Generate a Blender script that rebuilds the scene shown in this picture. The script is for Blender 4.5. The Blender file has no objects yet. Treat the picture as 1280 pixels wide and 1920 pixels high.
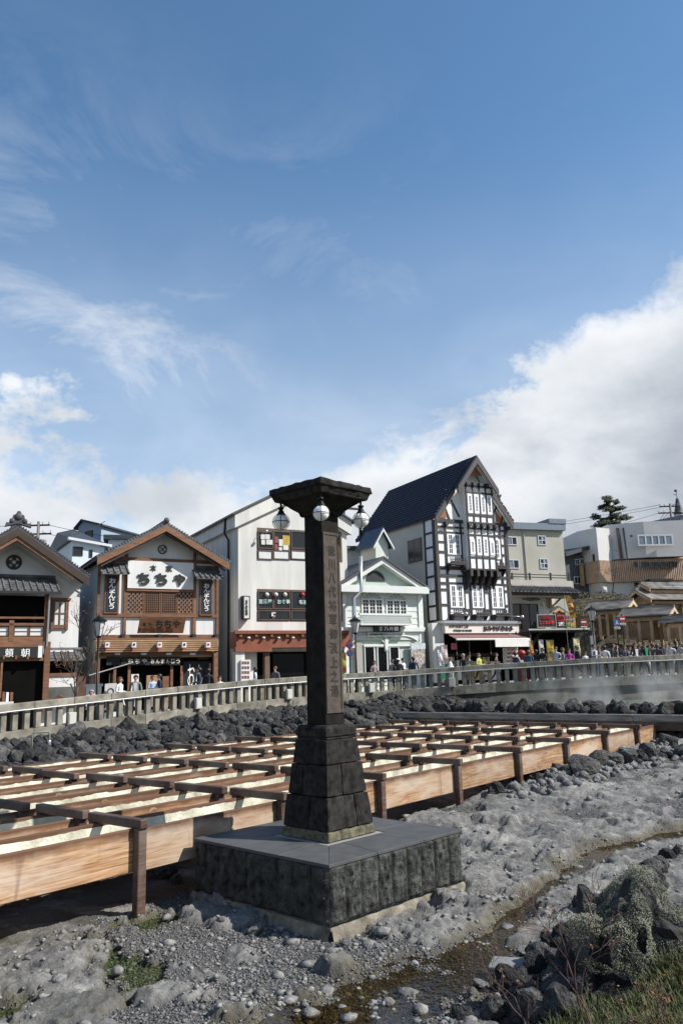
import bpy, bmesh, math, random
import numpy as np
from mathutils import Vector, Matrix, noise as mnoise
random.seed(7); rng = np.random.default_rng(7)
R = math.radians
scene = bpy.context.scene
COL = scene.collection
# ------------------------------------------------------------------ camera
EYE = 3.2; PITCH = R(11.4); ROLL = R(1.6); FPX = 1493.3
cd = bpy.data.cameras.new('camera'); cam = bpy.data.objects.new('camera', cd); COL.objects.link(cam)
cd.sensor_fit = 'VERTICAL'; cd.sensor_height = 36.0; cd.sensor_width = 24.0; cd.lens = 28.0
cd.clip_start = 0.1; cd.clip_end = 6000
cam.matrix_world = Matrix.Translation((0, 0, EYE)) @ Matrix.Rotation(R(90) + PITCH, 4, 'X') @ Matrix.Rotation(-ROLL, 4, 'Z')
scene.camera = cam
# ------------------------------------------------------------------ light
SUN_AZ = 79.0     # degrees from -Y towards +X
SUN_EL = 42.0
sd = bpy.data.lights.new('sun', 'SUN'); sd.energy = 5.0; sd.angle = R(0.5); sd.color = (1.0, 0.955, 0.89)
sun = bpy.data.objects.new('sun', sd); COL.objects.link(sun)
_a, _e = R(SUN_AZ), R(SUN_EL)
SUNV = Vector((math.sin(_a) * math.cos(_e), -math.cos(_a) * math.cos(_e), math.sin(_e)))
sun.rotation_euler = SUNV.to_track_quat('Z', 'Y').to_euler()
sun.location = (30, -5, 40)
scene.view_settings.view_transform = 'Standard'; scene.view_settings.look = 'None'
scene.view_settings.gamma = 1.0; scene.view_settings.use_curve_mapping = False
scene.view_settings.exposure = 0.46
scene.cycles.max_bounces = 6; scene.cycles.transparent_max_bounces = 16
scene.cycles.caustics_reflective = False; scene.cycles.caustics_refractive = False

def make_world():
    w = bpy.data.worlds.new('World'); scene.world = w; w.use_nodes = True
    nt = w.node_tree; N = nt.nodes; L = nt.links; N.clear()
    def n(t, **k):
        o = N.new(t)
        for a, b in k.items(): setattr(o, a, b)
        return o
    def lk(a, b): L.new(a, b)
    def mth(op, a, b=None, c=None, clamp=False):
        m = n('ShaderNodeMath', operation=op, use_clamp=clamp)
        for i, v in enumerate((a, b, c)):
            if v is None: continue
            if isinstance(v, (int, float)): m.inputs[i].default_value = v
            else: lk(v, m.inputs[i])
        return m.outputs[0]
    def mp(v, a, b, c, d, smooth=False):
        m = n('ShaderNodeMapRange', interpolation_type='SMOOTHSTEP' if smooth else 'LINEAR')
        lk(v, m.inputs[0])
        for i, x in enumerate((a, b, c, d)): m.inputs[i + 1].default_value = x
        return m.outputs[0]
    sky = n('ShaderNodeTexSky', sky_type='NISHITA', sun_disc=False, sun_elevation=_e, sun_rotation=R(180 - SUN_AZ),
            altitude=1200, air_density=1.0, dust_density=0.4, ozone_density=1.6)
    tc = n('ShaderNodeTexCoord'); d = tc.outputs['Generated']
    sep = n('ShaderNodeSeparateXYZ'); lk(d, sep.inputs[0])
    X, Z = sep.outputs[0], sep.outputs[2]
    # layered cloud bank: how high it reaches along the sky
    fc = n('ShaderNodeFloatCurve'); cv = fc.mapping.curves[0]
    pts = [(-1, .28), (-.55, .30), (-.40, .325), (-.335, .30), (-.27, .30), (-.15, .315), (-.06, .315), (.02, .315), (.08, .30), (.14, .315), (.20, .355), (.27, .41), (.34, .46), (.42, .49), (.6, .44), (1, .34)]
    while len(cv.points) < len(pts): cv.points.new(.5, .5)
    for p, (a, b) in zip(cv.points, pts): p.location = ((a + 1) / 2, b)
    fc.mapping.update()
    lk(mp(X, -1, 1, 0, 1), fc.inputs['Value'])
    bnd = fc.outputs[0]
    def noise(scale, detail, rough, dist=0.0, vscale=(1, 1, 1), off=(0, 0, 0), rot=(0, 0, 0)):
        m = n('ShaderNodeMapping'); lk(d, m.inputs[0]); m.inputs['Scale'].default_value = vscale; m.inputs['Location'].default_value = off
        m.inputs['Rotation'].default_value = rot
        t = n('ShaderNodeTexNoise'); lk(m.outputs[0], t.inputs['Vector'])
        t.inputs['Scale'].default_value = scale; t.inputs['Detail'].default_value = detail
        t.inputs['Roughness'].default_value = rough; t.inputs['Distortion'].default_value = dist
        return t.outputs[0]
    n1 = noise(4.2, 10, .6, .25, (1, 1, 1.5))
    n2 = noise(11, 9, .62, .3, (1, 1, 1.3), (3, 1, 0))
    h = mth('SUBTRACT', bnd, Z)
    h = mth('ADD', h, mth('MULTIPLY', mth('SUBTRACT', n1, .5), .42))
    h = mth('ADD', h, mth('MULTIPLY', mth('SUBTRACT', n2, .5), .22))
    soft = mp(noise(2.3, 3, .5, 0, (1, 1, 1), (7, 2, 1)), .35, .65, .05, .16)   # some edges crisp, some ragged
    den = mth('DIVIDE', h, soft); den = mp(den, -.1, 1.0, 0, 1, True)
    # thin high wisps drifting from the left
    w1 = noise(3.2, 11, .66, .9, (1.0, 1, 2.4), (2, 4, 1), (0, R(28), 0))
    w2 = noise(1.7, 3, .5, .2, (1, 1, 1.5), (5, 0, 2))
    wis = mth('MULTIPLY', mp(w1, .43, .72, 0, 1), mp(w2, .34, .54, 0, 1, True))
    wis = mth('MULTIPLY', wis, mp(X, -.40, .30, 1.0, .18, True))
    wis = mth('MULTIPLY', wis, mp(Z, .28, .72, 1.0, .0, True))
    wis = mth('MULTIPLY', wis, .95, None, True)
    veil = mth('MULTIPLY', mp(Z, .14, .62, .60, 0, True), mp(noise(1.3, 5, .6, .3, (1, 1, 2)), .25, .7, .45, 1.0))
    alpha = mth('MAXIMUM', mth('MAXIMUM', den, wis), veil, None, True)
    # cloud brightness: bright rims, greyer undersides and thick parts
    g = noise(3.6, 7, .55, .3, (1, 1, 1.9), (1.5, .4, .35))
    thick = mp(h, .03, .36, 1.0, .0, True)
    br = mth('ADD', mth('MULTIPLY', mp(g, .34, .66, 0, 1, True), .52), mth('MULTIPLY', thick, .48))
    cr = n('ShaderNodeValToRGB'); lk(br, cr.inputs[0])
    e = cr.color_ramp.elements; e[0].position = 0.0; e[0].color = (.27, .305, .36, 1); e[1].position = 1.0; e[1].color = (.70, .72, .745, 1)
    el = cr.color_ramp.elements.new(.5); el.color = (.49, .52, .56, 1)
    st = n('ShaderNodeMixRGB', blend_type='MULTIPLY'); st.inputs[0].default_value = 1.0
    lk(sky.outputs[0], st.inputs[1]); st.inputs[2].default_value = (SKY_T[0], SKY_T[1], SKY_T[2], 1)
    mix = n('ShaderNodeMixRGB'); lk(alpha, mix.inputs[0]); lk(st.outputs[0], mix.inputs[1])
    cs = n('ShaderNodeMixRGB', blend_type='MULTIPLY'); cs.inputs[0].default_value = 1.0; lk(cr.outputs[0], cs.inputs[1])
    cs.inputs[2].default_value = (1 / SKY_S, 1 / SKY_S, 1 / SKY_S, 1); lk(cs.outputs[0], mix.inputs[2])
    bg = n('ShaderNodeBackground'); lk(mix.outputs[0], bg.inputs[0]); bg.inputs[1].default_value = SKY_S
    out = n('ShaderNodeOutputWorld'); lk(bg.outputs[0], out.inputs[0])
SKY_S = 0.1
SKY_T = (1.0, 1.28, 1.33)
make_world()
# ------------------------------------------------------------------ pixel <-> world (photo measured at 1280 x 1920)
_cr, _sr, _cp, _sp = math.cos(ROLL), math.sin(ROLL), math.cos(PITCH), math.sin(PITCH)
def ray(px, py):
    x = (px - 640) / FPX; y = (960 - py) / FPX
    a = x * _cr + y * _sr; b = -x * _sr + y * _cr
    return Vector((a, _cp - b * _sp, _sp + b * _cp))
def atz(px, py, z):
    d = ray(px, py); return Vector((0, 0, EYE)) + d * ((z - EYE) / d.z)
def aty(px, py, Y):
    d = ray(px, py); return Vector((0, 0, EYE)) + d * (Y / d.y)
# ------------------------------------------------------------------ materials
MATS = {}
def mat(key, col=(.5, .5, .5), rough=.8, var=.12, scale=3.0, bump=.0, bscale=30.0, metal=0.0, col2=None, coords='pos', stretch=(1, 1, 1),
        spec=.5, emit=None, estr=1.0, trans=0.0, ior=1.45, dist=.0, detail=6, randv=0.0, ramp=(.3, .7), bdist=.02):
    if key in MATS: return MATS[key]
    m = bpy.data.materials.new(key); m.use_nodes = True; MATS[key] = m
    nt = m.node_tree; N = nt.nodes; L = nt.links
    b = N['Principled BSDF']
    b.inputs['Roughness'].default_value = rough; b.inputs['Metallic'].default_value = metal
    b.inputs['Specular IOR Level'].default_value = spec
    if trans: b.inputs['Transmission Weight'].default_value = trans; b.inputs['IOR'].default_value = ior
    if coords == 'pos': vec = N.new('ShaderNodeNewGeometry').outputs['Position']
    else: vec = N.new('ShaderNodeTexCoord').outputs['Object']
    mp = N.new('ShaderNodeMapping'); L.new(vec, mp.inputs[0]); mp.inputs['Scale'].default_value = stretch
    if coords != 'pos':
        oi = N.new('ShaderNodeObjectInfo'); mu = N.new('ShaderNodeMath'); mu.operation = 'MULTIPLY'; mu.inputs[1].default_value = 57.0
        L.new(oi.outputs['Random'], mu.inputs[0]); cx = N.new('ShaderNodeCombineXYZ')
        for i in range(3): L.new(mu.outputs[0], cx.inputs[i])
        L.new(cx.outputs[0], mp.inputs['Location'])
    if var > 0 or col2:
        t = N.new('ShaderNodeTexNoise'); L.new(mp.outputs[0], t.inputs['Vector'])
        t.inputs['Scale'].default_value = scale; t.inputs['Detail'].default_value = detail; t.inputs['Distortion'].default_value = dist
        r = N.new('ShaderNodeValToRGB'); L.new(t.outputs[0], r.inputs[0])
        c1 = tuple(c * (1 - var) for c in col) + (1,)
        c2 = (tuple(col2) if col2 else tuple(min(1, c * (1 + var)) for c in col)) + (1,)
        r.color_ramp.elements[0].position = ramp[0]; r.color_ramp.elements[1].position = ramp[1]
        r.color_ramp.elements[0].color = c1; r.color_ramp.elements[1].color = c2
        co = r.outputs[0]
        if randv:
            oi2 = N.new('ShaderNodeObjectInfo'); mr = N.new('ShaderNodeMapRange'); L.new(oi2.outputs['Random'], mr.inputs[0])
            mr.inputs[3].default_value = 1 - randv; mr.inputs[4].default_value = 1 + randv
            mm = N.new('ShaderNodeMixRGB'); mm.blend_type = 'MULTIPLY'; mm.inputs[0].default_value = 1
            L.new(co, mm.inputs[1]); L.new(mr.outputs[0], mm.inputs[2]); co = mm.outputs[0]
        L.new(co, b.inputs['Base Color'])
    else: b.inputs['Base Color'].default_value = tuple(col) + (1,)
    if bump:
        t2 = N.new('ShaderNodeTexNoise'); L.new(mp.outputs[0], t2.inputs['Vector']); t2.inputs['Scale'].default_value = bscale; t2.inputs['Detail'].default_value = 5
        bp = N.new('ShaderNodeBump'); bp.inputs['Strength'].default_value = bump; bp.inputs['Distance'].default_value = bdist
        L.new(t2.outputs[0], bp.inputs['Height']); L.new(bp.outputs[0], b.inputs['Normal'])
    if emit: b.inputs['Emission Color'].default_value = tuple(emit) + (1,); b.inputs['Emission Strength'].default_value = estr
    return m
# ------------------------------------------------------------------ mesh helpers
CUBE_F = [(0, 3, 2, 1), (4, 5, 6, 7), (0, 1, 5, 4), (1, 2, 6, 5), (2, 3, 7, 6), (3, 0, 4, 7)]
class MB:
    def __init__(s): s.v = []; s.f = []; s.m = []
    def add(s, vs, fs, mi=0):
        o = len(s.v); s.v.extend([tuple(v) for v in vs]); s.f.extend([tuple(i + o for i in f) for f in fs]); s.m.extend([mi] * len(fs)); return s
    def hexa(s, p, mi=0): return s.add(p, CUBE_F, mi)
    def box(s, x0, x1, y0, y1, z0, z1, mi=0):
        return s.hexa([(x0, y0, z0), (x1, y0, z0), (x1, y1, z0), (x0, y1, z0), (x0, y0, z1), (x1, y0, z1), (x1, y1, z1), (x0, y1, z1)], mi)
    def prism(s, poly, a, b, axis='y', mi=0):     # poly in the plane across the axis, counter-clockwise or not
        n = len(poly)
        def P(q, t): return {'y': (q[0], t, q[1]), 'x': (t, q[0], q[1]), 'z': (q[0], q[1], t)}[axis]
        vs = [P(q, a) for q in poly] + [P(q, b) for q in poly]
        fs = [tuple(range(n - 1, -1, -1)), tuple(range(n, 2 * n))] + [(i, (i + 1) % n, n + (i + 1) % n, n + i) for i in range(n)]
        return s.add(vs, fs, mi)
    def tube(s, pts, r, n=8, mi=0, caps=True):
        pts = [Vector(p) for p in pts]; rs = r if isinstance(r, (list, tuple)) else [r] * len(pts)
        vs = []; fs = []; prev = None
        for i, p in enumerate(pts):
            t = (pts[min(i + 1, len(pts) - 1)] - pts[max(i - 1, 0)])
            t = t.normalized() if t.length > 1e-9 else Vector((0, 0, 1))
            if prev is None: a = t.orthogonal().normalized()
            else:
                a = prev - t * prev.dot(t); a = a.normalized() if a.length > 1e-6 else t.orthogonal().normalized()
            prev = a; bb = t.cross(a)
            for k in range(n):
                an = 2 * math.pi * k / n; vs.append(p + (a * math.cos(an) + bb * math.sin(an)) * rs[i])
        for i in range(len(pts) - 1):
            for k in range(n):
                k2 = (k + 1) % n; fs.append((i * n + k, i * n + k2, (i + 1) * n + k2, (i + 1) * n + k))
        if caps: fs.append(tuple(range(n - 1, -1, -1))); fs.append(tuple((len(pts) - 1) * n + k for k in range(n)))
        return s.add(vs, fs, mi)
    def lathe(s, prof, n=16, c=(0, 0, 0), mi=0, rot=0.0):
        vs = []; fs = []; m = len(prof)
        for k in range(n):
            an = 2 * math.pi * k / n + rot
            for r, z in prof: vs.append((c[0] + r * math.cos(an), c[1] + r * math.sin(an), c[2] + z))
        for k in range(n):
            k2 = (k + 1) % n
            for i in range(m - 1): fs.append((k * m + i, k2 * m + i, k2 * m + i + 1, k * m + i + 1))
        fs.append(tuple(k * m for k in range(n - 1, -1, -1))); fs.append(tuple(k * m + m - 1 for k in range(n)))
        return s.add(vs, fs, mi)
    def ball(s, c, r, n=12, k=8, mi=0, sc=(1, 1, 1)):
        prof = [(max(1e-4, r * math.sin(math.pi * i / k)), -r * math.cos(math.pi * i / k)) for i in range(k + 1)]
        o = len(s.v); s.lathe(prof, n, (0, 0, 0), mi)
        for i in range(o, len(s.v)):
            v = s.v[i]; s.v[i] = (c[0] + v[0] * sc[0], c[1] + v[1] * sc[1], c[2] + v[2] * sc[2])
        return s
    def mesh(s, name, mats, smooth=False):
        me = bpy.data.meshes.new(name); me.from_pydata(s.v, [], s.f)
        mats = mats if isinstance(mats, (list, tuple)) else [mats]
        for m in mats: me.materials.append(m)
        if len(mats) > 1: me.polygons.foreach_set('material_index', s.m)
        if smooth: me.polygons.foreach_set('use_smooth', [True] * len(s.f))
        me.update(); return me
    def build(s, name, mats, parent=None, smooth=False, fix=True):
        me = s.mesh(name, mats, smooth)
        if fix:
            bm = bmesh.new(); bm.from_mesh(me); bmesh.ops.recalc_face_normals(bm, faces=bm.faces); bm.to_mesh(me); bm.free()
        return obj(name, me, parent)
def obj(name, me, parent=None, loc=(0, 0, 0), rz=0.0, sc=None):
    o = bpy.data.objects.new(name, me); COL.objects.link(o); o.parent = parent; o.location = loc
    if rz: o.rotation_euler = (0, 0, rz)
    if sc: o.scale = sc
    return o
def tag(o, label=None, cat=None, group=None, kind=None):
    if label: o['label'] = label
    if cat: o['category'] = cat
    if group: o['group'] = group
    if kind: o['kind'] = kind
    return o
def empty(name, loc=(0, 0, 0), rz=0.0, label=None, cat=None, group=None):
    o = bpy.data.objects.new(name, None); COL.objects.link(o); o.location = loc; o.rotation_euler = (0, 0, rz); o.empty_display_size = .2
    return tag(o, label, cat, group)
def kids(o): return [c for c in bpy.data.objects if c.parent == o]
def copy_tree(o, parent=None, tree=None):
    c = o.copy(); COL.objects.link(c); c.parent = parent
    for ch in o.children: copy_tree(ch, c)
    return c
def bevel_mesh(me, w, seg=2):
    bm = bmesh.new(); bm.from_mesh(me); bmesh.ops.recalc_face_normals(bm, faces=bm.faces)
    bmesh.ops.bevel(bm, geom=list(bm.edges), offset=w, segments=seg, affect='EDGES', profile=.6); bm.to_mesh(me); bm.free(); return me
_TXT = {}
def text_mesh(body, material, bold=.018, extr=.012):
    k = (body, material.name, bold, extr)
    if k in _TXT: return _TXT[k]
    c = bpy.data.curves.new('lettering', 'FONT'); c.body = body; c.offset = bold; c.extrude = extr; c.align_x = 'CENTER'; c.space_line = .92
    c.resolution_u = 3
    o = bpy.data.objects.new('lettering', c)
    me = bpy.data.meshes.new_from_object(o); bpy.data.objects.remove(o); me.materials.clear(); me.materials.append(material); me.name = 'lettering'
    n = len(me.vertices); a = np.empty(n * 3, np.float32); me.vertices.foreach_get('co', a); a = a.reshape(-1, 3)
    lo, hi = a.min(0), a.max(0); a[:, :2] = (a[:, :2] - lo[:2]) / np.maximum(hi[:2] - lo[:2], 1e-6)      # unit square
    me.vertices.foreach_set('co', a.ravel()); me.update(); _TXT[k] = me; return me
def text_on(name, body, x0, x1, z0, z1, y, material, parent, bold=.018, depth=.02):
    """lettering filling the rectangle x0..x1, z0..z1 on the plane y of the parent's frame (front towards -y)"""
    me = text_mesh(body, material, bold); o = obj(name, me, parent, (x0, y, z0))
    o.rotation_euler = (R(90), 0, 0); o.scale = (x1 - x0, z1 - z0, depth / .024); return o
# ------------------------------------------------------------------ noise on arrays
def _h(ix, iy, s):
    n = (ix.astype(np.int64) * 374761393 + iy.astype(np.int64) * 668265263 + s * 974711) & 0xffffffff
    n = ((n ^ (n >> 13)) * 1274126177) & 0xffffffff
    return ((n ^ (n >> 16)) & 0xffffff) / float(0xffffff)
def vn(x, y, s=0):
    ix = np.floor(x); iy = np.floor(y); fx = x - ix; fy = y - iy; fx = fx * fx * (3 - 2 * fx); fy = fy * fy * (3 - 2 * fy)
    ix = ix.astype(np.int64); iy = iy.astype(np.int64)
    a = _h(ix, iy, s); b = _h(ix + 1, iy, s); c = _h(ix, iy + 1, s); d = _h(ix + 1, iy + 1, s)
    return (a + (b - a) * fx) * (1 - fy) + (c + (d - c) * fx) * fy
def fbm(x, y, o=4, s=0, g=.5):
    t = 0; a = 1; n = 0
    for i in range(o): t = t + a * (vn(x, y, s + i * 17) - .5); n += a; a *= g; x = x * 2.03 + 5.1; y = y * 2.03 + 1.7
    return t / n
def sstep(a, b, x):
    t = np.clip((x - a) / (b - a), 0, 1); return t * t * (3 - 2 * t)
# ------------------------------------------------------------------ the lie of the land
TAZ = R(39); TD = np.array([math.sin(TAZ), math.cos(TAZ)]); TT = np.array([-math.cos(TAZ), math.sin(TAZ)])
T0 = 10.28; TP = 1.57; TW = .98; NTR = 7; S_END = 30.6
RAIL = [(-19, 22.3), (-15.5, 25.8), (-12, 29.3), (-7.7, 33.9), (-4.2, 37.4), (-.5, 40.1), (2.9, 41.5), (6.8, 41.3), (12.2, 40.6), (18, 40.6), (26, 41.5)]
def smooth_path(P, step=.25):
    P = [Vector((a, b)) for a, b in P]; out = []
    for i in range(len(P) - 1):
        p0 = P[max(i - 1, 0)]; p1 = P[i]; p2 = P[i + 1]; p3 = P[min(i + 2, len(P) - 1)]
        for k in range(40):
            t = k / 40; out.append(.5 * ((2 * p1) + (p2 - p0) * t + (2 * p0 - 5 * p1 + 4 * p2 - p3) * t * t + (3 * p1 - p0 - 3 * p2 + p3) * t ** 3))
    out.append(P[-1]); return out
RP = smooth_path(RAIL); RPX = np.array([p.x for p in RP]); RPY = np.array([p.y for p in RP])
def street_z(x): return np.interp(x, [-40, -15.5, -12, -7.7, -4.2, -.5, 2.9, 6.8, 12.2, 20, 60], [.2, 1.02, 1.38, 1.72, 1.94, 2.08, 2.17, 2.34, 2.52, 2.62, 3.2])
STREAM = [(14, 20.5), (9.5, 18.3), (6.5, 16.6), (4.6, 15.5), (3.25, 13.65), (2.57, 12.55), (2.15, 11.7), (1.55, 10.55), (.95, 9.75), (.2, 9.0), (-.6, 8.0), (-1.2, 6.8)]
ALGAE = [(-3.0, 10.9, .9), (-3.6, 11.6, .8), (-2.6, 10.2, .7), (-4.2, 9.9, .9), (-3.4, 8.9, .8), (-2.9, 12.2, .5), (-4.6, 11.3, .6), (2.0, 12.6, .5), (-4.4, 8.8, .9), (-2.7, 9.3, .6), (-5.0, 10.2, .7)]
WATER_Z = -.205
_r = np.random.default_rng(3)
SLABS = []
def _slabs():
    # pale crusted outcrops: (x, y, radius, height, stretch angle)
    fixed = [(3.3, 15.3, 1.0, .20), (4.6, 13.6, 1.15, .17), (3.6, 13.3, .6, .12), (2.1, 13.6, .75, .20), (1.55, 12.3, .62, .22), (1.35, 11.4, .42, .13), (2.5, 16.2, .9, .22), (1.6, 17.5, .9, .26), (3.6, 18.2, 1.1, .22),
             (5.2, 20.2, 1.2, .2), (2.9, 20.0, .9, .2), (6.6, 22.5, 1.3, .2), (-4.3, 11.9, .62, .24), (-4.7, 10.7, .7, .16), (-3.6, 10.4, .55, .16), (-3.1, 9.6, .5, .1), (-1.9, 13.0, .55, .22), (-1.65, 11.9, .42, .12), (-4.6, 9.4, .8, .14),
             (-.35, 9.2, .45, .1), (.1, 8.55, .5, .12), (-1.4, 10.6, .35, .1), (.9, 10.9, .3, .09), (1.2, 13.9, .45, .1), (7.3, 16.4, .9, .16), (8.4, 19.6, 1.2, .16), (5.9, 17.9, .7, .1), (-2.4, 8.6, .4, .08), (2.0, 14.6, .5, .2), (4.4, 16.9, .7, .12)]
    for x, y, r, h in fixed: SLABS.append((x, y, r, h, _r.uniform(0, 3.14), _r.uniform(.55, .85)))
    for i in range(150):
        x = _r.uniform(-9, 14); y = _r.uniform(7.5, 31)
        t = -x * .777 + y * .629
        if t > 10.6 and x * .629 + y * .777 < 31: continue
        r = _r.uniform(.12, .55) * (1 + y * .02); SLABS.append((x, y, r, r * _r.uniform(.15, .35), _r.uniform(0, 3.14), _r.uniform(.5, .9)))
_slabs()
def seg_dist(x, y, P):
    d = np.full(np.shape(x), 1e9)
    for (ax, ay), (bx, by) in zip(P[:-1], P[1:]):
        vx, vy = bx - ax, by - ay; t = np.clip(((x - ax) * vx + (y - ay) * vy) / (vx * vx + vy * vy), 0, 1)
        d = np.minimum(d, np.hypot(x - ax - t * vx, y - ay - t * vy))
    return d
def rise(x, y): return np.interp(y, [14, 16.8, 19.1, 21.6, 23.8, 30], [0, .13, .30, .42, .50, .54]) * sstep(-2.5, .5, x)
def ground(x, y, detail=True):
    """height and masks (rock, algae, wet) of the hot-spring floor and its banks"""
    x = np.asarray(x, float); y = np.asarray(y, float)
    s = x * TD[0] + y * TD[1]; t = x * TT[0] + y * TT[1]
    z = -.17 + .09 * fbm(x * .35, y * .35, 3, 1) + .035 * fbm(x * 1.3, y * 1.3, 3, 5)
    z = z + .10 * sstep(13, 24, y) * sstep(-2, 6, x)
    rock = np.zeros_like(x)
    nz = fbm(x * 2.2, y * 2.2, 4, 9); nz2 = fbm(x * 6.5, y * 6.5, 3, 31)
    for (cx, cy, r, h, a, e) in SLABS:
        m = (np.abs(x - cx) < r * 1.6) & (np.abs(y - cy) < r * 1.6)
        if not m.any(): continue
        dx = x[m] - cx; dy = y[m] - cy; u = (dx * math.cos(a) + dy * math.sin(a)); v = (-dx * math.sin(a) + dy * math.cos(a)) / e
        q = 1 - np.hypot(u, v) / r + nz[m] * 1.15 + nz2[m] * .3
        k = sstep(0, .30, q); top = h * k * (.80 + .22 * np.clip(q, 0, 1)) + nz2[m] * .045 * k
        z[m] = np.maximum(z[m], -.19 + top + .25 * (z[m] + .17)) * k + z[m] * (1 - k); rock[m] = np.maximum(rock[m], k)
    # broken rock floor: tilted slabs with open joints, in patches among the gravel
    f1 = fbm(x * .55 + .2 * y, y * .6 - .15 * x, 5, 77, .55) - .012 * sstep(0.3, 3, x) * sstep(11.5, 14, y) - .09 * sstep(3.4, .8, np.hypot(x + .9, y - 9.2)) + .05 * sstep(-2.4, -3.6, x) * sstep(15, 12, y)
    for cs, amp, sd in ((1.25, 1.0, 3), (.52, .62, 8), (.23, .36, 13)):
        wx = x + .35 * cs * (fbm(x * 2.1, y * 2.1, 3, 200 + sd) * 2) + .12 * nz2 * cs; wy = y + .35 * cs * (fbm(x * 2.1 + 9, y * 2.1, 3, 230 + sd) * 2)
        u, v = wx / cs, wy / (cs * .8); iu = np.floor(u).astype(np.int64); iv = np.floor(v).astype(np.int64)
        F1 = np.full(x.shape, 9.0); F2 = np.full(x.shape, 9.0); cr_ = np.zeros_like(x); tl = np.zeros_like(x)
        for du in (-1, 0, 1):
            for dv in (-1, 0, 1):
                cu_ = iu + du; cv2 = iv + dv; ju = cu_ + .15 + .7 * _h(cu_, cv2, sd); jv = cv2 + .15 + .7 * _h(cu_, cv2, sd + 1); d = np.hypot(u - ju, v - jv); m = d < F1
                F2 = np.where(m, F1, np.minimum(F2, d)); rn = _h(cu_, cv2, sd + 2); t1 = (_h(cu_, cv2, sd + 3) - .5) * (u - ju) + (_h(cu_, cv2, sd + 4) - .5) * (v - jv)
                cr_ = np.where(m, rn, cr_); tl = np.where(m, t1, tl); F1 = np.where(m, d, F1)
        ed = sstep(.015, .015 + .06 / cs ** .6, F2 - F1); on = sstep(-.01, .03, f1 + .20 * (cr_ - .5)) * ed
        hgt = amp * (.02 + .15 * cr_ ** 1.5 + .16 * tl) * (1 - .18 * sstep(.5, .0, F2 - F1))
        z = z + on * hgt * (1 - .8 * rock); rock = np.maximum(rock * (1 - .5 * (1 - ed) * (amp > .9)), on * (.40 + .60 * cr_))
    # stream
    ds = seg_dist(x, y, STREAM); w = .20 + .60 * sstep(11.4, 9.6, y) * sstep(6.5, 8.5, y) + .04 * sstep(13, 18, y)
    wv = w * np.clip(1 + 2.2 * fbm(x * 1.5, y * 1.5, 4, 55, .6), .25, 2); dip = sstep(1.5, .5, ds / wv)
    z = z * (1 - dip) + (-.238 + .10 * nz + .06 * nz2) * dip; rock = rock * (1 - dip)
    wet = sstep(1.75, .9, ds / wv)
    al = np.zeros_like(x)
    for (ax, ay, r) in ALGAE:
        q = sstep(0, .4, .72 - np.hypot(x - ax, y - ay) / r + nz * 2.6 + nz2 * 1.2); al = np.maximum(al, q); 
    z = z - .085 * al * (1 - rock); al = al * (1 - .8 * rock)
    z = z + rise(x, y)
    # under the troughs
    und = sstep(9.9, 10.6, t) * sstep(21.5, 20.5, t) * sstep(31.0, 30.4, s)
    z = z * (1 - und) + (-.15 + .1 * nz + .55 * rise(x, y)) * und
    # banks up to the street
    ry = np.interp(x, RPX, RPY); rz = street_z(x) - .30
    tf = 20.75; xr = x; yb = (tf + .777 * x) / .629           # y where the far trough edge lies
    k = np.clip((y - yb) / np.maximum(ry - yb, 1.5), 0, 1)
    bl = (.55 + (rz - .55) * k ** .75) * (y > yb - .3) 
    left = sstep(-.6, .1, y - yb)
    z = z * (1 - left) + np.maximum(z, bl + .25 * nz * (1 - k)) * left
    s2 = sstep(30.7, 31.6, s) * sstep(3.5, 8.8, t)
    pool = 1.22 + .06 * nz
    ridge = 1.05 + .35 * sstep(31.4, 32.4, s) * sstep(34.2, 32.8, s)
    br = np.where(s < 33.4, ridge, pool)
    right = s2 * (t < 22.5)
    kk = sstep(33.5, 34.2, s) * sstep(21, 17.5, t)            # the pool basin
    zz = np.where(t > 19.5, np.maximum(z, br), br)
    z = z * (1 - right) + zz * right
    # the photographer's bank, near right
    mo = sstep(2.1, 4.6, x + .55 * (10.5 - y)) * sstep(13.2, 9.0, y + .25 * (x - 4))
    mo2 = sstep(5.2, 9.5, x - .2 * (y - 10)) * sstep(17, 12, y)
    z = z + (.62 * mo) + .35 * mo2 * (1 - mo); gr = np.maximum(mo * sstep(.1, .4, mo), .85 * left * (y > yb))
    if detail: z = z + (.024 + .030 * rock) * fbm(x * 9, y * 9, 4, 21, .72) * (1 - .6 * dip) + rock * (.06 * (.22 - np.abs(fbm(x * 2.6, y * 2.6, 5, 41, .68)) * 2.2) + .028 * (.2 - np.abs(fbm(x * 7.5, y * 7.5, 4, 47, .65)) * 2.4))
    return z, rock, al, np.maximum(wet, .0), gr
def drop(px, py, z=.2):
    for _ in range(6):
        p = atz(px, py, z); z = .5 * z + .5 * float(ground(np.array([p.x]), np.array([p.y]), False)[0][0])
    return p
def drop_arr(px, py, z=.2):
    d = np.array([ray(a, c)[:] for a, c in zip(px, py)]); z = np.full(len(d), z)
    for _ in range(6):
        k = (z - EYE) / d[:, 2]; z = .5 * z + .5 * ground(d[:, 0] * k, d[:, 1] * k, False)[0]
    return d[:, 0] * k, d[:, 1] * k
def hz(x, y): return float(ground(np.array([x]), np.array([y]))[0][0])

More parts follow.
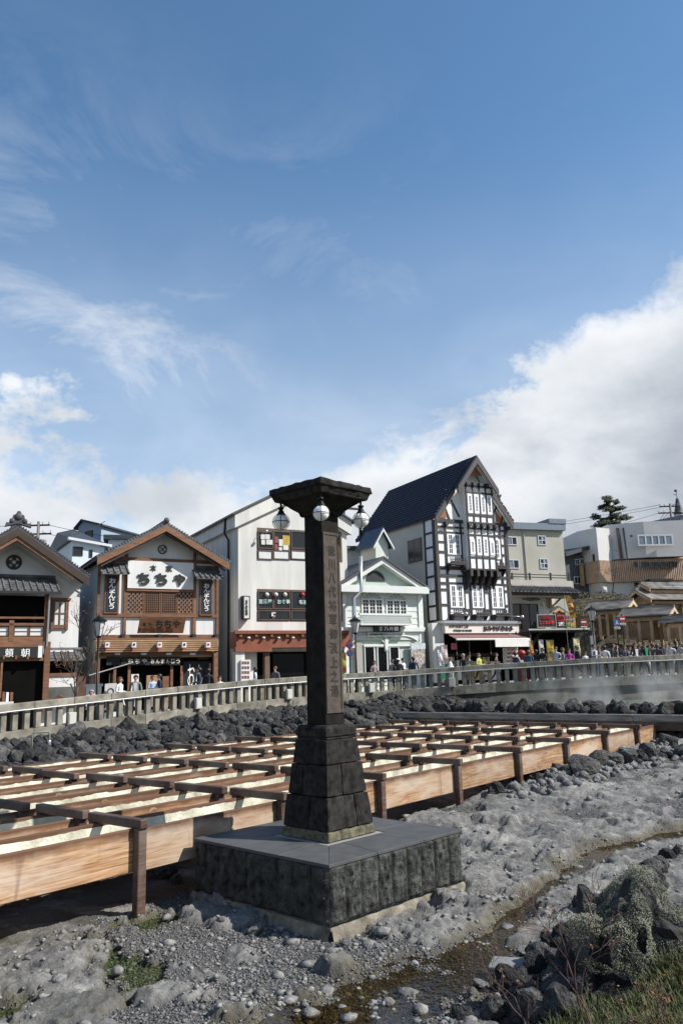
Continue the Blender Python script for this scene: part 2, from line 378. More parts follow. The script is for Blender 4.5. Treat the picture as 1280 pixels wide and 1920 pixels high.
def mat_ground():
    m = bpy.data.materials.new('spring_floor'); m.use_nodes = True; nt = m.node_tree; N = nt.nodes; L = nt.links; b = N['Principled BSDF']
    pos = N.new('ShaderNodeNewGeometry').outputs['Position']
    at = N.new('ShaderNodeAttribute'); at.attribute_name = 'masks'; sp = N.new('ShaderNodeSeparateColor'); L.new(at.outputs['Color'], sp.inputs[0])
    gr = at.outputs['Alpha']
    def noise(sc, de=6, ro=.6):
        t = N.new('ShaderNodeTexNoise'); L.new(pos, t.inputs[0]); t.inputs['Scale'].default_value = sc; t.inputs['Detail'].default_value = de; t.inputs['Roughness'].default_value = ro; return t.outputs[0]
    def ramp(v, els):
        r = N.new('ShaderNodeValToRGB'); L.new(v, r.inputs[0]); e = r.color_ramp.elements
        e[0].position, e[0].color = els[0][0], els[0][1] + (1,); e[1].position, e[1].color = els[-1][0], els[-1][1] + (1,)
        for p, c in els[1:-1]: q = e.new(p); q.color = c + (1,)
        return r.outputs[0]
    def mix(f, a, c, mode='MIX'):
        x = N.new('ShaderNodeMixRGB'); x.blend_type = mode
        if isinstance(f, float): x.inputs[0].default_value = f
        else: L.new(f, x.inputs[0])
        for i, v in ((1, a), (2, c)):
            if isinstance(v, tuple): x.inputs[i].default_value = v + (1,)
            else: L.new(v, x.inputs[i])
        return x.outputs[0]
    vo = N.new('ShaderNodeTexVoronoi'); L.new(pos, vo.inputs[0]); vo.inputs['Scale'].default_value = 34; vo.inputs['Randomness'].default_value = 1
    gravel = ramp(vo.outputs['Color'], [(.0, (.04, .039, .038)), (.5, (.078, .076, .074)), (.85, (.125, .121, .117)), (1., (.19, .185, .177))])
    gravel = mix(.55, gravel, ramp(noise(2.2, 8), [(.3, (.075, .073, .071)), (.7, (.165, .158, .148))]))
    rockc = ramp(noise(3.1, 12, .68), [(.28, (.082, .080, .077)), (.40, (.155, .152, .147)), (.54, (.235, .23, .219)), (.72, (.38, .37, .347))])
    tone = ramp(noise(.9, 5, .6), [(.32, (.58, .58, .59)), (.66, (1.18, 1.17, 1.14))]); rockc = mix(1.0, rockc, tone, 'MULTIPLY'); rockc = mix(1.0, rockc, ramp(noise(24, 8, .75), [(.36, (.74, .74, .74)), (.62, (1.3, 1.29, 1.27))]), 'MULTIPLY')
    c = mix(sp.outputs[0], gravel, rockc)
    alg = ramp(noise(5, 8, .7), [(.3, (.034, .036, .012)), (.46, (.080, .072, .028)), (.62, (.15, .135, .08)), (.75, (.2, .19, .14))])
    fa = N.new('ShaderNodeMath'); fa.operation = 'MULTIPLY'; L.new(sp.outputs[1], fa.inputs[0]); fa.inputs[1].default_value = .85
    c = mix(fa.outputs[0], c, alg)
    sil = ramp(noise(2.4, 8, .65), [(.3, (.05, .041, .022)), (.5, (.095, .08, .045)), (.72, (.20, .18, .12))])
    fw = N.new('ShaderNodeMath'); fw.operation = 'MULTIPLY'; L.new(sp.outputs[2], fw.inputs[0]); fw.inputs[1].default_value = .8
    c = mix(fw.outputs[0], c, sil)
    soil = ramp(noise(6, 8), [(.3, (.025, .022, .016)), (.7, (.075, .065, .045))])
    c = mix(gr, c, soil)
    L.new(c, b.inputs['Base Color'])
    ro = N.new('ShaderNodeMapRange'); L.new(sp.outputs[2], ro.inputs[0]); ro.inputs[3].default_value = .9; ro.inputs[4].default_value = .45; L.new(ro.outputs[0], b.inputs['Roughness'])
    b.inputs['Specular IOR Level'].default_value = .25
    v2 = N.new('ShaderNodeTexVoronoi'); L.new(pos, v2.inputs[0]); v2.inputs['Scale'].default_value = 34
    bh = N.new('ShaderNodeMath'); bh.operation = 'MULTIPLY_ADD'; L.new(v2.outputs['Distance'], bh.inputs[0]); bh.inputs[1].default_value = -.8; n9 = noise(7, 14, .74); rd = N.new('ShaderNodeMath'); rd.operation = 'SUBTRACT'; L.new(noise(4.5, 10, .7), rd.inputs[0]); rd.inputs[1].default_value = .5; ab = N.new('ShaderNodeMath'); ab.operation = 'ABSOLUTE'; L.new(rd.outputs[0], ab.inputs[0]); cmb = N.new('ShaderNodeMath'); cmb.operation = 'MULTIPLY_ADD'; L.new(ab.outputs[0], cmb.inputs[0]); cmb.inputs[1].default_value = 2.2; L.new(n9, cmb.inputs[2]); L.new(cmb.outputs[0], bh.inputs[2])
    gk = N.new('ShaderNodeMapRange'); L.new(sp.outputs[0], gk.inputs[0]); gk.inputs[3].default_value = -.42; gk.inputs[4].default_value = -.05; L.new(gk.outputs[0], bh.inputs[1])
    bp = N.new('ShaderNodeBump'); bp.inputs['Strength'].default_value = 1.0; bp.inputs['Distance'].default_value = .042; L.new(bh.outputs[0], bp.inputs['Height']); L.new(bp.outputs[0], b.inputs['Normal'])
    return m

def build_ground():
    na, nr = 520, 640
    an = np.linspace(R(-37), R(37), na); rr = np.exp(np.linspace(math.log(4.6), math.log(47), nr))
    A, D = np.meshgrid(an, rr); x = D * np.sin(A); y = D * np.cos(A)
    ry = np.interp(x, RPX, RPY) + .45; over = y > ry; y = np.minimum(y, ry)       # the floor ends at the retaining wall
    z, rock, al, wet, gr = ground(x.ravel(), y.ravel())
    co = np.stack([x.ravel(), y.ravel(), z], 1).astype(np.float32)
    idx = np.arange(na * nr).reshape(nr, na)
    q = np.stack([idx[:-1, :-1], idx[:-1, 1:], idx[1:, 1:], idx[1:, :-1]], -1).reshape(-1, 4)
    keep = ~(over[:-1, :-1] & over[:-1, 1:]).ravel(); q = q[keep]
    me = bpy.data.meshes.new('spring_floor'); me.vertices.add(len(co)); me.vertices.foreach_set('co', co.ravel())
    me.loops.add(q.size); me.loops.foreach_set('vertex_index', q.ravel().astype(np.int32)); me.polygons.add(len(q))
    me.polygons.foreach_set('loop_start', np.arange(0, q.size, 4, dtype=np.int32)); me.update(calc_edges=True)
    a = me.attributes.new('masks', 'FLOAT_COLOR', 'POINT'); a.data.foreach_set('color', np.stack([rock, al, wet, gr], 1).astype(np.float32).ravel())
    me.materials.append(mat_ground()); tag(obj('ground', me), 'grey gravel and crusted rock floor of the hot spring field', None, None, 'structure')
    # beyond: one wide sheet of land to the horizon, below everything
    b = MB(); b.box(-2500, 2500, -1200, 3500, -8, -3.0)
    tag(b.build('terrain', mat('far_land', (.08, .09, .06), .95, .3, .01)), 'open land reaching to the horizon', None, None, 'structure')
build_ground()
def mat_water(key, tint, gloss=.13, rough=.03, bs=9.0, bstr=.12):
    m = bpy.data.materials.new(key); m.use_nodes = True; nt = m.node_tree; N = nt.nodes; L = nt.links; N.clear()
    o = N.new('ShaderNodeOutputMaterial'); tr = N.new('ShaderNodeBsdfTransparent'); tr.inputs[0].default_value = tint + (1,)
    gl = N.new('ShaderNodeBsdfGlossy'); gl.inputs['Roughness'].default_value = rough; gl.inputs[0].default_value = (1, 1, 1, 1)
    fr = N.new('ShaderNodeFresnel'); fr.inputs[0].default_value = 1.33
    t = N.new('ShaderNodeTexNoise'); t.inputs['Scale'].default_value = bs; t.inputs['Detail'].default_value = 4; L.new(N.new('ShaderNodeNewGeometry').outputs['Position'], t.inputs[0])
    bp = N.new('ShaderNodeBump'); bp.inputs['Strength'].default_value = bstr; bp.inputs['Distance'].default_value = .05; L.new(t.outputs[0], bp.inputs['Height'])
    L.new(bp.outputs[0], gl.inputs['Normal']); L.new(bp.outputs[0], fr.inputs['Normal'])
    mx = N.new('ShaderNodeMixShader'); fm = N.new('ShaderNodeMath'); fm.operation = 'MULTIPLY'; fm.inputs[1].default_value = gloss; L.new(fr.outputs[0], fm.inputs[0]); L.new(fm.outputs[0], mx.inputs[0]); L.new(tr.outputs[0], mx.inputs[1]); L.new(gl.outputs[0], mx.inputs[2]); L.new(mx.outputs[0], o.inputs[0])
    return m
def strip(name, P, w, z, m):
    b = MB(); P = [Vector((a, c)) for a, c in P]; vs = []; fs = []
    for i, p in enumerate(P):
        t = (P[min(i + 1, len(P) - 1)] - P[max(i - 1, 0)]).normalized(); n = Vector((-t.y, t.x))
        for c in (1, .5, 0, -.5, -1): q = p + n * w * c; vs.append((q.x, q.y, z + float(rise(np.array(q.x), np.array(q.y)))))
    for i in range(len(P) - 1):
        for c in range(4): a = 5 * i + c; fs.append((a, a + 1, a + 6, a + 5))
    b.add(vs, fs); return b.build(name, m)
tag(strip('stream', [tuple(p) for p in smooth_path(STREAM)][::8], 1.2, WATER_Z, mat_water('stream_water', (.50, .42, .26))), 'shallow brown stream winding over the grey gravel', None, None, 'structure')
b = MB(); b.add([(-6.5, 7.6, -.225), (-2.0, 7.6, -.225), (-2.0, 12.6, -.225), (-6.5, 12.6, -.225)], [(0, 1, 2, 3)])
tag(b.build('puddle', mat_water('puddle_water', (.7, .78, .62))), 'shallow greenish puddle among pale crusted stones', None, None, 'structure')
# ------------------------------------------------------------------ stone plinth
PAZ = R(43.5); PC = (-.344, 13.15); PS = 2.90
stone_black = mat('split_stone', (.013, .0135, .013), .85, .45, 7, .7, 45, col2=(.08, .083, .075), bdist=.02, spec=.25)
slab_grey = mat('honed_slab', (.075, .077, .077), .6, .16, 5, .12, 120, randv=.08, spec=.3)
grout = mat('grout', (.24, .24, .23), .9, .1)
footing_m = mat('sinter_concrete', (.13, .11, .075), .9, .5, 5, .8, 25, col2=(.27, .24, .185))
plinth = empty('stone_plinth', (PC[0], PC[1], 0), math.pi / 2 - PAZ, 'square dark stone plinth with split-face sides under the tall stone lamp pillar', 'plinth')
# plinth frame: local x runs along the right-hand side away from the camera, local y to the left
hp = PS / 2
def rough_tile(w, h, seed, inner=.0):
    nx, nz = 10, 26; vs = []; fs = []
    for j in range(nz + 1):
        for i in range(nx + 1):
            u = i / nx; v = j / nz; x = u * w; z = v * h; e = min(u, 1 - u, .14) / .14 * min(v * 2.5, (1 - v) * 4, .16) / .16
            d = mnoise.fractal(Vector((x * 3.4 + seed * 7.3, z * 5.2, seed)), 1.0, 2.0, 5) * .030 + abs(mnoise.noise(Vector((x * 6 - z * 4, z * 11 + seed, seed * 2)))) * .034
            vs.append((x, -(.014 + max(-.004, d + .016)) * max(.0, min(1, e)) - .004, z))
    for j in range(nz):
        for i in range(nx): a = j * (nx + 1) + i; fs.append((a, a + 1, a + nx + 2, a + nx + 1))
    k = len(vs); vs += [(0, .03, 0), (w, .03, 0), (w, .03, h), (0, .03, h)]; W = nx + 1; n = nx
    fs += [(k, k + 3, k + 2, k + 1), tuple([k + 1] + [j * W + n for j in range(nz + 1)] + [k + 2]), tuple([k + 3] + [j * W for j in range(nz, -1, -1)] + [k]),
           tuple([k] + [i for i in range(nx + 1)] + [k + 1]), tuple([k + 2] + [nz * W + i for i in range(nx, -1, -1)] + [k + 3])]
    b = MB(); b.add(vs, fs); return b
tile_h = .705
tile_meshes = []
for i in range(10):
    b = rough_tile(1.0, tile_h, i + 1); me = b.mesh('facing_tile', stone_black); tile_meshes.append(me)
core = MB(); core.box(-hp + .035, hp - .035, -hp + .035, hp - .035, -.3, tile_h - .01); core.build('core', grout, plinth)
for side in range(4):
    fr = Matrix.Rotation(side * math.pi / 2, 4, 'Z')
    widths = [.30, .33, .36, .31, .35, .34, .33, .37, .35]; tot = sum(widths); x = -hp + .004
    for i, w in enumerate(widths):
        w = w / tot * (PS - .008)
        o = obj('facing_tile', tile_meshes[(i * 3 + side * 2) % 10], plinth)
        o.matrix_local = fr @ Matrix.Translation((x + .003, -hp, 0)) @ Matrix.Diagonal((w - .006, 1, 1, 1)); x += w
# footing: rough pale concrete strip under the tiles
b = MB(); vs = []; fs = []
for side in range(4):
    c, s_ = math.cos(side * math.pi / 2), math.sin(side * math.pi / 2); n = 40; o0 = len(vs)
    for i in range(n + 1):
        u = -hp - .03 + (PS + .06) * i / n
        for (yy, zz) in ((-hp - .02, -.012), (-hp - .05, -.06), (-hp - .09, -.16), (-hp - .12, -.36)):
            yy += .03 * mnoise.noise(Vector((u * 4, side * 5, zz * 9))); zz2 = zz + .025 * mnoise.noise(Vector((u * 5, side * 3 + 9, zz)))
            zz2 = min(zz2, -.008); vs.append((u * c - yy * s_, u * s_ + yy * c, zz2))
    for i in range(n):
        for k in range(3): a = o0 + i * 4 + k; fs.append((a, a + 4, a + 5, a + 1))
b.add(vs, fs); b.build('footing', footing_m, plinth, True)
# top paving: slabs mitred towards the middle, each its own piece
g = .004; ov = .03; hh = hp + ov
def slab(poly):
    b = MB(); cx = sum(p[0] for p in poly) / len(poly); cy = sum(p[1] for p in poly) / len(poly)
    pl = []
    for x, y in poly:
        d = math.hypot(x - cx, y - cy); pl.append((x + (cx - x) / d * g * 1.4, y + (cy - y) / d * g * 1.4))
    b.prism(pl, tile_h + .002, .75, 'z'); o = b.build('top_slab', slab_grey, plinth); bevel_mesh(o.data, .004, 1); return o
inn = .62
for side in range(4):
    c, s_ = math.cos(side * math.pi / 2), math.sin(side * math.pi / 2)
    rot = lambda P: [(x * c - y * s_, x * s_ + y * c) for x, y in P]
    cuts = [-hh, -.52, .52, hh]; ci = [-inn, -.35, .35, inn]
    for k in range(3): slab(rot([(cuts[k], -hh), (cuts[k + 1], -hh), (ci[k + 1], -inn), (ci[k], -inn)]))
b = MB(); b.box(-inn + .005, inn - .005, -inn + .005, inn - .005, tile_h, .742); b.build('bedding', grout, plinth)
# ------------------------------------------------------------------ lamp pillar
def zr(py, half, px=611): return aty(px, py, PC[1] - half * 1.414).z
dark_lava = mat('dark_lava_stone', (.009, .0085, .008), .82, .5, 9, .8, 70, col2=(.036, .033, .030), bdist=.012, randv=.18, spec=.15)
shaft_m = mat('shaft_stone', (.007, .0062, .0055), .8, .4, 6, .6, 80, col2=(.020, .0175, .015), bdist=.008, spec=.15)
panel_m = mat('carved_panel', (.078, .064, .053), .85, .25, 9, .5, 90, bdist=.006, spec=.2)
moss_m = mat('mossy_course', (.085, .078, .04), .95, .6, 11, .9, 40, col2=(.17, .155, .10))
letter_m = mat('ink_in_carving', (.012, .011, .010), .8, .1)
pillar = empty('stone_lamp_pillar', (PC[0], PC[1], .752), math.pi / 2 - PAZ, 'tall dark stone pillar with carved vertical inscription and flat square cap, on the plinth', 'pillar')
def frustum(b, h0, h1, z0, z1, jit=0.0, x0=-1, x1=1, y0=-1, y1=1):
    p = []
    for h, z in ((h0, z0), (h1, z1)):
        for (sx, sy) in ((x0, y0), (x1, y0), (x1, y1), (x0, y1)): p.append((sx * h, sy * h, z))
    return b.hexa(p)
def roughen(o, cuts=3, amp=.006, bev=.012, sc=9.0, seg=2):
    me = o.data; bm = bmesh.new(); bm.from_mesh(me); bmesh.ops.recalc_face_normals(bm, faces=bm.faces)
    bmesh.ops.bevel(bm, geom=list(bm.edges), offset=bev, segments=seg, affect='EDGES', profile=.5)
    long = [e for e in bm.edges if e.calc_length() > bev * 4]; bmesh.ops.subdivide_edges(bm, edges=long, cuts=cuts, use_grid_fill=True)
    sd_ = random.random() * 50
    for v in bm.verts: v.co += v.normal * (mnoise.fractal(v.co * sc + Vector((sd_, 0, 0)), 1.0, 2.0, 4) * amp)
    for f in bm.faces: f.smooth = False
    bm.to_mesh(me); bm.free(); return o
zb = .752
lv = [(1573, .50), (1562, .50), (1497, .44), (1436, .385), (1389, .337)]
Zs = [zr(p, h) - zb for p, h in lv]; Zs[0] = 0.0
hs = [.515, .50, .44, .385, .337]
b = MB(); frustum(b, .525, .51, 0, Zs[1] - .005); roughen(b.build('mossy_footing_course', moss_m, pillar), 7, .02, .015)
course_cut = [[-.25, .4], [.18, -.3], [None, None]]
for i in range(3):
    h0, h1 = hs[i + 1] - .0, hs[i + 2] + .012; z0, z1 = Zs[i + 1] + .006, Zs[i + 2] - .006
    if i == 2:
        b = MB(); frustum(b, h0, h1, z0, z1); roughen(b.build('pedestal_block', dark_lava, pillar), 4, .012, .014)
    else:
        cx = [-1, (.28, -.22)[i], 1]; cy = [-1, (-.15, .3)[i], 1]
        for a in range(2):
            for c in range(2):
                e = .008
                b = MB(); frustum(b, h0, h1, z0, z1, 0, cx[a] + (e if a else 0), cx[a + 1] - (0 if a else e), cy[c] + (e if c else 0), cy[c + 1] - (0 if c else e)); roughen(b.build('pedestal_block', dark_lava, pillar), 4, .012, .014)
b = MB(); frustum(b, .30, .30, .0, Zs[4]); b.build('mortar_core', grout, pillar)
zm0, zm1 = Zs[4], zr(1361, .34) - zb
b = MB(); frustum(b, .325, .325, zm0 + .004, zm0 + .05); frustum(b, .345, .345, zm0 + .05, zm1 - .06); frustum(b, .345, .30, zm1 - .06, zm1); roughen(b.build('base_moulding', dark_lava, pillar), 5, .006, .012)
zs0, zs1 = zm1, zr(962, .2, 600) - zb
b = MB(); frustum(b, .212, .203, zs0, zs1 + .03); roughen(b.build('shaft', shaft_m, pillar), 9, .004, .008, 14, 1)
# carved panel on the right-hand (sunlit) face: local -y side
pz0, pz1 = zr(1338, .2, 626) - zb, zr(996, .2, 618) - zb
b = MB(); y = -.212
def frame_bar(x0, x1, z0, z1, d=.016): b.box(x0, x1, y - d, y + .02, z0, z1)
frame_bar(-.19, -.145, pz0, pz1); frame_bar(.145, .19, pz0, pz1); frame_bar(-.145, .145, pz1 - .045, pz1); frame_bar(-.145, .145, pz0, pz0 + .05)
roughen(b.build('panel_border', panel_m, pillar), 6, .002, .004, 20, 1)
b = MB(); b.box(-.145, .145, y - .004, y + .02, pz0 + .05, pz1 - .045); b.build('carved_panel', panel_m, pillar)
chars = '徳川八代将軍御汲上之湯'; span = pz1 - pz0 - .42; n = len(chars)
for i, ch in enumerate(chars):
    zc = pz1 - .19 - span * (i + .5) / n; hgt = span / n * .39
    ww = .088 if ch not in '上之八川' else .082
    text_on('carved_character', ch, -ww, ww, zc - hgt, zc + hgt, y - .006, letter_m, pillar, .022 if ch in '川八上之代' else .006, .008)
# cap
zc0 = zs1; zt = zr(893, .62, 597) - zb
b = MB(); frustum(b, .24, .27, zc0 - .01, zc0 + .06); frustum(b, .27, .50, zc0 + .06, zc0 + .25); roughen(b.build('cap_corbel', shaft_m, pillar), 6, .010, .01)
b = MB(); frustum(b, .55, .60, zc0 + .25, zc0 + .36); roughen(b.build('cap_moulding', dark_lava, pillar), 8, .014, .014)
b = MB(); frustum(b, .625, .615, zc0 + .362, zt); roughen(b.build('cap_slab', dark_lava, pillar), 12, .020, .022)
# hanging globe lamps at the four corners
iron = mat('black_iron', (.014, .014, .015), .45, .2, 12, metal=.6)
opal = mat('opal_glass', (.88, .88, .86), .35, .02, 5, spec=.3)
def globe_lamp(corner, label):
    ang = {'right': (1, -1), 'front': (-1, -1), 'left': (-1, 1), 'back': (1, 1)}[corner]
    k = .475; v = Vector((ang[0] * k, ang[1] * k, 0)); v.rotate(Matrix.Rotation(math.pi / 2 - PAZ, 3, 'Z'))
    zc = zb + zc0 + .02
    t = empty('globe_lamp', (PC[0] + v.x, PC[1] + v.y, zc - .02), math.atan2(v.y, v.x), label, 'lamp', 'globe lamps under the pillar cap')
    off = -.02
    b = MB(); b.ball((0, 0, off - .06), .128, 24, 16); b.build('globe', opal, t, True)
    b = MB(); b.lathe([(.03, .16), (.035, .13), (.05, .12), (.055, .09), (.075, .075), (.075, .055), (.06, .05)], 16, (0, 0, off)); b.build('neck', iron, t, True)
    b = MB(); b.lathe([(.035, .33), (.035, .30), (.018, .295), (.018, .2), (.05, .19), (.05, .16)], 12, (0, 0, off)); b.build('hanger', iron, t, True)
    b = MB()
    for a in (0, math.pi / 2): b.tube([(.142 * math.cos(q) * math.cos(a), .142 * math.cos(q) * math.sin(a), off - .06 + .142 * math.sin(q)) for q in np.linspace(-math.pi * 1.5 + .55, math.pi / 2 - .55 , 26)], .0055, 6)
    b.tube([(.142 * math.cos(q), .142 * math.sin(q), off - .06) for q in np.linspace(0, 2 * math.pi, 33)], .0055, 6); b.build('wire_cage', iron, t, True)
    return t
globe_lamp('left', 'caged white globe lamp at the left corner of the pillar cap')
globe_lamp('front', 'caged white globe lamp at the near corner of the pillar cap')
globe_lamp('right', 'caged white globe lamp at the right corner of the pillar cap')
# ------------------------------------------------------------------ wooden spring-water troughs
def mat_trough(key, dark=False):
    m = bpy.data.materials.new(key); m.use_nodes = True; nt = m.node_tree; N = nt.nodes; L = nt.links; b = N['Principled BSDF']
    tc = N.new('ShaderNodeTexCoord'); oi = N.new('ShaderNodeObjectInfo')
    mu = N.new('ShaderNodeMath'); mu.operation = 'MULTIPLY'; mu.inputs[1].default_value = 40; L.new(oi.outputs['Random'], mu.inputs[0])
    cx = N.new('ShaderNodeCombineXYZ'); L.new(mu.outputs[0], cx.inputs[0]); L.new(mu.outputs[0], cx.inputs[2])
    def noise(scale, st, de=6, dist=0., ro=.6):
        mp = N.new('ShaderNodeMapping'); L.new(tc.outputs['Object'], mp.inputs[0]); mp.inputs['Scale'].default_value = st; L.new(cx.outputs[0], mp.inputs['Location'])
        t = N.new('ShaderNodeTexNoise'); L.new(mp.outputs[0], t.inputs[0]); t.inputs['Scale'].default_value = scale; t.inputs['Detail'].default_value = de; t.inputs['Distortion'].default_value = dist; t.inputs['Roughness'].default_value = ro
        return t.outputs[0]
    def ramp(v, els):
        r = N.new('ShaderNodeValToRGB'); L.new(v, r.inputs[0]); e = r.color_ramp.elements
        e[0].position, e[0].color = els[0][0], els[0][1] + (1,); e[1].position, e[1].color = els[-1][0], els[-1][1] + (1,)
        for p, c in els[1:-1]: q = e.new(p); q.color = c + (1,)
        return r.outputs[0]
    def mix(f, a, c, mode='MIX'):
        x = N.new('ShaderNodeMixRGB'); x.blend_type = mode
        if isinstance(f, float): x.inputs[0].default_value = f
        else: L.new(f, x.inputs[0])
        for i, v in ((1, a), (2, c)):
            if isinstance(v, tuple): x.inputs[i].default_value = v + (1,)
            else: L.new(v, x.inputs[i])
        return x.outputs[0]
    grain = noise(2.0, (.30, 5, 6), 9, 2.4, .66)
    if dark:
        c = ramp(grain, [(.3, (.045, .026, .019)), (.52, (.105, .062, .045)), (.72, (.19, .13, .10))])
        c = mix(ramp(noise(1.3, (1, 1, 1), 5), [(.42, (0, 0, 0)), (.66, (.65, .65, .65))]), c, (.22, .18, .15))
    else:
        c = ramp(grain, [(.30, (.13, .055, .026)), (.42, (.30, .15, .072)), (.56, (.47, .29, .155)), (.72, (.62, .47, .32))])
        blo = noise(.9, (.5, 1, 1.4), 7, .6)
        c = mix(ramp(blo, [(.46, (0, 0, 0)), (.62, (.85, .85, .85))]), c, (.56, .46, .36))          # bleached patches
        sp = N.new('ShaderNodeSeparateXYZ'); L.new(tc.outputs['Object'], sp.inputs[0])
        wz = N.new('ShaderNodeMath'); wz.operation = 'MULTIPLY_ADD'; L.new(noise(3, (.6, 1, 1), 6), wz.inputs[0]); wz.inputs[1].default_value = .22; L.new(sp.outputs[2], wz.inputs[2])
        top = N.new('ShaderNodeMapRange'); L.new(wz.outputs[0], top.inputs[0]); top.inputs[1].default_value = .98; top.inputs[2].default_value = 1.10; 
        c = mix(top.outputs[0], c, (.135, .066, .036))                                          # weathered dark top edge
        st = ramp(noise(1.6, (2.2, 3, .35), 5, .4), [(.60, (0, 0, 0)), (.74, (.55, .55, .55))]); c = mix(st, c, (.11, .055, .03))
        bot = N.new('ShaderNodeMapRange'); L.new(wz.outputs[0], bot.inputs[0]); bot.inputs[1].default_value = .56; bot.inputs[2].default_value = .47; bot.inputs[4].default_value = .6
        c = mix(bot.outputs[0], c, (.5, .43, .34))
    rv = N.new('ShaderNodeMapRange'); L.new(oi.outputs['Random'], rv.inputs[0]); rv.inputs[3].default_value = .58; rv.inputs[4].default_value = .92
    c = mix(1.0, c, rv.outputs[0], 'MULTIPLY')
    L.new(c, b.inputs['Base Color']); b.inputs['Roughness'].default_value = .72 if not dark else .6; b.inputs['Specular IOR Level'].default_value = .3
    bp = N.new('ShaderNodeBump'); bp.inputs['Strength'].default_value = .35; bp.inputs['Distance'].default_value = .012; L.new(grain, bp.inputs['Height']); L.new(bp.outputs[0], b.inputs['Normal'])
    return m
m_board = mat_trough('trough_pine'); m_beam = mat_trough('crossbeam_wood', True)
m_sulf = mat('sulphur_crust', (.36, .335, .24), .8, .35, 2.2, .8, 18, col2=(.60, .58, .47), ramp=(.3, .62), bdist=.03)
m_milky = mat('milky_water', (.46, .46, .38), .15, .14, 1.2, .25, 6, col2=(.60, .59, .50), spec=.5)
STN = [4.75 + 2.98 * i for i in range(0, 9)]
edges_s = [2.0] + STN + [S_END]
rot_t = math.pi / 2 - TAZ
ZB, ZT = .42, 1.02
def bevbox(x0, x1, y0, y1, z0, z1, w=.012): b = MB(); b.box(x0, x1, y0, y1, z0, z1); return bevel_mesh(b.mesh('board', m_board), w, 1)
ordn = ['nearest', 'second', 'third', 'fourth', 'fifth', 'sixth', 'farthest']
def crust_strip(x0, x1, y, zlo, zhi, side, seed):
    n = int((x1 - x0) / .09); vs = []; fs = []
    for i in range(n + 1):
        x = x0 + (x1 - x0) * i / n
        q = mnoise.fractal(Vector((x * 2.3, seed * 3.1, 0)), 1.0, 2.0, 4)
        zt = zhi + .022 * q + .014 * mnoise.noise(Vector((x * 11, seed, 4)))
        for k, (zz, dd) in enumerate(((zlo, .05), (zlo + (zt - zlo) * .5, .028 + .02 * q), (zt, .006))):
            vs.append((x, y + side * max(.004, dd), zz))
    for i in range(n):
        for k in range(2): a = i * 3 + k; fs.append((a, a + 3, a + 4, a + 1))
    return vs, fs
for k in range(NTR):
    t0 = T0 + TP * k
    org = TD * 2.0 + TT * t0
    tr = empty('wooden_trough', (org[0], org[1], 0), rot_t, f'long wooden hot spring trough with dark crossbeams, {ordn[k]} from the stone plinth' if k else 'long wooden hot spring trough with dark crossbeams, nearest to the stone plinth', 'trough', 'parallel wooden spring water troughs')
    for i in range(len(edges_s) - 1):
        x0, x1 = edges_s[i] - 2.0 + .004, edges_s[i + 1] - 2.0 - .004
        for (ya, yb) in ((0, .075), (TW - .075, TW)):
            dz = random.uniform(-.012, .012); dy = random.uniform(-.006, .006)
            obj('side_board', bevbox(x0, x1, ya + dy, yb + dy, ZB + dz, ZT + dz), tr)
    b = MB(); b.box(.01, S_END - 2.01, .08, TW - .08, ZB + .01, ZB + .06); b.build('floor_board', m_board, tr)
    b = MB(); n = 140; vs = []; fs = []
    for i in range(n + 1):
        for j in range(5):
            x = .05 + (S_END - 2.1) * i / n; y = .078 + (TW - .156) * j / 4
            vs.append((x, y, .70 + .015 * mnoise.noise(Vector((x * 1.7, y * 3, k)))))
    for i in range(n):
        for j in range(4): a = i * 5 + j; fs.append((a, a + 5, a + 6, a + 1))
    b.add(vs, fs); b.build('milky_water', m_milky, tr, True)
    b = MB(); b.add(*crust_strip(.03, S_END - 2.03, TW - .077, .62, .972, -1, k + 1)); b.add(*crust_strip(.03, S_END - 2.03, .077, .62, .93, 1, k + 31)); b.build('sulphur_crust', m_sulf, tr, True)
    for i, s in enumerate(STN):
        x = s - 2.0 + random.uniform(-.10, .10) + (.05 if k % 2 else -.05)
        a, c = -.20 + random.uniform(-.03, .03), TW + .20 + random.uniform(-.03, .03)
        me = bevbox(x - .07, x + .07, a, c, ZT + .012, ZT + .145, .012); me.materials[0] = m_beam; bm_ = obj('crossbeam', me, tr)
        for (pa, pb) in ((-.145, -.012), (TW + .012, TW + .145)):
            zlo = -.35 if (k == 0 and pa < 0) or (k == NTR - 1 and pa > 0) else .1
            me = bevbox(x - .075, x + .075, pa, pb, zlo, ZT + .015, .01); me.materials[0] = m_beam; obj('post', me, bm_)
# header trough feeding the channels at the far end
hb = TD * (S_END + .02) + TT * (T0 - 2.5)
hd = empty('header_trough', (hb[0], hb[1], 0), rot_t, 'long grey weathered plank trough across the far ends of the channels', 'trough')
m_grey = mat('weathered_plank', (.16, .145, .13), .8, .3, 2.2, .4, 9, col2=(.30, .285, .265), coords='obj', stretch=(7, .6, 7))
yy = 0.0
for L_ in (3.3, 4.4, 3.9, 4.2):
    me = bevbox(.0, .08, yy + .006, yy + L_ - .006, 1.12, 1.36, .01); me.materials[0] = m_grey; obj('top_plank', me, hd)
    me = bevbox(.02, .07, yy + .006, yy + L_ - .006, .80, 1.10, .01); me.materials[0] = m_beam; obj('lower_plank', me, hd)
    me = bevbox(.62, .70, yy + .006, yy + L_ - .006, .80, 1.34, .01); me.materials[0] = m_grey; obj('back_plank', me, hd)
    me = bevbox(-.06, .12, yy - .07, yy + .07, -.2, 1.10, .01); me.materials[0] = m_beam; obj('post', me, hd)
    yy += L_
b = MB(); b.box(.08, .62, 0, yy, .8, 1.2); b.build('milky_water', m_milky, hd)
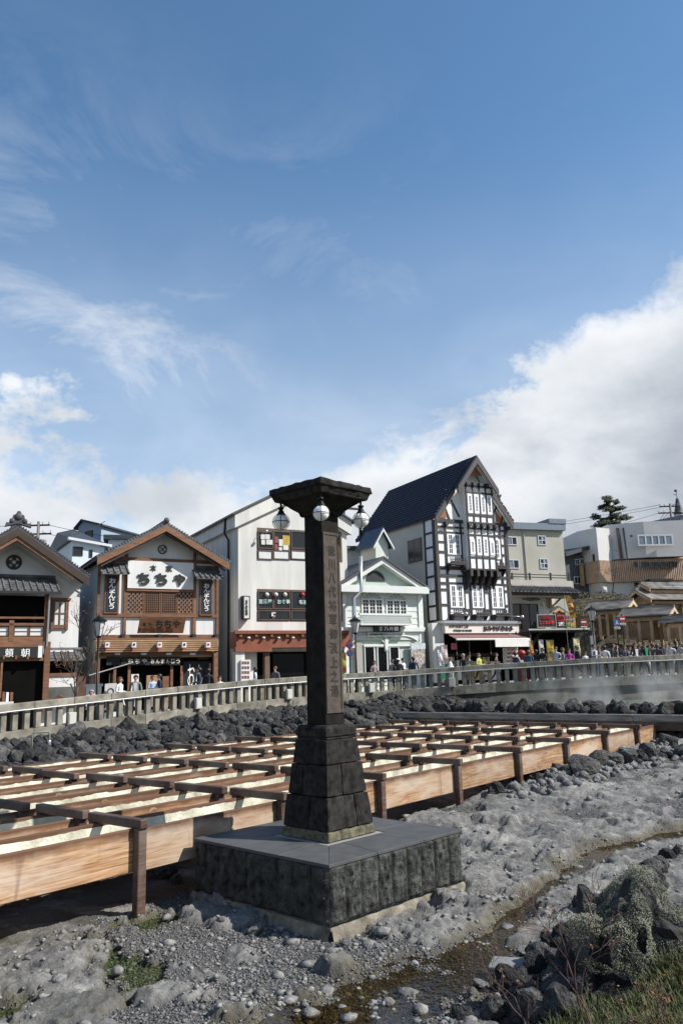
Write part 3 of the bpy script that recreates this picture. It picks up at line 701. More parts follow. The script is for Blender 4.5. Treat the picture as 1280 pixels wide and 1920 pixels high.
# clear glass bulbs standing along the channels
glass = mat('clear_glass', (.92, .93, .92), .03, 0, trans=1.0, ior=1.2); brass = mat('brass', (.25, .2, .1), .4, .1, metal=.8)
bulb_px = [(296, 1520), (210, 1505), (133, 1494), (500, 1438), (207, 1452), (433, 1428), (68, 1434), (112, 1428), (305, 1417)]
bulb_lab = 'small clear glass bulb lamp standing between the wooden troughs'
b = MB(); b.ball((0, 0, .0), .07, 14, 10); bulb_me = b.mesh('glass_bulb', glass, True)
b = MB(); b.lathe([(.02, -.32), (.02, -.09), (.035, -.085), (.035, -.055)], 8); stem_me = b.mesh('stem', brass, True)
for (px, py) in bulb_px:
    p = atz(px, py, 1.0); t = p.x * TT[0] + p.y * TT[1]; kk = round((t - T0 - TW - .29) / TP); tn = T0 + TW + .29 + TP * kk
    q = np.array([p.x, p.y]) + TT * (tn - t)
    o = empty('bulb_lamp', (q[0], q[1], .98), 0, bulb_lab, 'lamp', 'glass bulb lamps between the troughs'); obj('bulb', bulb_me, o); obj('stem', stem_me, o)
# ------------------------------------------------------------------ street, retaining wall, balustrade
def grid_sheet(name, xs, yf, rows, zf, m, label):
    vs = []; fs = []
    for r in range(rows + 1):
        for x in xs: y = yf(x, r / rows); vs.append((x, y, zf(x, y)))
    n = len(xs)
    for r in range(rows):
        for i in range(n - 1): a = r * n + i; fs.append((a, a + 1, a + n + 1, a + n))
    b = MB(); b.add(vs, fs); return tag(b.build(name, m, None, True), label, None, None, 'structure')
paving = mat('granite_paving', (.24, .235, .225), .85, .25, 1.6, .3, 40, col2=(.36, .35, .33))
xs = list(np.linspace(-19, 26, 91))
grid_sheet('street', [-60] + xs + [70], lambda x, t: float(np.interp(x, RPX, RPY)) + .16 + 75 * t * t, 14, lambda x, y: float(street_z(x)), paving, 'pale paved street behind the stone balustrade')
conc = mat('weathered_concrete', (.20, .195, .17), .9, .35, 1.5, .4, 30, col2=(.36, .35, .31))
rail_m = mat('balustrade_stone', (.175, .160, .125), .9, .35, 2.6, .5, 60, col2=(.30, .28, .225), randv=.22)
moss_rail = mat('mossy_base_stone', (.13, .135, .11), .95, .35, 2.6, .5, 40, col2=(.22, .22, .185), randv=.1)
pipe_m = mat('grey_pipe', (.42, .43, .44), .4, .05, 3, metal=.2)
# arc length along the path
cum = [0.0]
for a, c in zip(RP[:-1], RP[1:]): cum.append(cum[-1] + (c - a).length)
cum = np.array(cum); PXA = np.array([p.x for p in RP]); PYA = np.array([p.y for p in RP])
def rail_at(s):
    x = float(np.interp(s, cum, PXA)); y = float(np.interp(s, cum, PYA)); e = .05
    tx = np.interp(s + e, cum, PXA) - np.interp(s - e, cum, PXA); ty = np.interp(s + e, cum, PYA) - np.interp(s - e, cum, PYA)
    return x, y, float(street_z(x)), math.atan2(ty, tx)
def bent(s0, s1, y0, y1, z0, z1, n=2):
    """a block following the rail path; y across, z above the street"""
    b = MB(); ring = []
    for i in range(n + 1):
        x, y, z, a = rail_at(s0 + (s1 - s0) * i / n); c, s_ = math.cos(a), math.sin(a)
        ring.append([(x - s_ * q, y + c * q, z + w) for q, w in ((y0, z0), (y1, z0), (y1, z1), (y0, z1))])
    vs = [v for r in ring for v in r]; fs = [(3, 2, 1, 0), tuple(len(vs) - 4 + k for k in range(4))]
    for i in range(n):
        for k in range(4): fs.append((i * 4 + k, i * 4 + (k + 1) % 4, i * 4 + 4 + (k + 1) % 4, i * 4 + 4 + k))
    b.add(vs, fs); return b
bal = empty('stone_balustrade', (RAIL[2][0], RAIL[2][1], 0), 0, 'long curved stone balustrade with square balusters along the far street edge', 'balustrade')
bal.location = (0, 0, 0)
s = 6.0; SL = float(cum[-1]) - 6
while s < SL:
    me = bent(s + .004, s + 1.556, -.17, .15, .80, 1.05).mesh('coping_block', rail_m); bevel_mesh(me, .018, 1); o = obj('coping_block', me, bal, (0, random.uniform(-.006, .006), random.uniform(-.006, .006)))
    me = bent(s + .004, s + 1.556, -.20, .16, -.34, .10).mesh('base_block', moss_rail if s > 35 else rail_m); bevel_mesh(me, .012, 1); obj('base_block', me, bal)
    s += 1.56
bm0 = MB(); bm0.box(-.10, .10, -.10, .10, .10, .80); bme = bevel_mesh(bm0.mesh('baluster', rail_m), .012, 1)
s = 6.2
while s < SL:
    x, y, z, a = rail_at(s); o = obj('baluster', bme, bal, (x + random.uniform(-.005, .005), y, z), a); s += .425
b = MB(); b.tube([(lambda q: (q[0] + math.sin(q[3]) * .19, q[1] - math.cos(q[3]) * .19, q[2] + .79))(rail_at(q)) for q in np.arange(6, SL, .8)], .028, 6); b.build('pipe', pipe_m, bal, True)
# retaining wall below (mostly hidden by rock on the left, bare concrete at the pool)
w = MB(); n = 120; vs = []; fs = []
for i in range(n + 1):
    x, y, z, a = rail_at(6 + (SL - 6) * i / n); zb_ = -.3
    for q, ww in ((-.12, z - .3), (-.10, zb_), (.5, zb_), (.5, z - .3)): vs.append((x - math.sin(a) * q, y + math.cos(a) * q, ww))
for i in range(n):
    for k in range(4): fs.append((i * 4 + k, i * 4 + (k + 1) % 4, i * 4 + 4 + (k + 1) % 4, i * 4 + 4 + k))
w.add(vs, fs); tag(w.build('retaining_wall', mat('pool_wall', (.040, .043, .036), .9, .45, 1.3, .5, 20, col2=(.105, .105, .085)), None, True), 'dark stained concrete retaining wall under the balustrade at the pool', 'wall')
# small grey junction boxes fixed to the balusters
jb = mat('box_grey', (.42, .42, .38), .6, .1, 4)
for px, lab in ((131, 'grey junction box on the balustrade below the left shop'), (362, 'grey junction box on the balustrade below the brown timber shop'), (531, 'grey junction box on the balustrade just left of the stone pillar'), (681, 'grey junction box on the balustrade just right of the stone pillar'), (833, 'grey junction box on the balustrade below the souvenir shop awning')):
    cand = [(abs((640 + rail_at(q)[0] / rail_at(q)[1] * FPX) - px), q) for q in np.arange(6, SL, .1)]; q = min(cand)[1]
    x, y, z, a = rail_at(q); t = empty('junction_box', (x + math.sin(a) * .24, y - math.cos(a) * .24, z - .2), a, lab, 'box', 'junction boxes along the balustrade')
    b = MB(); b.box(-.16, .16, -.09, .07, .25, .72); me = bevel_mesh(b.mesh('housing', jb), .015, 1); obj('housing', me, t)
    b = MB(); b.box(-.12, .12, -.105, -.092, .30, .67); b.build('door', mat('box_door', (.5, .5, .46), .5, .05), t)
    b = MB(); b.tube([(0, 0, .25), (0, -.02, .05), (.1, -.1, -.15), (.3, -.15, -.3)], .025, 6); b.build('cable', iron, t, True)
# pool of hot water
P_ = [TD * a + TT * c for a, c in ((32.6, 8), (40, 8), (41, 12), (38, 19.5), (33.3, 19.5))]
b = MB(); b.add([(p[0], p[1], 1.5) for p in P_], [(0, 1, 2, 3, 4)])
pool_m = mat('pool_water', (.13, .165, .11), .12, .2, .8, .15, 5, col2=(.21, .25, .175), spec=.5)
tag(b.build('hot_spring_pool', pool_m), 'milky green steaming hot spring pool below the balustrade', None, None, 'structure')
# ------------------------------------------------------------------ rocks
def rock_mesh(i, m, sub=3, amp=.38, sharp=.5, smooth=False):
    bm = bmesh.new(); bmesh.ops.create_icosphere(bm, subdivisions=sub, radius=1.0); sd_ = Vector((i * 13.7, i * 3.1, i * 7.9))
    planes = [(Vector((random.gauss(0, 1), random.gauss(0, 1), random.gauss(0, 1))).normalized(), random.uniform(.55, .88)) for _ in range(11)]
    for v in bm.verts:
        d = v.co.normalized(); r = 1 + amp * mnoise.noise(d * 1.1 + sd_) + .20 * mnoise.fractal(d * 3.0 + sd_, .8, 2.0, 5)
        p = d * r
        for pn, pd in planes:
            q = p.dot(pn)
            if q > pd: p -= pn * (q - pd) * min(1, sharp * 1.3)
        v.co = p + d * .06 * mnoise.fractal(d * 8 + sd_, .8, 2.0, 3)
    me = bpy.data.meshes.new('rock'); bm.to_mesh(me); bm.free(); me.materials.append(m); me.polygons.foreach_set('use_smooth', [smooth] * len(me.polygons)); return me
lava_m = mat('black_lava_rock', (.010, .010, .0105), .9, .5, 2.2, 1.0, 5, col2=(.054, .052, .050), coords='obj', randv=.5, ramp=(.34, .74), bdist=.10)
grey_m = mat('grey_rock', (.026, .025, .024), .9, .4, 2.5, 1.0, 5, col2=(.125, .118, .11), coords='obj', randv=.3, bdist=.09)
pale_m = mat('crusted_pale_rock', (.20, .195, .185), .92, .4, 3.5, 1.0, 11, col2=(.46, .45, .42), coords='obj', randv=.2, bdist=.09)
ROCKS = {'lava': [rock_mesh(i, lava_m, 3, .42, .8) for i in range(9)], 'grey': [rock_mesh(i + 20, grey_m) for i in range(6)], 'pale': [rock_mesh(i + 40, pale_m, 3, .3, .35) for i in range(6)]}
for k in ('lava', 'grey', 'pale'):
    for me in ROCKS[k]: me.name = k + '_rock'
def rock(kind, x, y, z, r, label, group, flat=.75, name='rock'):
    o = obj(name, random.choice(ROCKS[kind]), None, (x, y, z))
    o.rotation_euler = (random.uniform(-.5, .5), random.uniform(-.5, .5), random.uniform(0, 6.28)); o.scale = (r * random.uniform(.85, 1.2), r * random.uniform(.8, 1.1), r * flat * random.uniform(.8, 1.2))
    return tag(o, label, 'rock', group)
def scatter(n, sampler, sizes, gap=.8, tries=6000):
    out = []
    for _ in range(tries):
        if len(out) >= n: break
        x, y = sampler(); r = sizes(x, y)
        if all((x - a) ** 2 + (y - c) ** 2 > (gap * (r + q)) ** 2 for a, c, q in out): out.append((x, y, r))
    return out
def bank_pt(px0, px1, lo=0., hi=1.):
    def f():
        while True:
            px = random.uniform(px0, px1); k = lo + (hi - lo) * random.random()
            d = ray(px, 1270); m = d.x / d.y
            # y on this ray where the far trough edge and the rail lie
            ya = 20.9 / (.629 - .777 * m)
            yb = None
            for q in range(len(RP) - 1):
                a, c = RP[q], RP[q + 1]
                fa, fc_ = a.x - m * a.y, c.x - m * c.y
                if fa * fc_ <= 0: w_ = fa / (fa - fc_); yb = a.y + (c.y - a.y) * w_; break
            if yb is None or ya < 0 or ya > yb - .5: ya = yb - 3 if yb else 30; 
            if yb is None: continue
            y = ya + .3 + (yb - .75 - ya) * k
            return m * y, y
    return f
def bank_zone(n, px0, px1, lab, grp, big, small, lo=0., hi=1., kinds=('lava', 'lava', 'lava', 'grey'), gap=.62):
    for x, y, r in scatter(n, bank_pt(px0, px1, lo, hi), lambda x, y: random.uniform(small, big) if random.random() < .75 else big * random.uniform(1.0, 1.35), gap):
        rock(random.choice(kinds), x, y, hz(x, y) + r * .05, r, lab, grp, .8)
bank_zone(26, 0, 130, 'weathered grey rock heaped at the left end of the bank under the balustrade', 'rocks on the left end of the bank', .42, .22, 0, .95, ('grey', 'lava', 'lava'))
bank_zone(16, 105, 330, 'large dark boulder set in the bank below the balustrade', 'large boulders in the left bank', .48, .30, .30, .85, ('lava', 'lava', 'grey'))
bank_zone(30, 130, 330, 'small dark rock in the bank beside the farthest trough', 'small rocks along the farthest trough', .34, .2, .0, .55)
bank_zone(22, 330, 570, 'large dark boulder in the bank left of the stone pillar', 'boulders in the bank left of the pillar', .46, .28, .3, .95)
bank_zone(32, 330, 575, 'small dark rock in the bank left of the stone pillar', 'small rocks left of the pillar', .36, .2, .0, .8)
bank_zone(22, 640, 850, 'large black boulder in the bank right of the stone pillar', 'boulders in the bank right of the pillar', .46, .28, .3, .95)
bank_zone(34, 640, 860, 'small black rock in the bank right of the stone pillar', 'small rocks right of the pillar', .36, .22, .0, .9)
for i in range(40):
    t = 8.2 + 12.6 * (i + random.random() * .6) / 40; s_ = 31.75 + random.uniform(-.25, .75); p = TD * s_ + TT * t; r = random.uniform(.28, .50)
    rock(random.choice(('lava', 'lava', 'lava', 'grey')), p[0], p[1], 1.27 + r * .35 + .1 * (s_ - 31.7), r, 'black rock in the row damming the pool behind the plank trough', 'rocks damming the pool', .95)
for i in range(34):
    u = i / 33; px = 930 + 350 * u + random.uniform(-8, 8); py = 1478 - 72 * u ** .8 + random.uniform(-14, 12); p = drop(px, py); r = random.uniform(.17, .40)
    rock(random.choice(('lava', 'grey', 'grey')), p.x, p.y, hz(p.x, p.y) + r * .35, r, 'rounded dark rock in the low heap right of the nearest trough', 'rocks heaped right of the troughs', .8)
# ------------------------------------------------------------------ facades
LAZ = R(62); L0 = Vector((5.56, 48.0))
class Fac:
    def __init__(s, px, name, label, cat='building', az=62, Y=None, off=0.0, z0=None, group=None):
        az = R(az); s.d = Vector((math.sin(az), math.cos(az))); s.bk = Vector((-math.cos(az), math.sin(az)))
        r = ray(px, 1262)
        if Y is None:
            bk = Vector((-math.cos(LAZ), math.sin(LAZ))); k = (L0.dot(bk) - off) / (r.x * bk.x + r.y * bk.y); s.o = Vector((r.x * k, r.y * k))
        else: s.o = Vector((r.x, r.y)) * (Y / r.y)
        s.z0 = float(street_z(s.o.x)) if z0 is None else z0
        s.root = empty(name, (s.o.x, s.o.y, s.z0), math.pi / 2 - az, label, cat, group)
    def uv(s, px, py, y=0.0):
        r = ray(px, py); rb = r.x * s.bk.x + r.y * s.bk.y; k = (y + s.o.dot(s.bk)) / rb
        return (r.x * k - s.o.x) * s.d.x + (r.y * k - s.o.y) * s.d.y, EYE + r.z * k - s.z0
    def yat(s, px, u, py=1262):
        r = ray(px, py); k = (u + s.o.dot(s.d)) / (r.x * s.d.x + r.y * s.d.y); return (r.x * k - s.o.x) * s.bk.x + (r.y * k - s.o.y) * s.bk.y
    def rect(s, x0, y0, x1, y1, y=0.0):
        ym = (y0 + y1) / 2; xm = (x0 + x1) / 2
        return s.uv(x0, ym, y)[0], s.uv(x1, ym, y)[0], s.uv(xm, y1, y)[1], s.uv(xm, y0, y)[1]
    def b(s, name, m, x0, y0, x1, y1, yf=-.03, yb=.05, parent=None, at=None):
        u0, u1, v0, v1 = s.rect(x0, y0, x1, y1, yf if at is None else at); q = MB(); q.box(u0, u1, yf, yb, v0, v1); return q.build(name, m, parent or s.root, fix=False)
    def poly(s, name, m, pts, yf, yb, parent=None, at=None):
        q = MB(); q.prism([s.uv(x, y, yf if at is None else at) for x, y in pts], yf, yb, 'y'); return q.build(name, m, parent or s.root)
    def text(s, body, m, x0, y0, x1, y1, y=-.05, bold=.018, parent=None, name='lettering', depth=.02):
        u0, u1, v0, v1 = s.rect(x0, y0, x1, y1, y); return text_on(name, body, u0, u1, v0, v1, y, m, parent or s.root, bold, depth)
    def box(s, name, m, u0, u1, y0, y1, v0, v1, parent=None):
        q = MB(); q.box(u0, u1, y0, y1, v0, v1); return q.build(name, m, parent or s.root, fix=False)
    def win(s, x0, y0, x1, y1, cols=2, rows=2, fm=None, gm=None, yf=-.05, fw=.06, mw=.025, parent=None, name='window', cur=None):
        u0, u1, v0, v1 = s.rect(x0, y0, x1, y1, yf); q = MB(); yb = yf + .08
        q.box(u0, u1, yf, yb, v0, v0 + fw); q.box(u0, u1, yf, yb, v1 - fw, v1); q.box(u0, u0 + fw, yf, yb, v0 + fw, v1 - fw); q.box(u1 - fw, u1, yf, yb, v0 + fw, v1 - fw)
        cw = (u1 - u0 - 2 * fw) / cols; ch = (v1 - v0 - 2 * fw) / rows
        for i in range(1, cols): q.box(u0 + fw + cw * i - mw / 2, u0 + fw + cw * i + mw / 2, yf + .01, yb, v0 + fw, v1 - fw)
        for j in range(1, rows): q.box(u0 + fw, u1 - fw, yf + .014, yb - .004, v0 + fw + ch * j - mw / 2, v0 + fw + ch * j + mw / 2)
        o = q.build(name, fm, parent or s.root, fix=False)
        for i in range(cols):
            for j in range(rows):
                p = MB(); p.box(u0 + fw + cw * i + mw * .4, u0 + fw + cw * (i + 1) - mw * .4, yf + .045, yf + .06, v0 + fw + ch * j + mw * .4, v0 + fw + ch * (j + 1) - mw * .4)
                p.build('pane', (gm[(i + j) % len(gm)] if isinstance(gm, list) else gm), o, fix=False)
        return o
def slope_roof(F, name, m, pts_front, thick, yf, yb, parent=None):
    """thin roof slab following a polyline in the facade plane from yf to yb"""
    q = MB(); up = [(u, v) for u, v in pts_front]; q.prism(up + [(u, v - thick) for u, v in reversed(up)], yf, yb, 'y'); return q.build(name, m, parent or F.root)
def pent_roof(F, name, m, u0, u1, yf, vf, yb, vb, pitch=.27, r=.05, parent=None, skew=0.0):
    """small tiled roof falling towards the street: slab, rolls and eave ends"""
    q = MB(); q.hexa([(u0, yf, vf - .05), (u1, yf, vf - .05), (u1, yb, vb - .05), (u0, yb, vb - .05), (u0, yf, vf), (u1, yf, vf), (u1, yb, vb), (u0, yb, vb)])
    n = max(2, int((u1 - u0) / pitch)); L_ = math.hypot(yb - yf, vb - vf); rows = max(2, int(L_ / .28))
    for i in range(n + 1):
        u = u0 + (u1 - u0) * i / n; q.tube([(u, yf - .02, vf + .01), (u, yb, vb + .01)], r, 6)
    for j in range(rows):
        k = (j + .5) / rows; y = yf + (yb - yf) * k; v = vf + (vb - vf) * k; q.box(u0, u1, y - .02, y + .02, v, v + .025)
    q.tube([(u0 - .03, yb, vb + .08), (u1 + .03, yb, vb + .08)], .09, 8)
    return q.build(name, m, parent or F.root)
plaster = mat('white_plaster', (.66, .66, .645), .9, .10, 1.1, .08, 20, stretch=(2.2, 2.2, .35))
plaster_old = mat('off_white_render', (.60, .59, .555), .9, .13, .9, .1, 25, stretch=(2.2, 2.2, .3))
wood = mat('brown_timber', (.17, .078, .038), .7, .3, 2.0, .2, 20, coords='obj', stretch=(1, 4, 4), randv=.12)
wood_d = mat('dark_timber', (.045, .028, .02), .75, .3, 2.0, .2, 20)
wood_l = mat('light_timber', (.36, .215, .105), .7, .25, 2.0, .2, 20, col2=(.46, .30, .16), randv=.1)
tile_m = mat('grey_roof_tile', (.075, .075, .078), .6, .3, 2.5, .2, 30, col2=(.155, .155, .155), spec=.3)
tile_d = mat('dark_roof_tile', (.05, .052, .06), .6, .3, 2.5, .2, 30)
black_m = mat('black_paint', (.012, .012, .013), .6, .1)
shade_in = mat('painted_interior_shade', (.004, .0038, .0034), .95, .4, 1.0, spec=.1)  # near-black colour stands in for the shade inside openings
glass_d = mat('window_glass', (.015, .018, .021), .08, .3, .8, spec=.5)
glass_i = mat('shop_glass', (.005, .005, .006), .2, .3, .8, spec=.15)
shoji = mat('shoji_paper', (.62, .63, .62), .9, .05)
white_t = mat('white_lettering', (.78, .78, .75), .8, .03)
black_t = mat('black_lettering', (.012, .012, .012), .6, .0)
steel = mat('galvanised_steel', (.45, .46, .48), .35, .1, 4, metal=.7)
# ---------------- left shop
F = Fac(0, 'plaster_shop', 'white plaster shop with dark gabled roof, crest and wooden balcony at the left edge'); T = F.root
uL, uR = F.uv(-128, 1150)[0], F.uv(149, 1150)[0]; vE = F.uv(149, 1088)[1]; uA, vA = F.uv(33, 1015)
Dp = 9.0
q = MB(); q.prism([(uL, 0), (uR, 0), (uR, vE), (uA, vA + .25), (uL, vE)], 0, Dp, 'y'); q.build('wall', plaster, T)
for dz, th, d in ((-.30, .16, .10), (-.62, .12, .05)):
    q = MB(); q.prism([(uR + .06, vE + dz), (uR + .06, vE + dz + th), (uA, vA + .2 + dz + th), (uL - .06, vE + dz + th), (uL - .06, vE + dz), (uA, vA + .2 + dz)], -d, .02, 'y'); q.build('cornice', plaster, T)
oh = -1.25
ax, av = F.uv(35, 984, oh); rx, rv = F.uv(168, 1078, oh); sl = (av - rv) / (rx - ax); lx = 2 * ax - rx
slope_roof(F, 'roof', tile_d, [(lx, rv), (ax, av), (rx, rv)], .16, oh, Dp + .5)
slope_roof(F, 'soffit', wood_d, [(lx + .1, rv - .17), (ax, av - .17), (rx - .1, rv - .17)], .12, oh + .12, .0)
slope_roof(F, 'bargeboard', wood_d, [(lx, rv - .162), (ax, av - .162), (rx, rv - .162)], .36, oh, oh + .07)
slope_roof(F, 'lower_bargeboard', wood, [(lx + .7, rv - .53 + .7 * sl), (ax, av - .53), (rx - .7, rv - .53 + .7 * sl)], .17, oh + .06, oh + .14)
q = MB()
for i in range(30):
    k = i / 29
    for (x0, z0, x1, z1) in ((lx, rv, ax, av), (ax, av, rx, rv)): q.tube([(x0 + (x1 - x0) * k, oh - .02, z0 + (z1 - z0) * k + .02), (x0 + (x1 - x0) * k, Dp, z0 + (z1 - z0) * k + .02)], .055, 5)
q.build('roof_tiles', tile_d, T)
q = MB(); q.box(ax - .12, ax + .12, oh + .1, Dp, av, av + .30)
q.prism([(ax + x_ * .78, av + z_ * .8) for x_, z_ in ((-.72, -.12), (-.66, .12), (-.5, .10), (-.46, .34), (-.34, .36), (-.3, .56), (-.16, .62), (-.08, .80), (.08, .80), (.16, .62), (.3, .56), (.34, .36), (.46, .34), (.5, .10), (.66, .12), (.72, -.12), (.0, .08))], oh - .02, oh + .26, 'y')
for x_, z_, r_ in ((0, .38, .17), (-.28, .18, .11), (.28, .18, .11)): q.ball((ax + x_, oh - .02, av + z_), r_, 10, 8, sc=(1, .5, 1))
q.build('ridge_ornament', tile_d, T)
cu, cv_ = F.uv(27, 1054, -.06); q = MB(); rr = .30
q.tube([(cu + rr * math.cos(a), -.05, cv_ + rr * math.sin(a)) for a in np.linspace(0, 6.2832, 25)], .05, 6)
for a in range(4): c_, s_ = math.cos(a * math.pi / 2), math.sin(a * math.pi / 2); q.box(cu + c_ * .17 - .085, cu + c_ * .17 + .085, -.07, .02, cv_ + s_ * .17 - .085, cv_ + s_ * .17 + .085)
q.build('crest', black_m, T)
yb_ = -1.15                      # projecting bay with balcony
u0, u1 = F.uv(-60, 1120, yb_)[0], F.uv(93, 1150, yb_)[0]; vt = F.uv(50, 1112, yb_)[1]
eu, ev = F.uv(112, 1108, -1.75); tu, tv = F.uv(108, 1086, 0)
pent_roof(F, 'balcony_roof', tile_m, u0 - .3, eu, -1.75, ev, -.02, max(tv, ev + .55))
F.box('balcony_gutter', black_m, u0, eu + .1, -1.85, -1.76, ev - .16, ev - .05)
q = MB(); q.box(u0, u1 - .15, -.9, -.85, .1, vt - .1); q.build('bay_back', shade_in, T)
for px_ in (-30, 22, 88): F.b('bay_post', wood, px_ - 4.5, 1112 if px_ > 60 else 1163, px_ + 4.5, 1203, yb_, yb_ + .16)
F.b('post', wood, 82, 1203, 93, 1335, yb_, yb_ + .25); F.b('post', wood, 0, 1240, 4, 1335, yb_, yb_ + .2)
F.b('balcony_rail', wood, -40, 1156, 93, 1160, yb_ - .02, yb_ + .1); F.b('balcony_rail', wood, -40, 1168, 83, 1173, yb_, yb_ + .1)
F.b('bay_beam', wood, -60, 1194, 83, 1213, yb_ + .01, yb_ + .2)
for (a, c) in ((-25, 18), (27, 55), (56, 83)): F.win(a, 1174, c, 1193, 1, 2, wood, shoji, yb_ + .05, .03, .02, name='shoji_screen')
for (a, c) in ((-16, 8), (42, 57), (58, 71)): F.win(a, 1119, c, 1156, 1, 2, wood, shoji, -.75, .03, .02, name='shoji_screen')
F.win(72, 1119, 84, 1167, 1, 3, wood_d, glass_d, -.78, .03, .02)
F.b('sign_board', black_m, -60, 1213, 72, 1234, yb_ - .14, yb_ - .02); F.b('sign_end', plaster, 72, 1211, 80, 1233, yb_ - .14, yb_ - .02)
for ch, a in (('頼', 10), ('朝', 40)): F.text(ch, white_t, a, 1216, a + 16, 1232, yb_ - .16, .004)
F.b('sign_beam', wood, -60, 1234, 82, 1240, yb_ - .02, yb_ + .18)
for px_ in (8, 31, 53): F.b('rafter_end', wood, px_ - 2, 1229, px_ + 2, 1236, yb_ - .22, yb_ + .1)
F.b('bay_shade_panel', shade_in, -60, 1241, 83, 1336, -.3, -.2); F.b('door_post', wood, 55, 1258, 60, 1332, yb_ + .5, yb_ + .6)  # flat dark panel paints the shade under the bay, no room behind
for a in (5, 12, 20): F.b('boxed_goods', (plaster, wood_l, wood)[a % 3], a, 1298 - a % 4, a + 5, 1316, yb_ - .3, yb_ - .15)
F.b('goods_shelf', plaster_old, -5, 1316, 26, 1323, yb_ - .5, yb_ - .05)
F.win(97, 1122, 129, 1178, 2, 2, wood, shoji, -.10, .14, .06); F.b('window_head', wood, 95, 1121, 134, 1125, -.16, .02)
F.b('window_apron', wood, 96, 1172, 101, 1181, -.12, .02); F.b('window_apron', wood, 123, 1172, 128, 1181, -.12, .02)
u0, u1 = F.uv(88, 1230)[0], F.uv(153, 1230)[0]; v0 = F.uv(120, 1237, -.9)[1]
pent_roof(F, 'lean_to_roof', tile_m, u0, u1, -.9, v0, 0, v0 + .42); F.b('lean_to_fascia', plaster, 90, 1218, 138, 1224, -.08, .02)
F.b('lean_to_shade_panel', shade_in, 90, 1238, 143, 1262, -.52, -.45); F.b('sill', wood, 86, 1262, 146, 1268, -.66, .02); F.b('low_wall', plaster, 86, 1268, 145, 1288, -.6, .02); F.b('stone_base', mat('grey_base', (.10, .10, .095), .9, .3, 2, .3, 12), 84, 1288, 146, 1318, -.62, .02)  # first box is a dark sheet painted as shade under the lean-to
F.b('wooden_gate', mat('red_brown_boards', (.10, .045, .03), .8, .3, 3), 145, 1268, 167, 1312, -.4, -.3)
q = MB(); du, dv0 = F.uv(93.5, 1115, yb_ - .08); q.tube([(du, yb_ - .08, dv0), (du - .02, yb_ - .08, F.uv(93, 1212, yb_)[1])], .04, 6); q.build('downpipe', steel, T)
# ---------------- brown timber confectionery shop
F = Fac(183, 'timber_frame_shop', 'white shop with brown timber frame, lattice windows and slatted canopy band'); T = F.root
uL, uR = 0.0, F.uv(410, 1130)[0]; ua = (uL + uR) / 2; vE = F.uv(190, 1052)[1]; Dp = 8.5
q = MB(); q.prism([(uL, 0), (uR, 0), (uR, vE), (ua, F.uv(312, 1000)[1]), (uL, vE)], 0, Dp, 'y'); q.build('wall', plaster, T)
oh = -.9; ax, av = F.uv(313, 980, oh); rx, rv = F.uv(431, 1053, oh); lx = F.uv(184, 1040, oh)[0]; lx = 2 * ax - rx
slope_roof(F, 'roof', tile_m, [(lx, rv), (ax, av), (rx, rv)], .13, oh, Dp + .5)
slope_roof(F, 'bargeboard', wood, [(lx, rv - .132), (ax, av - .132), (rx, rv - .132)], .30, oh, oh + .08)
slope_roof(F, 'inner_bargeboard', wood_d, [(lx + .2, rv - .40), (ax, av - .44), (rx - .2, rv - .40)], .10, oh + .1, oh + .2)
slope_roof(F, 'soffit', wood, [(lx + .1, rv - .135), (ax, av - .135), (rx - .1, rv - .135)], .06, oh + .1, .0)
q = MB()
for i in range(26):
    k = i / 25
    for (x0, z0, x1, z1) in ((lx, rv, ax, av), (ax, av, rx, rv)): q.tube([(x0 + (x1 - x0) * k, oh - .02, z0 + (z1 - z0) * k + .02), (x0 + (x1 - x0) * k, Dp, z0 + (z1 - z0) * k + .02)], .06, 5)
q.box(ax - .1, ax + .1, oh, Dp, av, av + .16); q.ball((ax, oh, av + .12), .15, 8, 6); q.build('roof_tiles', tile_m, T)
for px_, w_ in ((185.5, 5), (235.5, 5), (365, 6), (408, 5)): F.b('post', wood, px_ - w_ / 2, 1048, px_ + w_ / 2, 1198, -.10, .03)
for px_ in (239, 366): F.b('post', wood, px_ - 2.3, 1022 if px_ < 300 else 1026, px_ + 2.3, 1048, -.10, .03)
for y0_, y1_, d in ((1047, 1053, .11), (1151, 1157, .12), (1190, 1198, .14)): F.b('beam', wood, 183, y0_, 410, y1_, -d, .03)
F.b('signboard', plaster, 240, 1053, 363, 1104, -.20, .0); F.b('window_head', wood, 238, 1104, 364, 1109, -.16, .02)
for ch, (a, b_, c, d) in {'本': (282, 1059, 294, 1071), '家': (312, 1060, 324, 1072)}.items(): F.text(ch, black_t, a, b_, c, d, -.23, .015)
for i, (ch, a) in enumerate((('ち', 259), ('ち', 292), ('や', 326))): F.text(ch, black_t, a, 1074 + i, a + 22, 1096 + i, -.25, .045, depth=.05)
lat = mat('lattice_wood', (.135, .062, .03), .7, .2, 2)
for i, (a, c) in enumerate(((238, 270), (271, 301), (302, 332), (333, 363))): F.win(a, 1109, c, 1151, 7, 9, lat if i in (1, 2) else wood, black_m if i in (1, 2) else [shoji, shade_in], -.10, .06, .035, name='lattice_window')
for (a, b_, c, d) in ((197, 1077, 224, 1150), (375, 1087, 400, 1154)):
    s_ = F.b('name_board', wood, a, b_, c, d, -.18, -.02); F.b('board_face', mat('blue_black_board', (.012, .016, .025), .5, .1), a + 3, b_ + 3, c - 3, d - 3, -.20, -.17, s_)
    F.text('\n'.join('おんまんじう'), white_t, a + 7, b_ + 7, c - 7, d - 8, -.22, .02, s_)
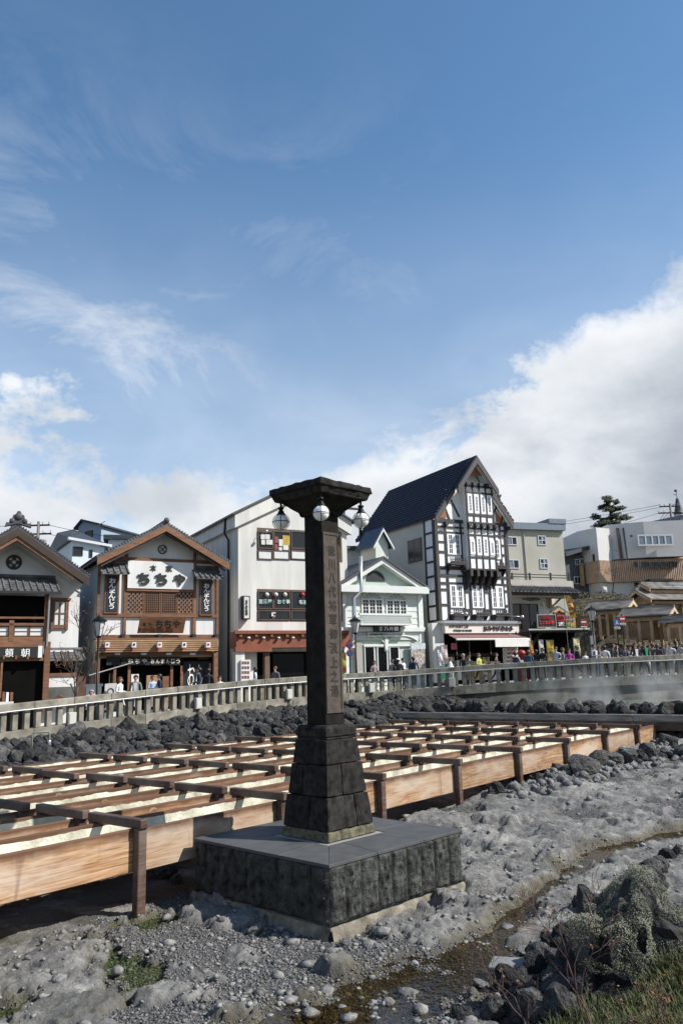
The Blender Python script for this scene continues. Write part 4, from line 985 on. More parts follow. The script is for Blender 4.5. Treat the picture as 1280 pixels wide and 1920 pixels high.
for (a, c, y0_, y1_) in ((191, 242, 1054, 1074), (368, 417, 1060, 1083)):
    u0, u1 = F.uv(a, y1_, -.75)[0], F.uv(c, y1_, -.75)[0]; v0 = F.uv(a, y1_, -.75)[1]; pent_roof(F, 'little_roof', tile_m, u0, u1, -.75, v0, -.02, v0 + .55, .26, .06)
u0, u1, v0, v1 = F.rect(259, 1157, 345, 1187, -.4); q = MB(); q.hexa([(u0, -.30, v0), (u1, -.30, v0), (u1, -.26, v0), (u0, -.26, v0), (u0 + .05, -.62, v1), (u1 + .05, -.62, v1), (u1 + .05, -.58, v1), (u0 + .05, -.58, v1)])
bd = q.build('tilted_sign', wood, T)
for ch, a, b_, w_ in (('本', 267, 1167, 8), ('家', 278, 1167, 8), ('ち', 291, 1162, 14), ('ち', 307, 1162, 14), ('や', 323, 1162, 14)):
    o = F.text(ch, black_t, a, b_, a + w_, b_ + (w_ if w_ < 10 else 16), -.50, .04, bd); o.rotation_euler = (R(90) + math.atan2(.32, v1 - v0), 0, 0)
yS = -.75
for i in range(12): F.b('canopy_slat', wood_l if i % 2 else wood, 180, 1198 + i * 2.0, 409, 1199.7 + i * 2.0, yS - .03, yS + .01, at=yS)
F.b('canopy_back', wood_d, 180, 1198, 409, 1222, yS + .012, yS + .06); u0, u1 = F.uv(180, 1200, yS)[0], F.uv(409, 1200, yS)[0]; v1 = F.uv(300, 1198, yS)[1]
F.box('canopy_top', wood, u0, u1, yS, 0, v1, v1 + .06)
red = mat('red_paint', (.42, .02, .02), .5, .1)
for i, px_ in enumerate((202, 252, 300, 346, 391)):
    o = F.b('square_lantern', plaster, px_ - 4, 1204, px_ + 4, 1214, yS - .35, yS - .1); F.b('lantern_foot', red, px_ - 3.5, 1213.5, px_ + 3.5, 1216, yS - .33, yS - .12, o); F.text('●' if i % 2 else 'ゆ', red if i % 2 == 0 else black_t, px_ - 2, 1206, px_ + 2, 1211, yS - .36, .0, o)
for px_ in (187, 232, 300, 365, 407): F.b('bracket', black_m, px_ - 3, 1189, px_ + 3, 1199, -.5, -.14)
for px_ in (183, 405): F.b('ground_post', wood, px_ - 4, 1222, px_ + 4, 1330, -.7, -.45)
F.b('shop_interior', shade_in, 184, 1222, 410, 1330, -.02, .04); F.b('lintel', wood, 184, 1222, 404, 1228, -.5, -.35)  # first box: plain dark panel for the unlit shop depth
F.b('lintel', wood_l, 190, 1228, 400, 1233, -.3, -.2)
for px_ in (221, 270, 317, 362): F.b('ceiling_lamp', shoji, px_ - 5, 1224, px_ + 5, 1228, -.56, -.44)
cl = mat('black_cloth', (.016, .016, .018), .9, .2); cream = mat('cream_lettering', (.62, .58, .46), .8, 0)
for a in range(200, 340, 28):
    n_ = F.b('door_curtain', cl, a, 1231, a + 26.5, 1247, -.45, -.43)
for i, ch in enumerate('ちちや'): F.text(ch, cream, 240 + i * 13, 1235, 250 + i * 13, 1244, -.47, .02)
for i, ch in enumerate('おんまんじう'): F.text(ch, cream, 283 + i * 9.5, 1235, 290 + i * 9.5, 1244, -.47, .02)
p_ = F.b('menu_panel', cl, 344, 1240, 396, 1290, -.2, -.15); F.text('おん', white_t, 352, 1245, 380, 1285, -.22, .0, p_)
for px_ in (215, 242, 322, 341): F.b('door_post', wood, px_ - 2.5, 1248, px_ + 2.5, 1330, -.3, -.2)
for i, (a, c, m_) in enumerate(((205, 214, wood_l), (246, 260, shoji), (275, 300, wood_l), (305, 318, wood))): F.b('display_case', m_, a, 1262 + i * 2, c, 1325, -.25, -.1)
cu, cv_ = F.uv(305, 1030, -.05); q = MB(); q.tube([(cu + .21 * math.cos(a), -.04, cv_ + .21 * math.sin(a)) for a in np.linspace(0, 6.2832, 21)], .028, 6); q.tube([(cu - .12, -.04, cv_ - .12), (cu + .12, -.04, cv_ + .12)], .02, 5); q.tube([(cu + .12, -.04, cv_ - .12), (cu - .12, -.04, cv_ + .12)], .02, 5); q.build('crest', iron, T)
# ---------------- white three-storey building
F = Fac(447, 'white_rendered_building', 'plain white three-storey building behind the stone pillar, red-brown canopy over its shop'); T = F.root
uR = F.uv(652, 1100)[0]; Dp = F.yat(358, 0); vE = F.uv(449, 962)[1]; ua, va = F.uv(551, 912, 0); ua = uR / 2
q = MB(); q.prism([(0, 0), (uR, 0), (uR, vE), (ua, va), (0, vE)], 0, Dp, 'y'); q.build('wall', plaster_old, T)
q = MB(); q.prism([(-.22, vE - .75), (0, vE - 1.0), (uR, vE - 1.0), (uR + .22, vE - .75), (uR + .22, vE), (ua, va + .05), (-.22, vE)], -.22, Dp, 'y'); 
q2 = MB(); q2.prism([(-.25, vE - .85), (-.25, vE + .02), (ua, va + .06), (uR + .25, vE + .02), (uR + .25, vE - .85), (ua, va - .8)], -.2, -.002, 'y'); q2.build('gable_band', plaster_old, T)
for sd_ in (-.25, uR): F.box('eave_band', plaster_old, sd_, sd_ + .25, 0, Dp, vE - .8, vE - .02)
slope_roof(F, 'roof', mat('dark_metal_roof', (.06, .062, .066), .5, .2, 2), [(-.45, vE - .08), (ua, va + .16), (uR + .45, vE - .08)], .10, -.35, Dp + .2)
brown_f = mat('brown_window_frame', (.095, .06, .045), .5, .15, 3)
for (y0_, y1_, kind) in ((996, 1049, 0), (1108, 1163, 1)):
    F.b('window_reveal', brown_f, 482, y0_ - 2, 641, y1_ + 2, -.006, .02)
    for a, c in ((484, 512), (513, 544), (546, 575), (576, 606), (607, 639)):
        F.win(a, y0_, c, y0_ + (y1_ - y0_) * .62, 1, 1, brown_f, glass_d, -.06, .05); F.win(a, y0_ + (y1_ - y0_) * .66, c, y1_, 1, 1, brown_f, shoji if kind == 0 else glass_d, -.06, .05)
paper = [mat('poster_white', (.6, .6, .56), .8, .1), mat('poster_yellow', (.42, .30, .06), .8, .3, 9), mat('poster_red', (.20, .06, .055), .8, .5, 9)]
for (a, y0_, c, y1_, k) in ((489, 1002, 497, 1011, 0), (498, 1002, 506, 1011, 0), (490, 1012, 497, 1021, 0), (499, 1012, 511, 1021, 0), (515, 1006, 522, 1018, 2), (523, 1011, 530, 1024, 0), (530, 1004, 543, 1022, 1), (515, 1020, 521, 1031, 2), (531, 1022, 541, 1031, 0), (523, 1026, 529, 1032, 0)): F.b('poster', paper[k], a, y0_, c, y1_, -.075, -.063)
m_l = mat('paper_lantern', (.6, .55, .5), .8, .3, 8)
for px_, m_ in ((500, m_l), (517, m_l), (534, m_l), (567, red)):
    u_, v_ = F.uv(px_, 1115, -.1); q = MB(); q.ball((u_, -.12, v_), .12, 10, 8); q.build('paper_lantern', m_, T, True)
aqua = mat('pale_lettering', (.45, .62, .58), .7, 0)
for i, ch in enumerate('居酒屋'): F.text(ch, aqua, 485 + i * 8.5, 1124, 492.5 + i * 8.5, 1132, -.09, .015)
for i, ch in enumerate('お食事'): F.text(ch, aqua, 520 + i * 8, 1124, 527.5 + i * 8, 1132, -.09, .015)
F.text('喫茶', aqua, 561, 1125, 576, 1133, -.09, .015); F.text('暖', white_t, 509, 1148, 518, 1157, -.09, .015)
redw = mat('red_brown_wood', (.20, .055, .025), .6, .25, 2)
yc = -1.0
F.b('canopy', redw, 443, 1184, 655, 1214, yc, -.02); F.b('canopy_beam', redw, 441, 1213, 510, 1222, yc - .05, yc + .15)
for px_ in range(452, 650, 29): F.b('rafter_end', wood, px_ - 2.5, 1188, px_ + 2.5, 1194, yc - .16, yc)
for px_ in (466, 494, 522, 549): u_, v_ = F.uv(px_, 1196, yc - .1); q = MB(); q.ball((u_, yc - .12, v_), .10, 8, 6, sc=(1, 1, .6)); q.build('canopy_lamp', m_l, T, True)
F.b('canopy_edge', redw, 441, 1182, 657, 1188, yc - .2, yc); F.b('shop_interior', shade_in, 447, 1222, 652, 1320, -.04, .02)  # second box paints the shop's inner shade on a flat panel
F.b('white_pier', plaster_old, 442, 1222, 459, 1320, yc + .05, yc + .5); F.b('shop_wall', plaster_old, 459, 1222, 482, 1320, -.3, -.2); F.b('log_column', mat('log', (.12, .075, .05), .8, .2, 3), 497, 1222, 506, 1320, yc + .3, yc + .6)
p_ = F.b('menu_board', shoji, 452, 1237, 470, 1278, yc - .08, yc + .02); 
for i in range(3):
    for j in range(4): F.b('menu_photo', paper[2] if (i + j) % 2 else wood, 454 + i * 5, 1240 + j * 9, 457.5 + i * 5, 1245 + j * 9, yc - .1, yc - .082, p_)
F.b('glass_door', glass_i, 512, 1226, 570, 1318, -.1, -.05)
l_ = F.b('box_sign', black_m, 456, 1117, 469, 1161, -.35, -.01); F.b('sign_face', paper[0], 458, 1119, 467, 1159, -.37, -.34, l_); F.text('お\n食\n事', black_t, 460, 1124, 465, 1154, -.39, .01, l_)
q = MB(); uu, vv = F.uv(444, 980); q.tube([(-.29, 1.2, vE - .1), (-.33, 1.25, vE - .9), (-.1, 1.25, vE - 1.3), (-.1, 1.25, .2)], .06, 6); q.build('downpipe', black_m, T)
u_, v_ = F.uv(500, 995, -.5); q = MB(); q.tube([(u_ - .5, -.02, v_ - .4), (u_, -.45, v_)], .015, 5); q.ball((u_, -.48, v_ - .03), .09, 8, 6); q.build('spot_lamp', steel, T, True)
# ---------------- mint green restaurant
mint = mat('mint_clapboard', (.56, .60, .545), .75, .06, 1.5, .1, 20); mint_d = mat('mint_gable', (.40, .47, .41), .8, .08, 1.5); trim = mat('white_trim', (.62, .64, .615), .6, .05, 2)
F = Fac(645, 'mint_restaurant', 'pale mint green restaurant with white trim, pediment and little cupola'); T = F.root
uR = F.uv(793, 1150)[0]; Dp = 7.0; vE = F.uv(720, 1104)[1]
q = MB(); q.box(0, uR, 0, Dp, 0, vE); q.build('wall', mint, T)
yf = -.45; ax, av = F.uv(718, 1046, yf); rx, rv = F.uv(801, 1100, yf); lx = 2 * ax - rx
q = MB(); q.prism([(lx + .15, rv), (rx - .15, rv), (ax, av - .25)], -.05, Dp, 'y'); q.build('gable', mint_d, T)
slope_roof(F, 'roof', tile_d, [(lx - .05, rv - .02), (ax, av + .10), (rx + .05, rv - .02)], .12, yf - .1, Dp + .3)
slope_roof(F, 'raking_cornice', trim, [(lx, rv - .14), (ax, av - .02), (rx, rv - .14)], .30, yf, yf + .4)
F.b('entablature', trim, 640, 1098, 804, 1111, yf - .1, .0)
vr = F.uv(720, 1104, yf)[1]
q = MB()
for i in range(14):
    z_ = .35 + i * (vE - .5) / 14
    q.hexa([(0.02, -.035, z_), (uR - .02, -.035, z_), (uR - .02, .0, z_), (.02, .0, z_), (.02, -.008, z_ + (vE - .5) / 14 - .01), (uR - .02, -.008, z_ + (vE - .5) / 14 - .01), (uR - .02, .0, z_ + (vE - .5) / 14 - .01), (.02, .0, z_ + (vE - .5) / 14 - .01)])
q.build('clapboards', mint, T)
for px_ in (648, 790): F.b('corner_pilaster', trim, px_ - 3.5, 1111, px_ + 3.5, 1275, -.09, .02)
cu, cv_ = F.uv(704, 1090, -.08); q = MB(); q.prism([(cu + .62 * math.cos(a), cv_ + .62 * math.sin(a)) for a in np.linspace(0, math.pi, 13)], -.09, -.03, 'y'); q.build('fan_light', black_m, T)
def fan_window(F, px0, px1, y0_, ym, y1_, n=3):
    u0, u1, v0, v1 = F.rect(px0, ym, px1, y1_, -.08); fr = MB(); fr.box(u0 - .05, u1 + .05, -.08, .0, v1 - .03, v1 + .05); fr.box(u0 - .05, u1 + .05, -.08, .0, v0 - .05, v0)
    top = F.uv((px0 + px1) / 2, y0_, -.08)[1] - v1; uc = (u0 + u1) / 2; hw = (u1 - u0) / 2
    fr.tube([(uc + hw * math.cos(a), -.06, v1 + top * math.sin(a)) for a in np.linspace(0, math.pi, 15)], .04, 6)
    for k in range(1, 6): a = math.pi * k / 6; fr.tube([(uc, -.06, v1), (uc + hw * math.cos(a), -.06, v1 + top * math.sin(a))], .018, 5)
    for i in range(n + 1): u = u0 + (u1 - u0) * i / n; fr.box(u - .05, u + .05, -.085, .0, v0, v1 - .03)
    for i in range(n):
        a, c = u0 + (u1 - u0) * i / n + .05, u0 + (u1 - u0) * (i + 1) / n - .05
        fr.box((a + c) / 2 - .012, (a + c) / 2 + .012, -.07, -.02, v0, v1 - .03)
        for j in (1, 2, 3): fr.box(a, c, -.068, -.022, v0 + (v1 - v0) * j / 4 - .012, v0 + (v1 - v0) * j / 4 + .012)
    o = fr.build('arched_window', trim, F.root)
    for i in range(n):
        a, c = u0 + (u1 - u0) * i / n + .05, u0 + (u1 - u0) * (i + 1) / n - .05; g_ = MB(); g_.box(a, c, -.045, -.03, v0, v1 - .03); g_.build('pane', glass_d, o, fix=False)
    g_ = MB(); g_.prism([(uc + hw * math.cos(a), v1 + top * math.sin(a)) for a in np.linspace(0, math.pi, 13)], -.045, -.03, 'y'); g_.build('fan_pane', mat('fan_glass', (.25, .3, .27), .2, .1), o)
fan_window(F, 679, 717, 1110, 1124, 1150); fan_window(F, 725, 762, 1112, 1126, 1151)
bal_ = F.b('balcony_front', trim, 676, 1153, 772, 1169, -.75, -.68); F.b('balcony_rail', trim, 674, 1150, 773, 1154, -.79, -.64); F.b('balcony_floor', trim, 676, 1169, 772, 1172, -.75, .0)
u0, u1, v0, v1 = F.rect(677, 1154, 771, 1168, -.76); q = MB(); n_ = 26
for i in range(n_):
    a = u0 + (u1 - u0) * i / n_; w_ = (u1 - u0) / n_ * 1.6
    q.tube([(a, -.765, v0), (min(u1, a + w_), -.765, v1)], .012, 4); q.tube([(a, -.765, v1), (min(u1, a + w_), -.765, v0)], .012, 4)
q.build('balcony_lattice', mint, bal_)
F.b('string_course', trim, 640, 1176, 797, 1184, -.2, .0)
F.b('sign', black_m, 701, 1173, 750, 1184, -.32, -.21); 
for i, ch in enumerate('丹乃井一'): F.text(ch, white_t, 710 + i * 9.5, 1175, 718 + i * 9.5, 1182.5, -.34, .03)
F.b('lower_sign', mint, 690, 1186, 758, 1193, -.34, -.24); F.text('自家製洋菓子とレストラン', mat('green_lettering', (.06, .12, .08), .7, 0), 693, 1187.3, 755, 1191.8, -.36, .01)
q = MB()
for (c0, c1) in ((658, 722), (722, 787)):
    ua, va_ = F.uv(c0, 1213, -.15); ub, vb_ = F.uv(c1, 1213, -.15); vt = F.uv(722, 1192, -.15)[1]; um = (ua + ub) / 2
    q.tube([(um + (ub - ua) / 2 * math.cos(a), -.15, va_ + (vt - va_) * math.sin(a)) for a in np.linspace(0, math.pi, 15)], .045, 5)
u_, v_ = F.uv(723, 1192, -.15); q.box(u_ - .10, u_ + .10, -.22, -.02, v_ - .75, v_ + .1); q.ball((u_, -.12, v_ - .8), .12, 8, 6)
q.build('arch_brackets', trim, T); F.b('porch_panel', mint, 650, 1192, 785, 1200, -.12, .0)
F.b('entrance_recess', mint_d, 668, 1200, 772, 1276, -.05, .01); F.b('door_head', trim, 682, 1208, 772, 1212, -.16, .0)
for a, c in ((684, 703), (708, 727), (731, 749)): F.win(a, 1212, c, 1276, 1, 1, trim, glass_i, -.13, .05, name='door')
p_ = F.b('poster_board', mat('poster_mix', (.28, .24, .22), .6, .5, 9, col2=(.50, .44, .40), ramp=(.35, .65)), 771, 1218, 797, 1262, -.35, -.28); F.b('poster_head', mat('poster_grey', (.45, .5, .5), .7, .2, 6), 770, 1206, 797, 1217, -.36, -.28)
F.b('banner_panel', mat('floral_banner', (.5, .48, .42), .8, .3, 9, col2=(.42, .2, .14), ramp=(.55, .75)), 668, 1205, 679, 1258, -.25, -.22)
q = MB(); pp = [F.uv(676, 1043, -.5), F.uv(676.5, 1108, -.5), F.uv(663, 1122, -.5), F.uv(663.5, 1196, -.5), F.uv(655, 1204, -.5)]; q.tube([(u, -.5, v) for u, v in pp], .11, 10); q.build('flue_pipe', steel, T, True)
c0 = F.uv(672, 1050, 1.5); c1 = F.uv(716, 1050, 1.5); cb, ct = F.uv(700, 1052, 1.5)[1], F.uv(700, 1022, 1.5)[1]; wq = (c1[0] - c0[0]) * .42; um = c1[0] - wq * .6
q = MB(); q.prism([(um - wq / 1.6, cb - .6), (um + wq / 1.6, cb - .6), (um + wq / 1.6, ct), (um, ct + .85), (um - wq / 1.6, ct)], .8, 2.6, 'y'); cup = q.build('cupola', mint, T)
slope_roof(F, 'cupola_roof', mat('blue_tile', (.03, .045, .085), .5, .2, 3), [(um - wq / 1.6 - .3, ct - .18), (um, ct + .98), (um + wq / 1.6 + .3, ct - .18)], .09, .55, 2.8, cup)
slope_roof(F, 'cupola_barge', trim, [(um - wq / 1.6 - .28, ct - .26), (um, ct + .88), (um + wq / 1.6 + .28, ct - .26)], .16, .5, .6, cup)
# ---------------- half-timbered souvenir shop
tim = mat('black_brown_timber', (.035, .027, .026), .65, .3, 3, .2, 18); roof_navy = mat('navy_metal_roof', (.020, .022, .036), .6, .15, 2, spec=.25); panel = mat('white_panel', (.80, .81, .82), .85, .04, 1.5, .05, 20)
side_m = mat('beige_siding', (.52, .50, .44), .8, .06, .8); rust = mat('orange_boards', (.30, .10, .035), .7, .25, 4)
F = Fac(828, 'half_timbered_shop', 'tall white half-timbered souvenir shop with steep navy roof'); T = F.root
uR = F.uv(957, 1126)[0]; Dp = F.yat(680, 0) - .3; vE = F.uv(884, 975)[1]; ua = uR / 2; va = F.uv(886, 868)[1]; vB = F.uv(884, 1166)[1]
q = MB(); q.prism([(0, 0), (uR, 0), (uR, vE), (ua, va), (0, vE)], 0.05, Dp, 'y'); q.build('wall', side_m, T)
q = MB(); q.prism([(.02, vB), (uR - .02, vB), (uR - .02, vE), (ua, va - .05), (.02, vE)], 0, .049, 'y'); q.build('facade_panel', panel, T)
yo = -.45; ax, av = F.uv(887, 853, -.95); lx_, lv_ = F.uv(816, 968, yo); rx_, rv_ = F.uv(962, 975, yo); hw = (rx_ - lx_) / 2; um = (lx_ + rx_) / 2; ve = (lv_ + rv_) / 2
slope_roof(F, 'roof', roof_navy, [(um - hw, ve), (um, av), (um + hw, ve)], .14, yo, Dp + .4)
q = MB(); nb = 19
for i in range(nb):
    k = i / nb
    for sg in (-1, 1): q.hexa([(um + sg * hw * (1 - k), yo - .004, ve + (av - ve) * k), (um + sg * hw * (1 - k) - sg * .1, yo - .004, ve + (av - ve) * k + .16), (um + sg * hw * (1 - k) - sg * .1, Dp + .4, ve + (av - ve) * k + .16), (um + sg * hw * (1 - k), Dp + .4, ve + (av - ve) * k),
                              (um + sg * (hw * (1 - k) + .05), yo - .004, ve + (av - ve) * k + .06), (um + sg * (hw * (1 - k) - .07), yo - .004, ve + (av - ve) * k + .20), (um + sg * (hw * (1 - k) - .07), Dp + .4, ve + (av - ve) * k + .20), (um + sg * (hw * (1 - k) + .05), Dp + .4, ve + (av - ve) * k + .06)])
q.build('roof_battens', roof_navy, T)
kt = .52; tx, tz = hw * kt, av - (av - ve) * kt       # the top of the gable jets forward
barge = mat('brown_barge', (.055, .045, .045), .6, .15, 3)
slope_roof(F, 'upper_roof', roof_navy, [(um - tx, tz), (um, av + .02), (um + tx, tz)], .12, -.95, yo)
slope_roof(F, 'upper_bargeboard', barge, [(um - tx, tz - .1), (um, av - .10), (um + tx, tz - .1)], .42, -.98, -.90)
slope_roof(F, 'upper_soffit', panel, [(um - tx + .1, tz - .14), (um, av - .14), (um + tx - .1, tz - .14)], .05, -.90, .0)
for sg in (-1, 1):
    q = MB(); q.prism([(um + sg * hw, ve - .1), (um + sg * tx * .93, av - (av - ve) * kt * .93 - .1), (um + sg * tx * .93, av - (av - ve) * kt * .93 - .52), (um + sg * (hw - .05), ve - .52)], yo - .02, yo + .06, 'y'); q.build('lower_bargeboard', barge, T)
    q = MB(); q.prism([(um + sg * (hw - .1), ve - .16), (um + sg * tx * .9, av - (av - ve) * kt * .9 - .16), (um + sg * tx * .9, av - (av - ve) * kt * .9 - .24), (um + sg * (hw - .1), ve - .24)], yo + .06, 0, 'y'); q.build('soffit', panel, T)
q = MB(); tri = .30; q.prism([(um - hw * tri * .62, av - (av - ve) * tri), (um + hw * tri * .62, av - (av - ve) * tri), (um, av - .55)], -.62, -.56, 'y'); q.build('gable_boards', rust, T)
U = lambda px, py=1126: F.uv(px, py)[0]
V = lambda py, px=884: F.uv(px, py)[1]
cols = [824.6 - 12, 827.5 - 12]; y_t = -.07
def post(px0, px1, py0, py1, d=.07, ref=1126, nm='timber_post', m=None): F.box(nm, m or tim, U(px0, ref), U(px1, ref), -d, .01, V(py1), V(py0))
def rail_(px0, px1, py0, py1, d=.075, ref=1126): F.box('timber_rail', tim, U(px0, ref), U(px1, ref), -d, .012, V(py1), V(py0))
F.box('corner_post', tim, -.03, .19, -.08, .25, vB, vE); F.box('corner_post', tim, uR - .19, uR + .03, -.08, .25, vB, vE)
for a, c in ((839, 842.2), (868.5, 871.5), (880, 883.2), (905, 908), (916.7, 919.7), (942.6, 945.6)): post(a, c, 982, 1166)
for a, c in ((1163, 1167), (1093, 1096.5), (1079, 1083), (1064, 1070), (1000, 1003), (990, 993), (977, 983)): rail_(824.5, 959, a, c)
for a, c in ((1133, 1136), (1105, 1108), (1036, 1039), (1018, 1020)):
    for x0, x1 in ((825, 842), (945, 958)): rail_(x0, x1, a, c)
for x0, x1 in ((871, 881), (907, 917)):
    for a in (1108, 1142): rail_(x0, x1, a, a + 3)
def casement(px0, py0, px1, py1, yf=-.09, n=2):
    u0, u1, v0, v1 = U(px0), U(px1), V(py1), V(py0); q = MB(); yb = yf + .07; q.box(u0, u1, yf, yb, v0, v0 + .08); q.box(u0, u1, yf, yb, v1 - .08, v1); w_ = (u1 - u0) / n
    cells = []
    for i in range(n):
        a, c = u0 + w_ * i, u0 + w_ * (i + 1); s_ = w_ * .27
        q.box(a, a + s_, yf, yb, v0 + .08, v1 - .08); q.box(c - s_, c, yf, yb, v0 + .08, v1 - .08); m_ = (a + c) / 2; q.box(m_ - .015, m_ + .015, yf + .01, yb, v0 + .08, v1 - .08)
        for j in range(1, 4): z_ = v0 + .08 + (v1 - v0 - .16) * j / 4; q.box(a + s_, c - s_, yf + .012, yb - .002, z_ - .014, z_ + .014)
        for j in range(4):
            for sgn in (0, 1): cells.append((a + s_ if sgn == 0 else m_ + .015, m_ - .015 if sgn == 0 else c - s_, v0 + .08 + (v1 - v0 - .16) * j / 4 + .014, v0 + .08 + (v1 - v0 - .16) * (j + 1) / 4 - .014))
    o = q.build('casement_window', panel, T, fix=False)
    for (a, c, d, e) in cells: g_ = MB(); g_.box(a, c, yf + .04, yf + .05, d, e); g_.build('pane', glass_d, o, fix=False)
    return o
for a, c in ((842.5, 868), (883.5, 904.5), (920, 942.3)): casement(a, 1098, c, 1140)
casement(842.5, 1004, 868, 1042); casement(920, 1008, 942.3, 1046)
def planter(px0, px1, py0, py1, nm='window_box'):
    u0, u1, v0, v1 = U(px0), U(px1), V(py1), V(py0); q = MB(); q.box(u0, u1, -.48, -.08, v0, v0 + .12); q.box(u0, u1, -.50, -.44, v0 + .12, v0 + .22); n_ = 7
    for i in range(n_ + 1): u = u0 + (u1 - u0) * i / n_; q.box(u - .02, u + .02, -.49, -.45, v0 + .22, v1)
    q.box(u0, u1, -.495, -.445, (v0 + v1) / 2 + .08, (v0 + v1) / 2 + .12); 
    for u in (u0 + .05, u1 - .1): q.prism([(-.46, v0), (-.08, v0), (-.08, v0 - .4)], u, u + .07, 'x')
    return q.build(nm, tim, T)
for a, c in ((841, 869), (882.5, 905.5), (919, 946)): planter(a, c, 1143, 1156)
planter(840, 868, 1049, 1062); planter(921, 946, 1054, 1066)
# central jettied bay, second storey to gable
yB = -.55; bu0, bu1 = U(870, 1040), U(918.5, 1040); bv0, bv1 = V(1066), V(914)
Vb = lambda py: F.uv(894, py, yB)[1]
bv0, bv1 = Vb(1067), Vb(911)
F.box('bay', panel, bu0, bu1, yB + .02, .0, bv0, bv1); w4 = (bu1 - bu0) / 4
for i in range(5): u = bu0 + w4 * i; F.box('bay_post', tim, u - .042, u + .042, yB - .03, yB + .04, bv0, bv1)
for py in (1067, 1044.5, 1003, 991, 980, 966, 924, 912): z_ = Vb(py); F.box('bay_rail', tim, bu0 - .08, bu1 + .08, yB - .035, yB + .05, z_ - .06, z_ + .04)
for i in range(4):
    for (y0_, y1_) in (((1012, 1040) if i in (0, 3) else (1006, 1041)), (927, 963)):
        a, c = bu0 + w4 * i + .07, bu0 + w4 * (i + 1) - .07; v0, v1 = Vb(y1_), Vb(y0_); q = MB(); s_ = (c - a) * .3; m_ = (a + c) / 2; yq = yB - .025
        q.box(a, a + s_, yq, yB + .03, v0, v1); q.box(c - s_, c, yq, yB + .03, v0, v1); q.box(a + s_, c - s_, yq, yB + .03, v0, v0 + .16); q.box(a + s_, c - s_, yq, yB + .03, v1 - .16, v1); q.box(m_ - .012, m_ + .012, yq + .01, yB + .03, v0 + .16, v1 - .16)
        for j in range(1, 5): z_ = v0 + .16 + (v1 - v0 - .32) * j / 5; q.box(a + s_, c - s_, yq + .012, yB + .03, z_ - .012, z_ + .012)
        o = q.build('slit_window', panel, T, fix=False); g_ = MB(); g_.box(a + s_, c - s_, yB + .0, yB + .015, v0 + .16, v1 - .16); g_.build('pane', glass_d, o, fix=False)
for i in range(5):
    u = bu0 + w4 * i; q = MB(); q.box(u - .09, u + .09, yB - .12, 0, bv0 - .45, bv0 - .09); q.prism([(yB - .05, bv0 - .45), (0, bv0 - .45), (0, bv0 - 1.25), (yB + .25, bv0 - .85)], u - .08, u + .08, 'x'); q.build('bracket', tim, T)
    for py in (985, 909):
        z_ = Vb(py); q = MB(); q.box(u - .10, u + .10, yB - .26, yB, z_ - .12, z_ + .08); q.box(u - .08, u + .08, yB - .14, yB, z_ - .22, z_ - .12); q.build('corbel', tim, T)
for px_ in (833, 949): z_ = V(986); q = MB(); u = U(px_, 986); q.box(u - .1, u + .1, -.3, 0, z_ - .14, z_ + .1); q.build('corbel', tim, T)
for sg in (-1, 1):                      # raking braces either side of the bay
    u_in = bu0 - .1 if sg < 0 else bu1 + .1; zb_ = V(977)
    for k in (0, 1):
        ub = u_in + sg * (.15 + .75 * k); q = MB()
        if k == 0: q.hexa([(ub - .06, -.06, zb_ + .2), (ub + .06, -.06, zb_ + .2), (ub + .06, .0, zb_ + .2), (ub - .06, .0, zb_ + .2), (ub + sg * .9 - .06, -.06, zb_ + 1.9), (ub + sg * .9 + .06, -.06, zb_ + 1.9), (ub + sg * .9 + .06, .0, zb_ + 1.9), (ub + sg * .9 - .06, .0, zb_ + 1.9)])
        else: q.hexa([(ub - .06, -.06, zb_), (ub + .06, -.06, zb_), (ub + .06, .0, zb_), (ub - .06, .0, zb_), (ub + sg * .45 - .06, -.06, zb_ + 1.1), (ub + sg * .45 + .06, -.06, zb_ + 1.1), (ub + sg * .45 + .06, .0, zb_ + 1.1), (ub + sg * .45 - .06, .0, zb_ + 1.1)])
        q.build('brace', tim, T)
    ue = um + sg * (hw - .45); q = MB(); q.prism([(ue, vE - .0), (ue - sg * .62, vE), (ue - sg * .62, vE + .62 * (av - ve) / hw * .9)], -.05, .0, 'y'); q.build('gable_boards', rust, T)
# half-timbered return on the left side and the side window
q = MB(); q.box(-.04, .0, .25, .95, vB, vE - .05); q.build('side_panel', panel, T)
for z_ in np.linspace(vB, vE - .1, 8): F.box('timber_rail', tim, -.07, -.005, .25, .98, z_, z_ + .13)
F.box('timber_post', tim, -.075, -.002, .95, 1.12, vB, vE - .05)
y0_, y1_ = F.yat(802, 0), F.yat(775, 0); ym = (y0_ + y1_) / 2
def side_v(px, py): r = ray(px, py); k = (0 + F.o.dot(F.d)) / (r.x * F.d.x + r.y * F.d.y); return EYE + r.z * k - F.z0
v0, v1 = side_v(788, 1052), side_v(788, 1008)
q = MB(); q.box(-.05, .06, y0_, y1_, v0, v1); w_ = q.build('side_window', brown_f, T)
for a, c, d, e in ((y0_ + .08, ym - .04, v0 + .08, (v0 + v1) / 2), (ym + .04, y1_ - .08, v0 + .08, (v0 + v1) / 2), (y0_ + .08, ym - .04, (v0 + v1) / 2 + .06, v1 - .08), (ym + .04, y1_ - .08, (v0 + v1) / 2 + .06, v1 - .08)):
    q = MB(); q.box(-.06, -.051, a, c, d, e); q.build('pane', glass_d, w_)
q = MB(); q.box(-.12, uR + .1, -.15, .0, V(1168) - .05, V(1164)); q.build('sill_flashing', tim, T)
ys = -.9; F.b('sign_band', mat('sign_cream', (.66, .62, .56), .7, .06), 834, 1168, 972, 1187, ys, -.05); F.b('sign_cap', steel, 832, 1164, 976, 1169, ys - .12, -.05)
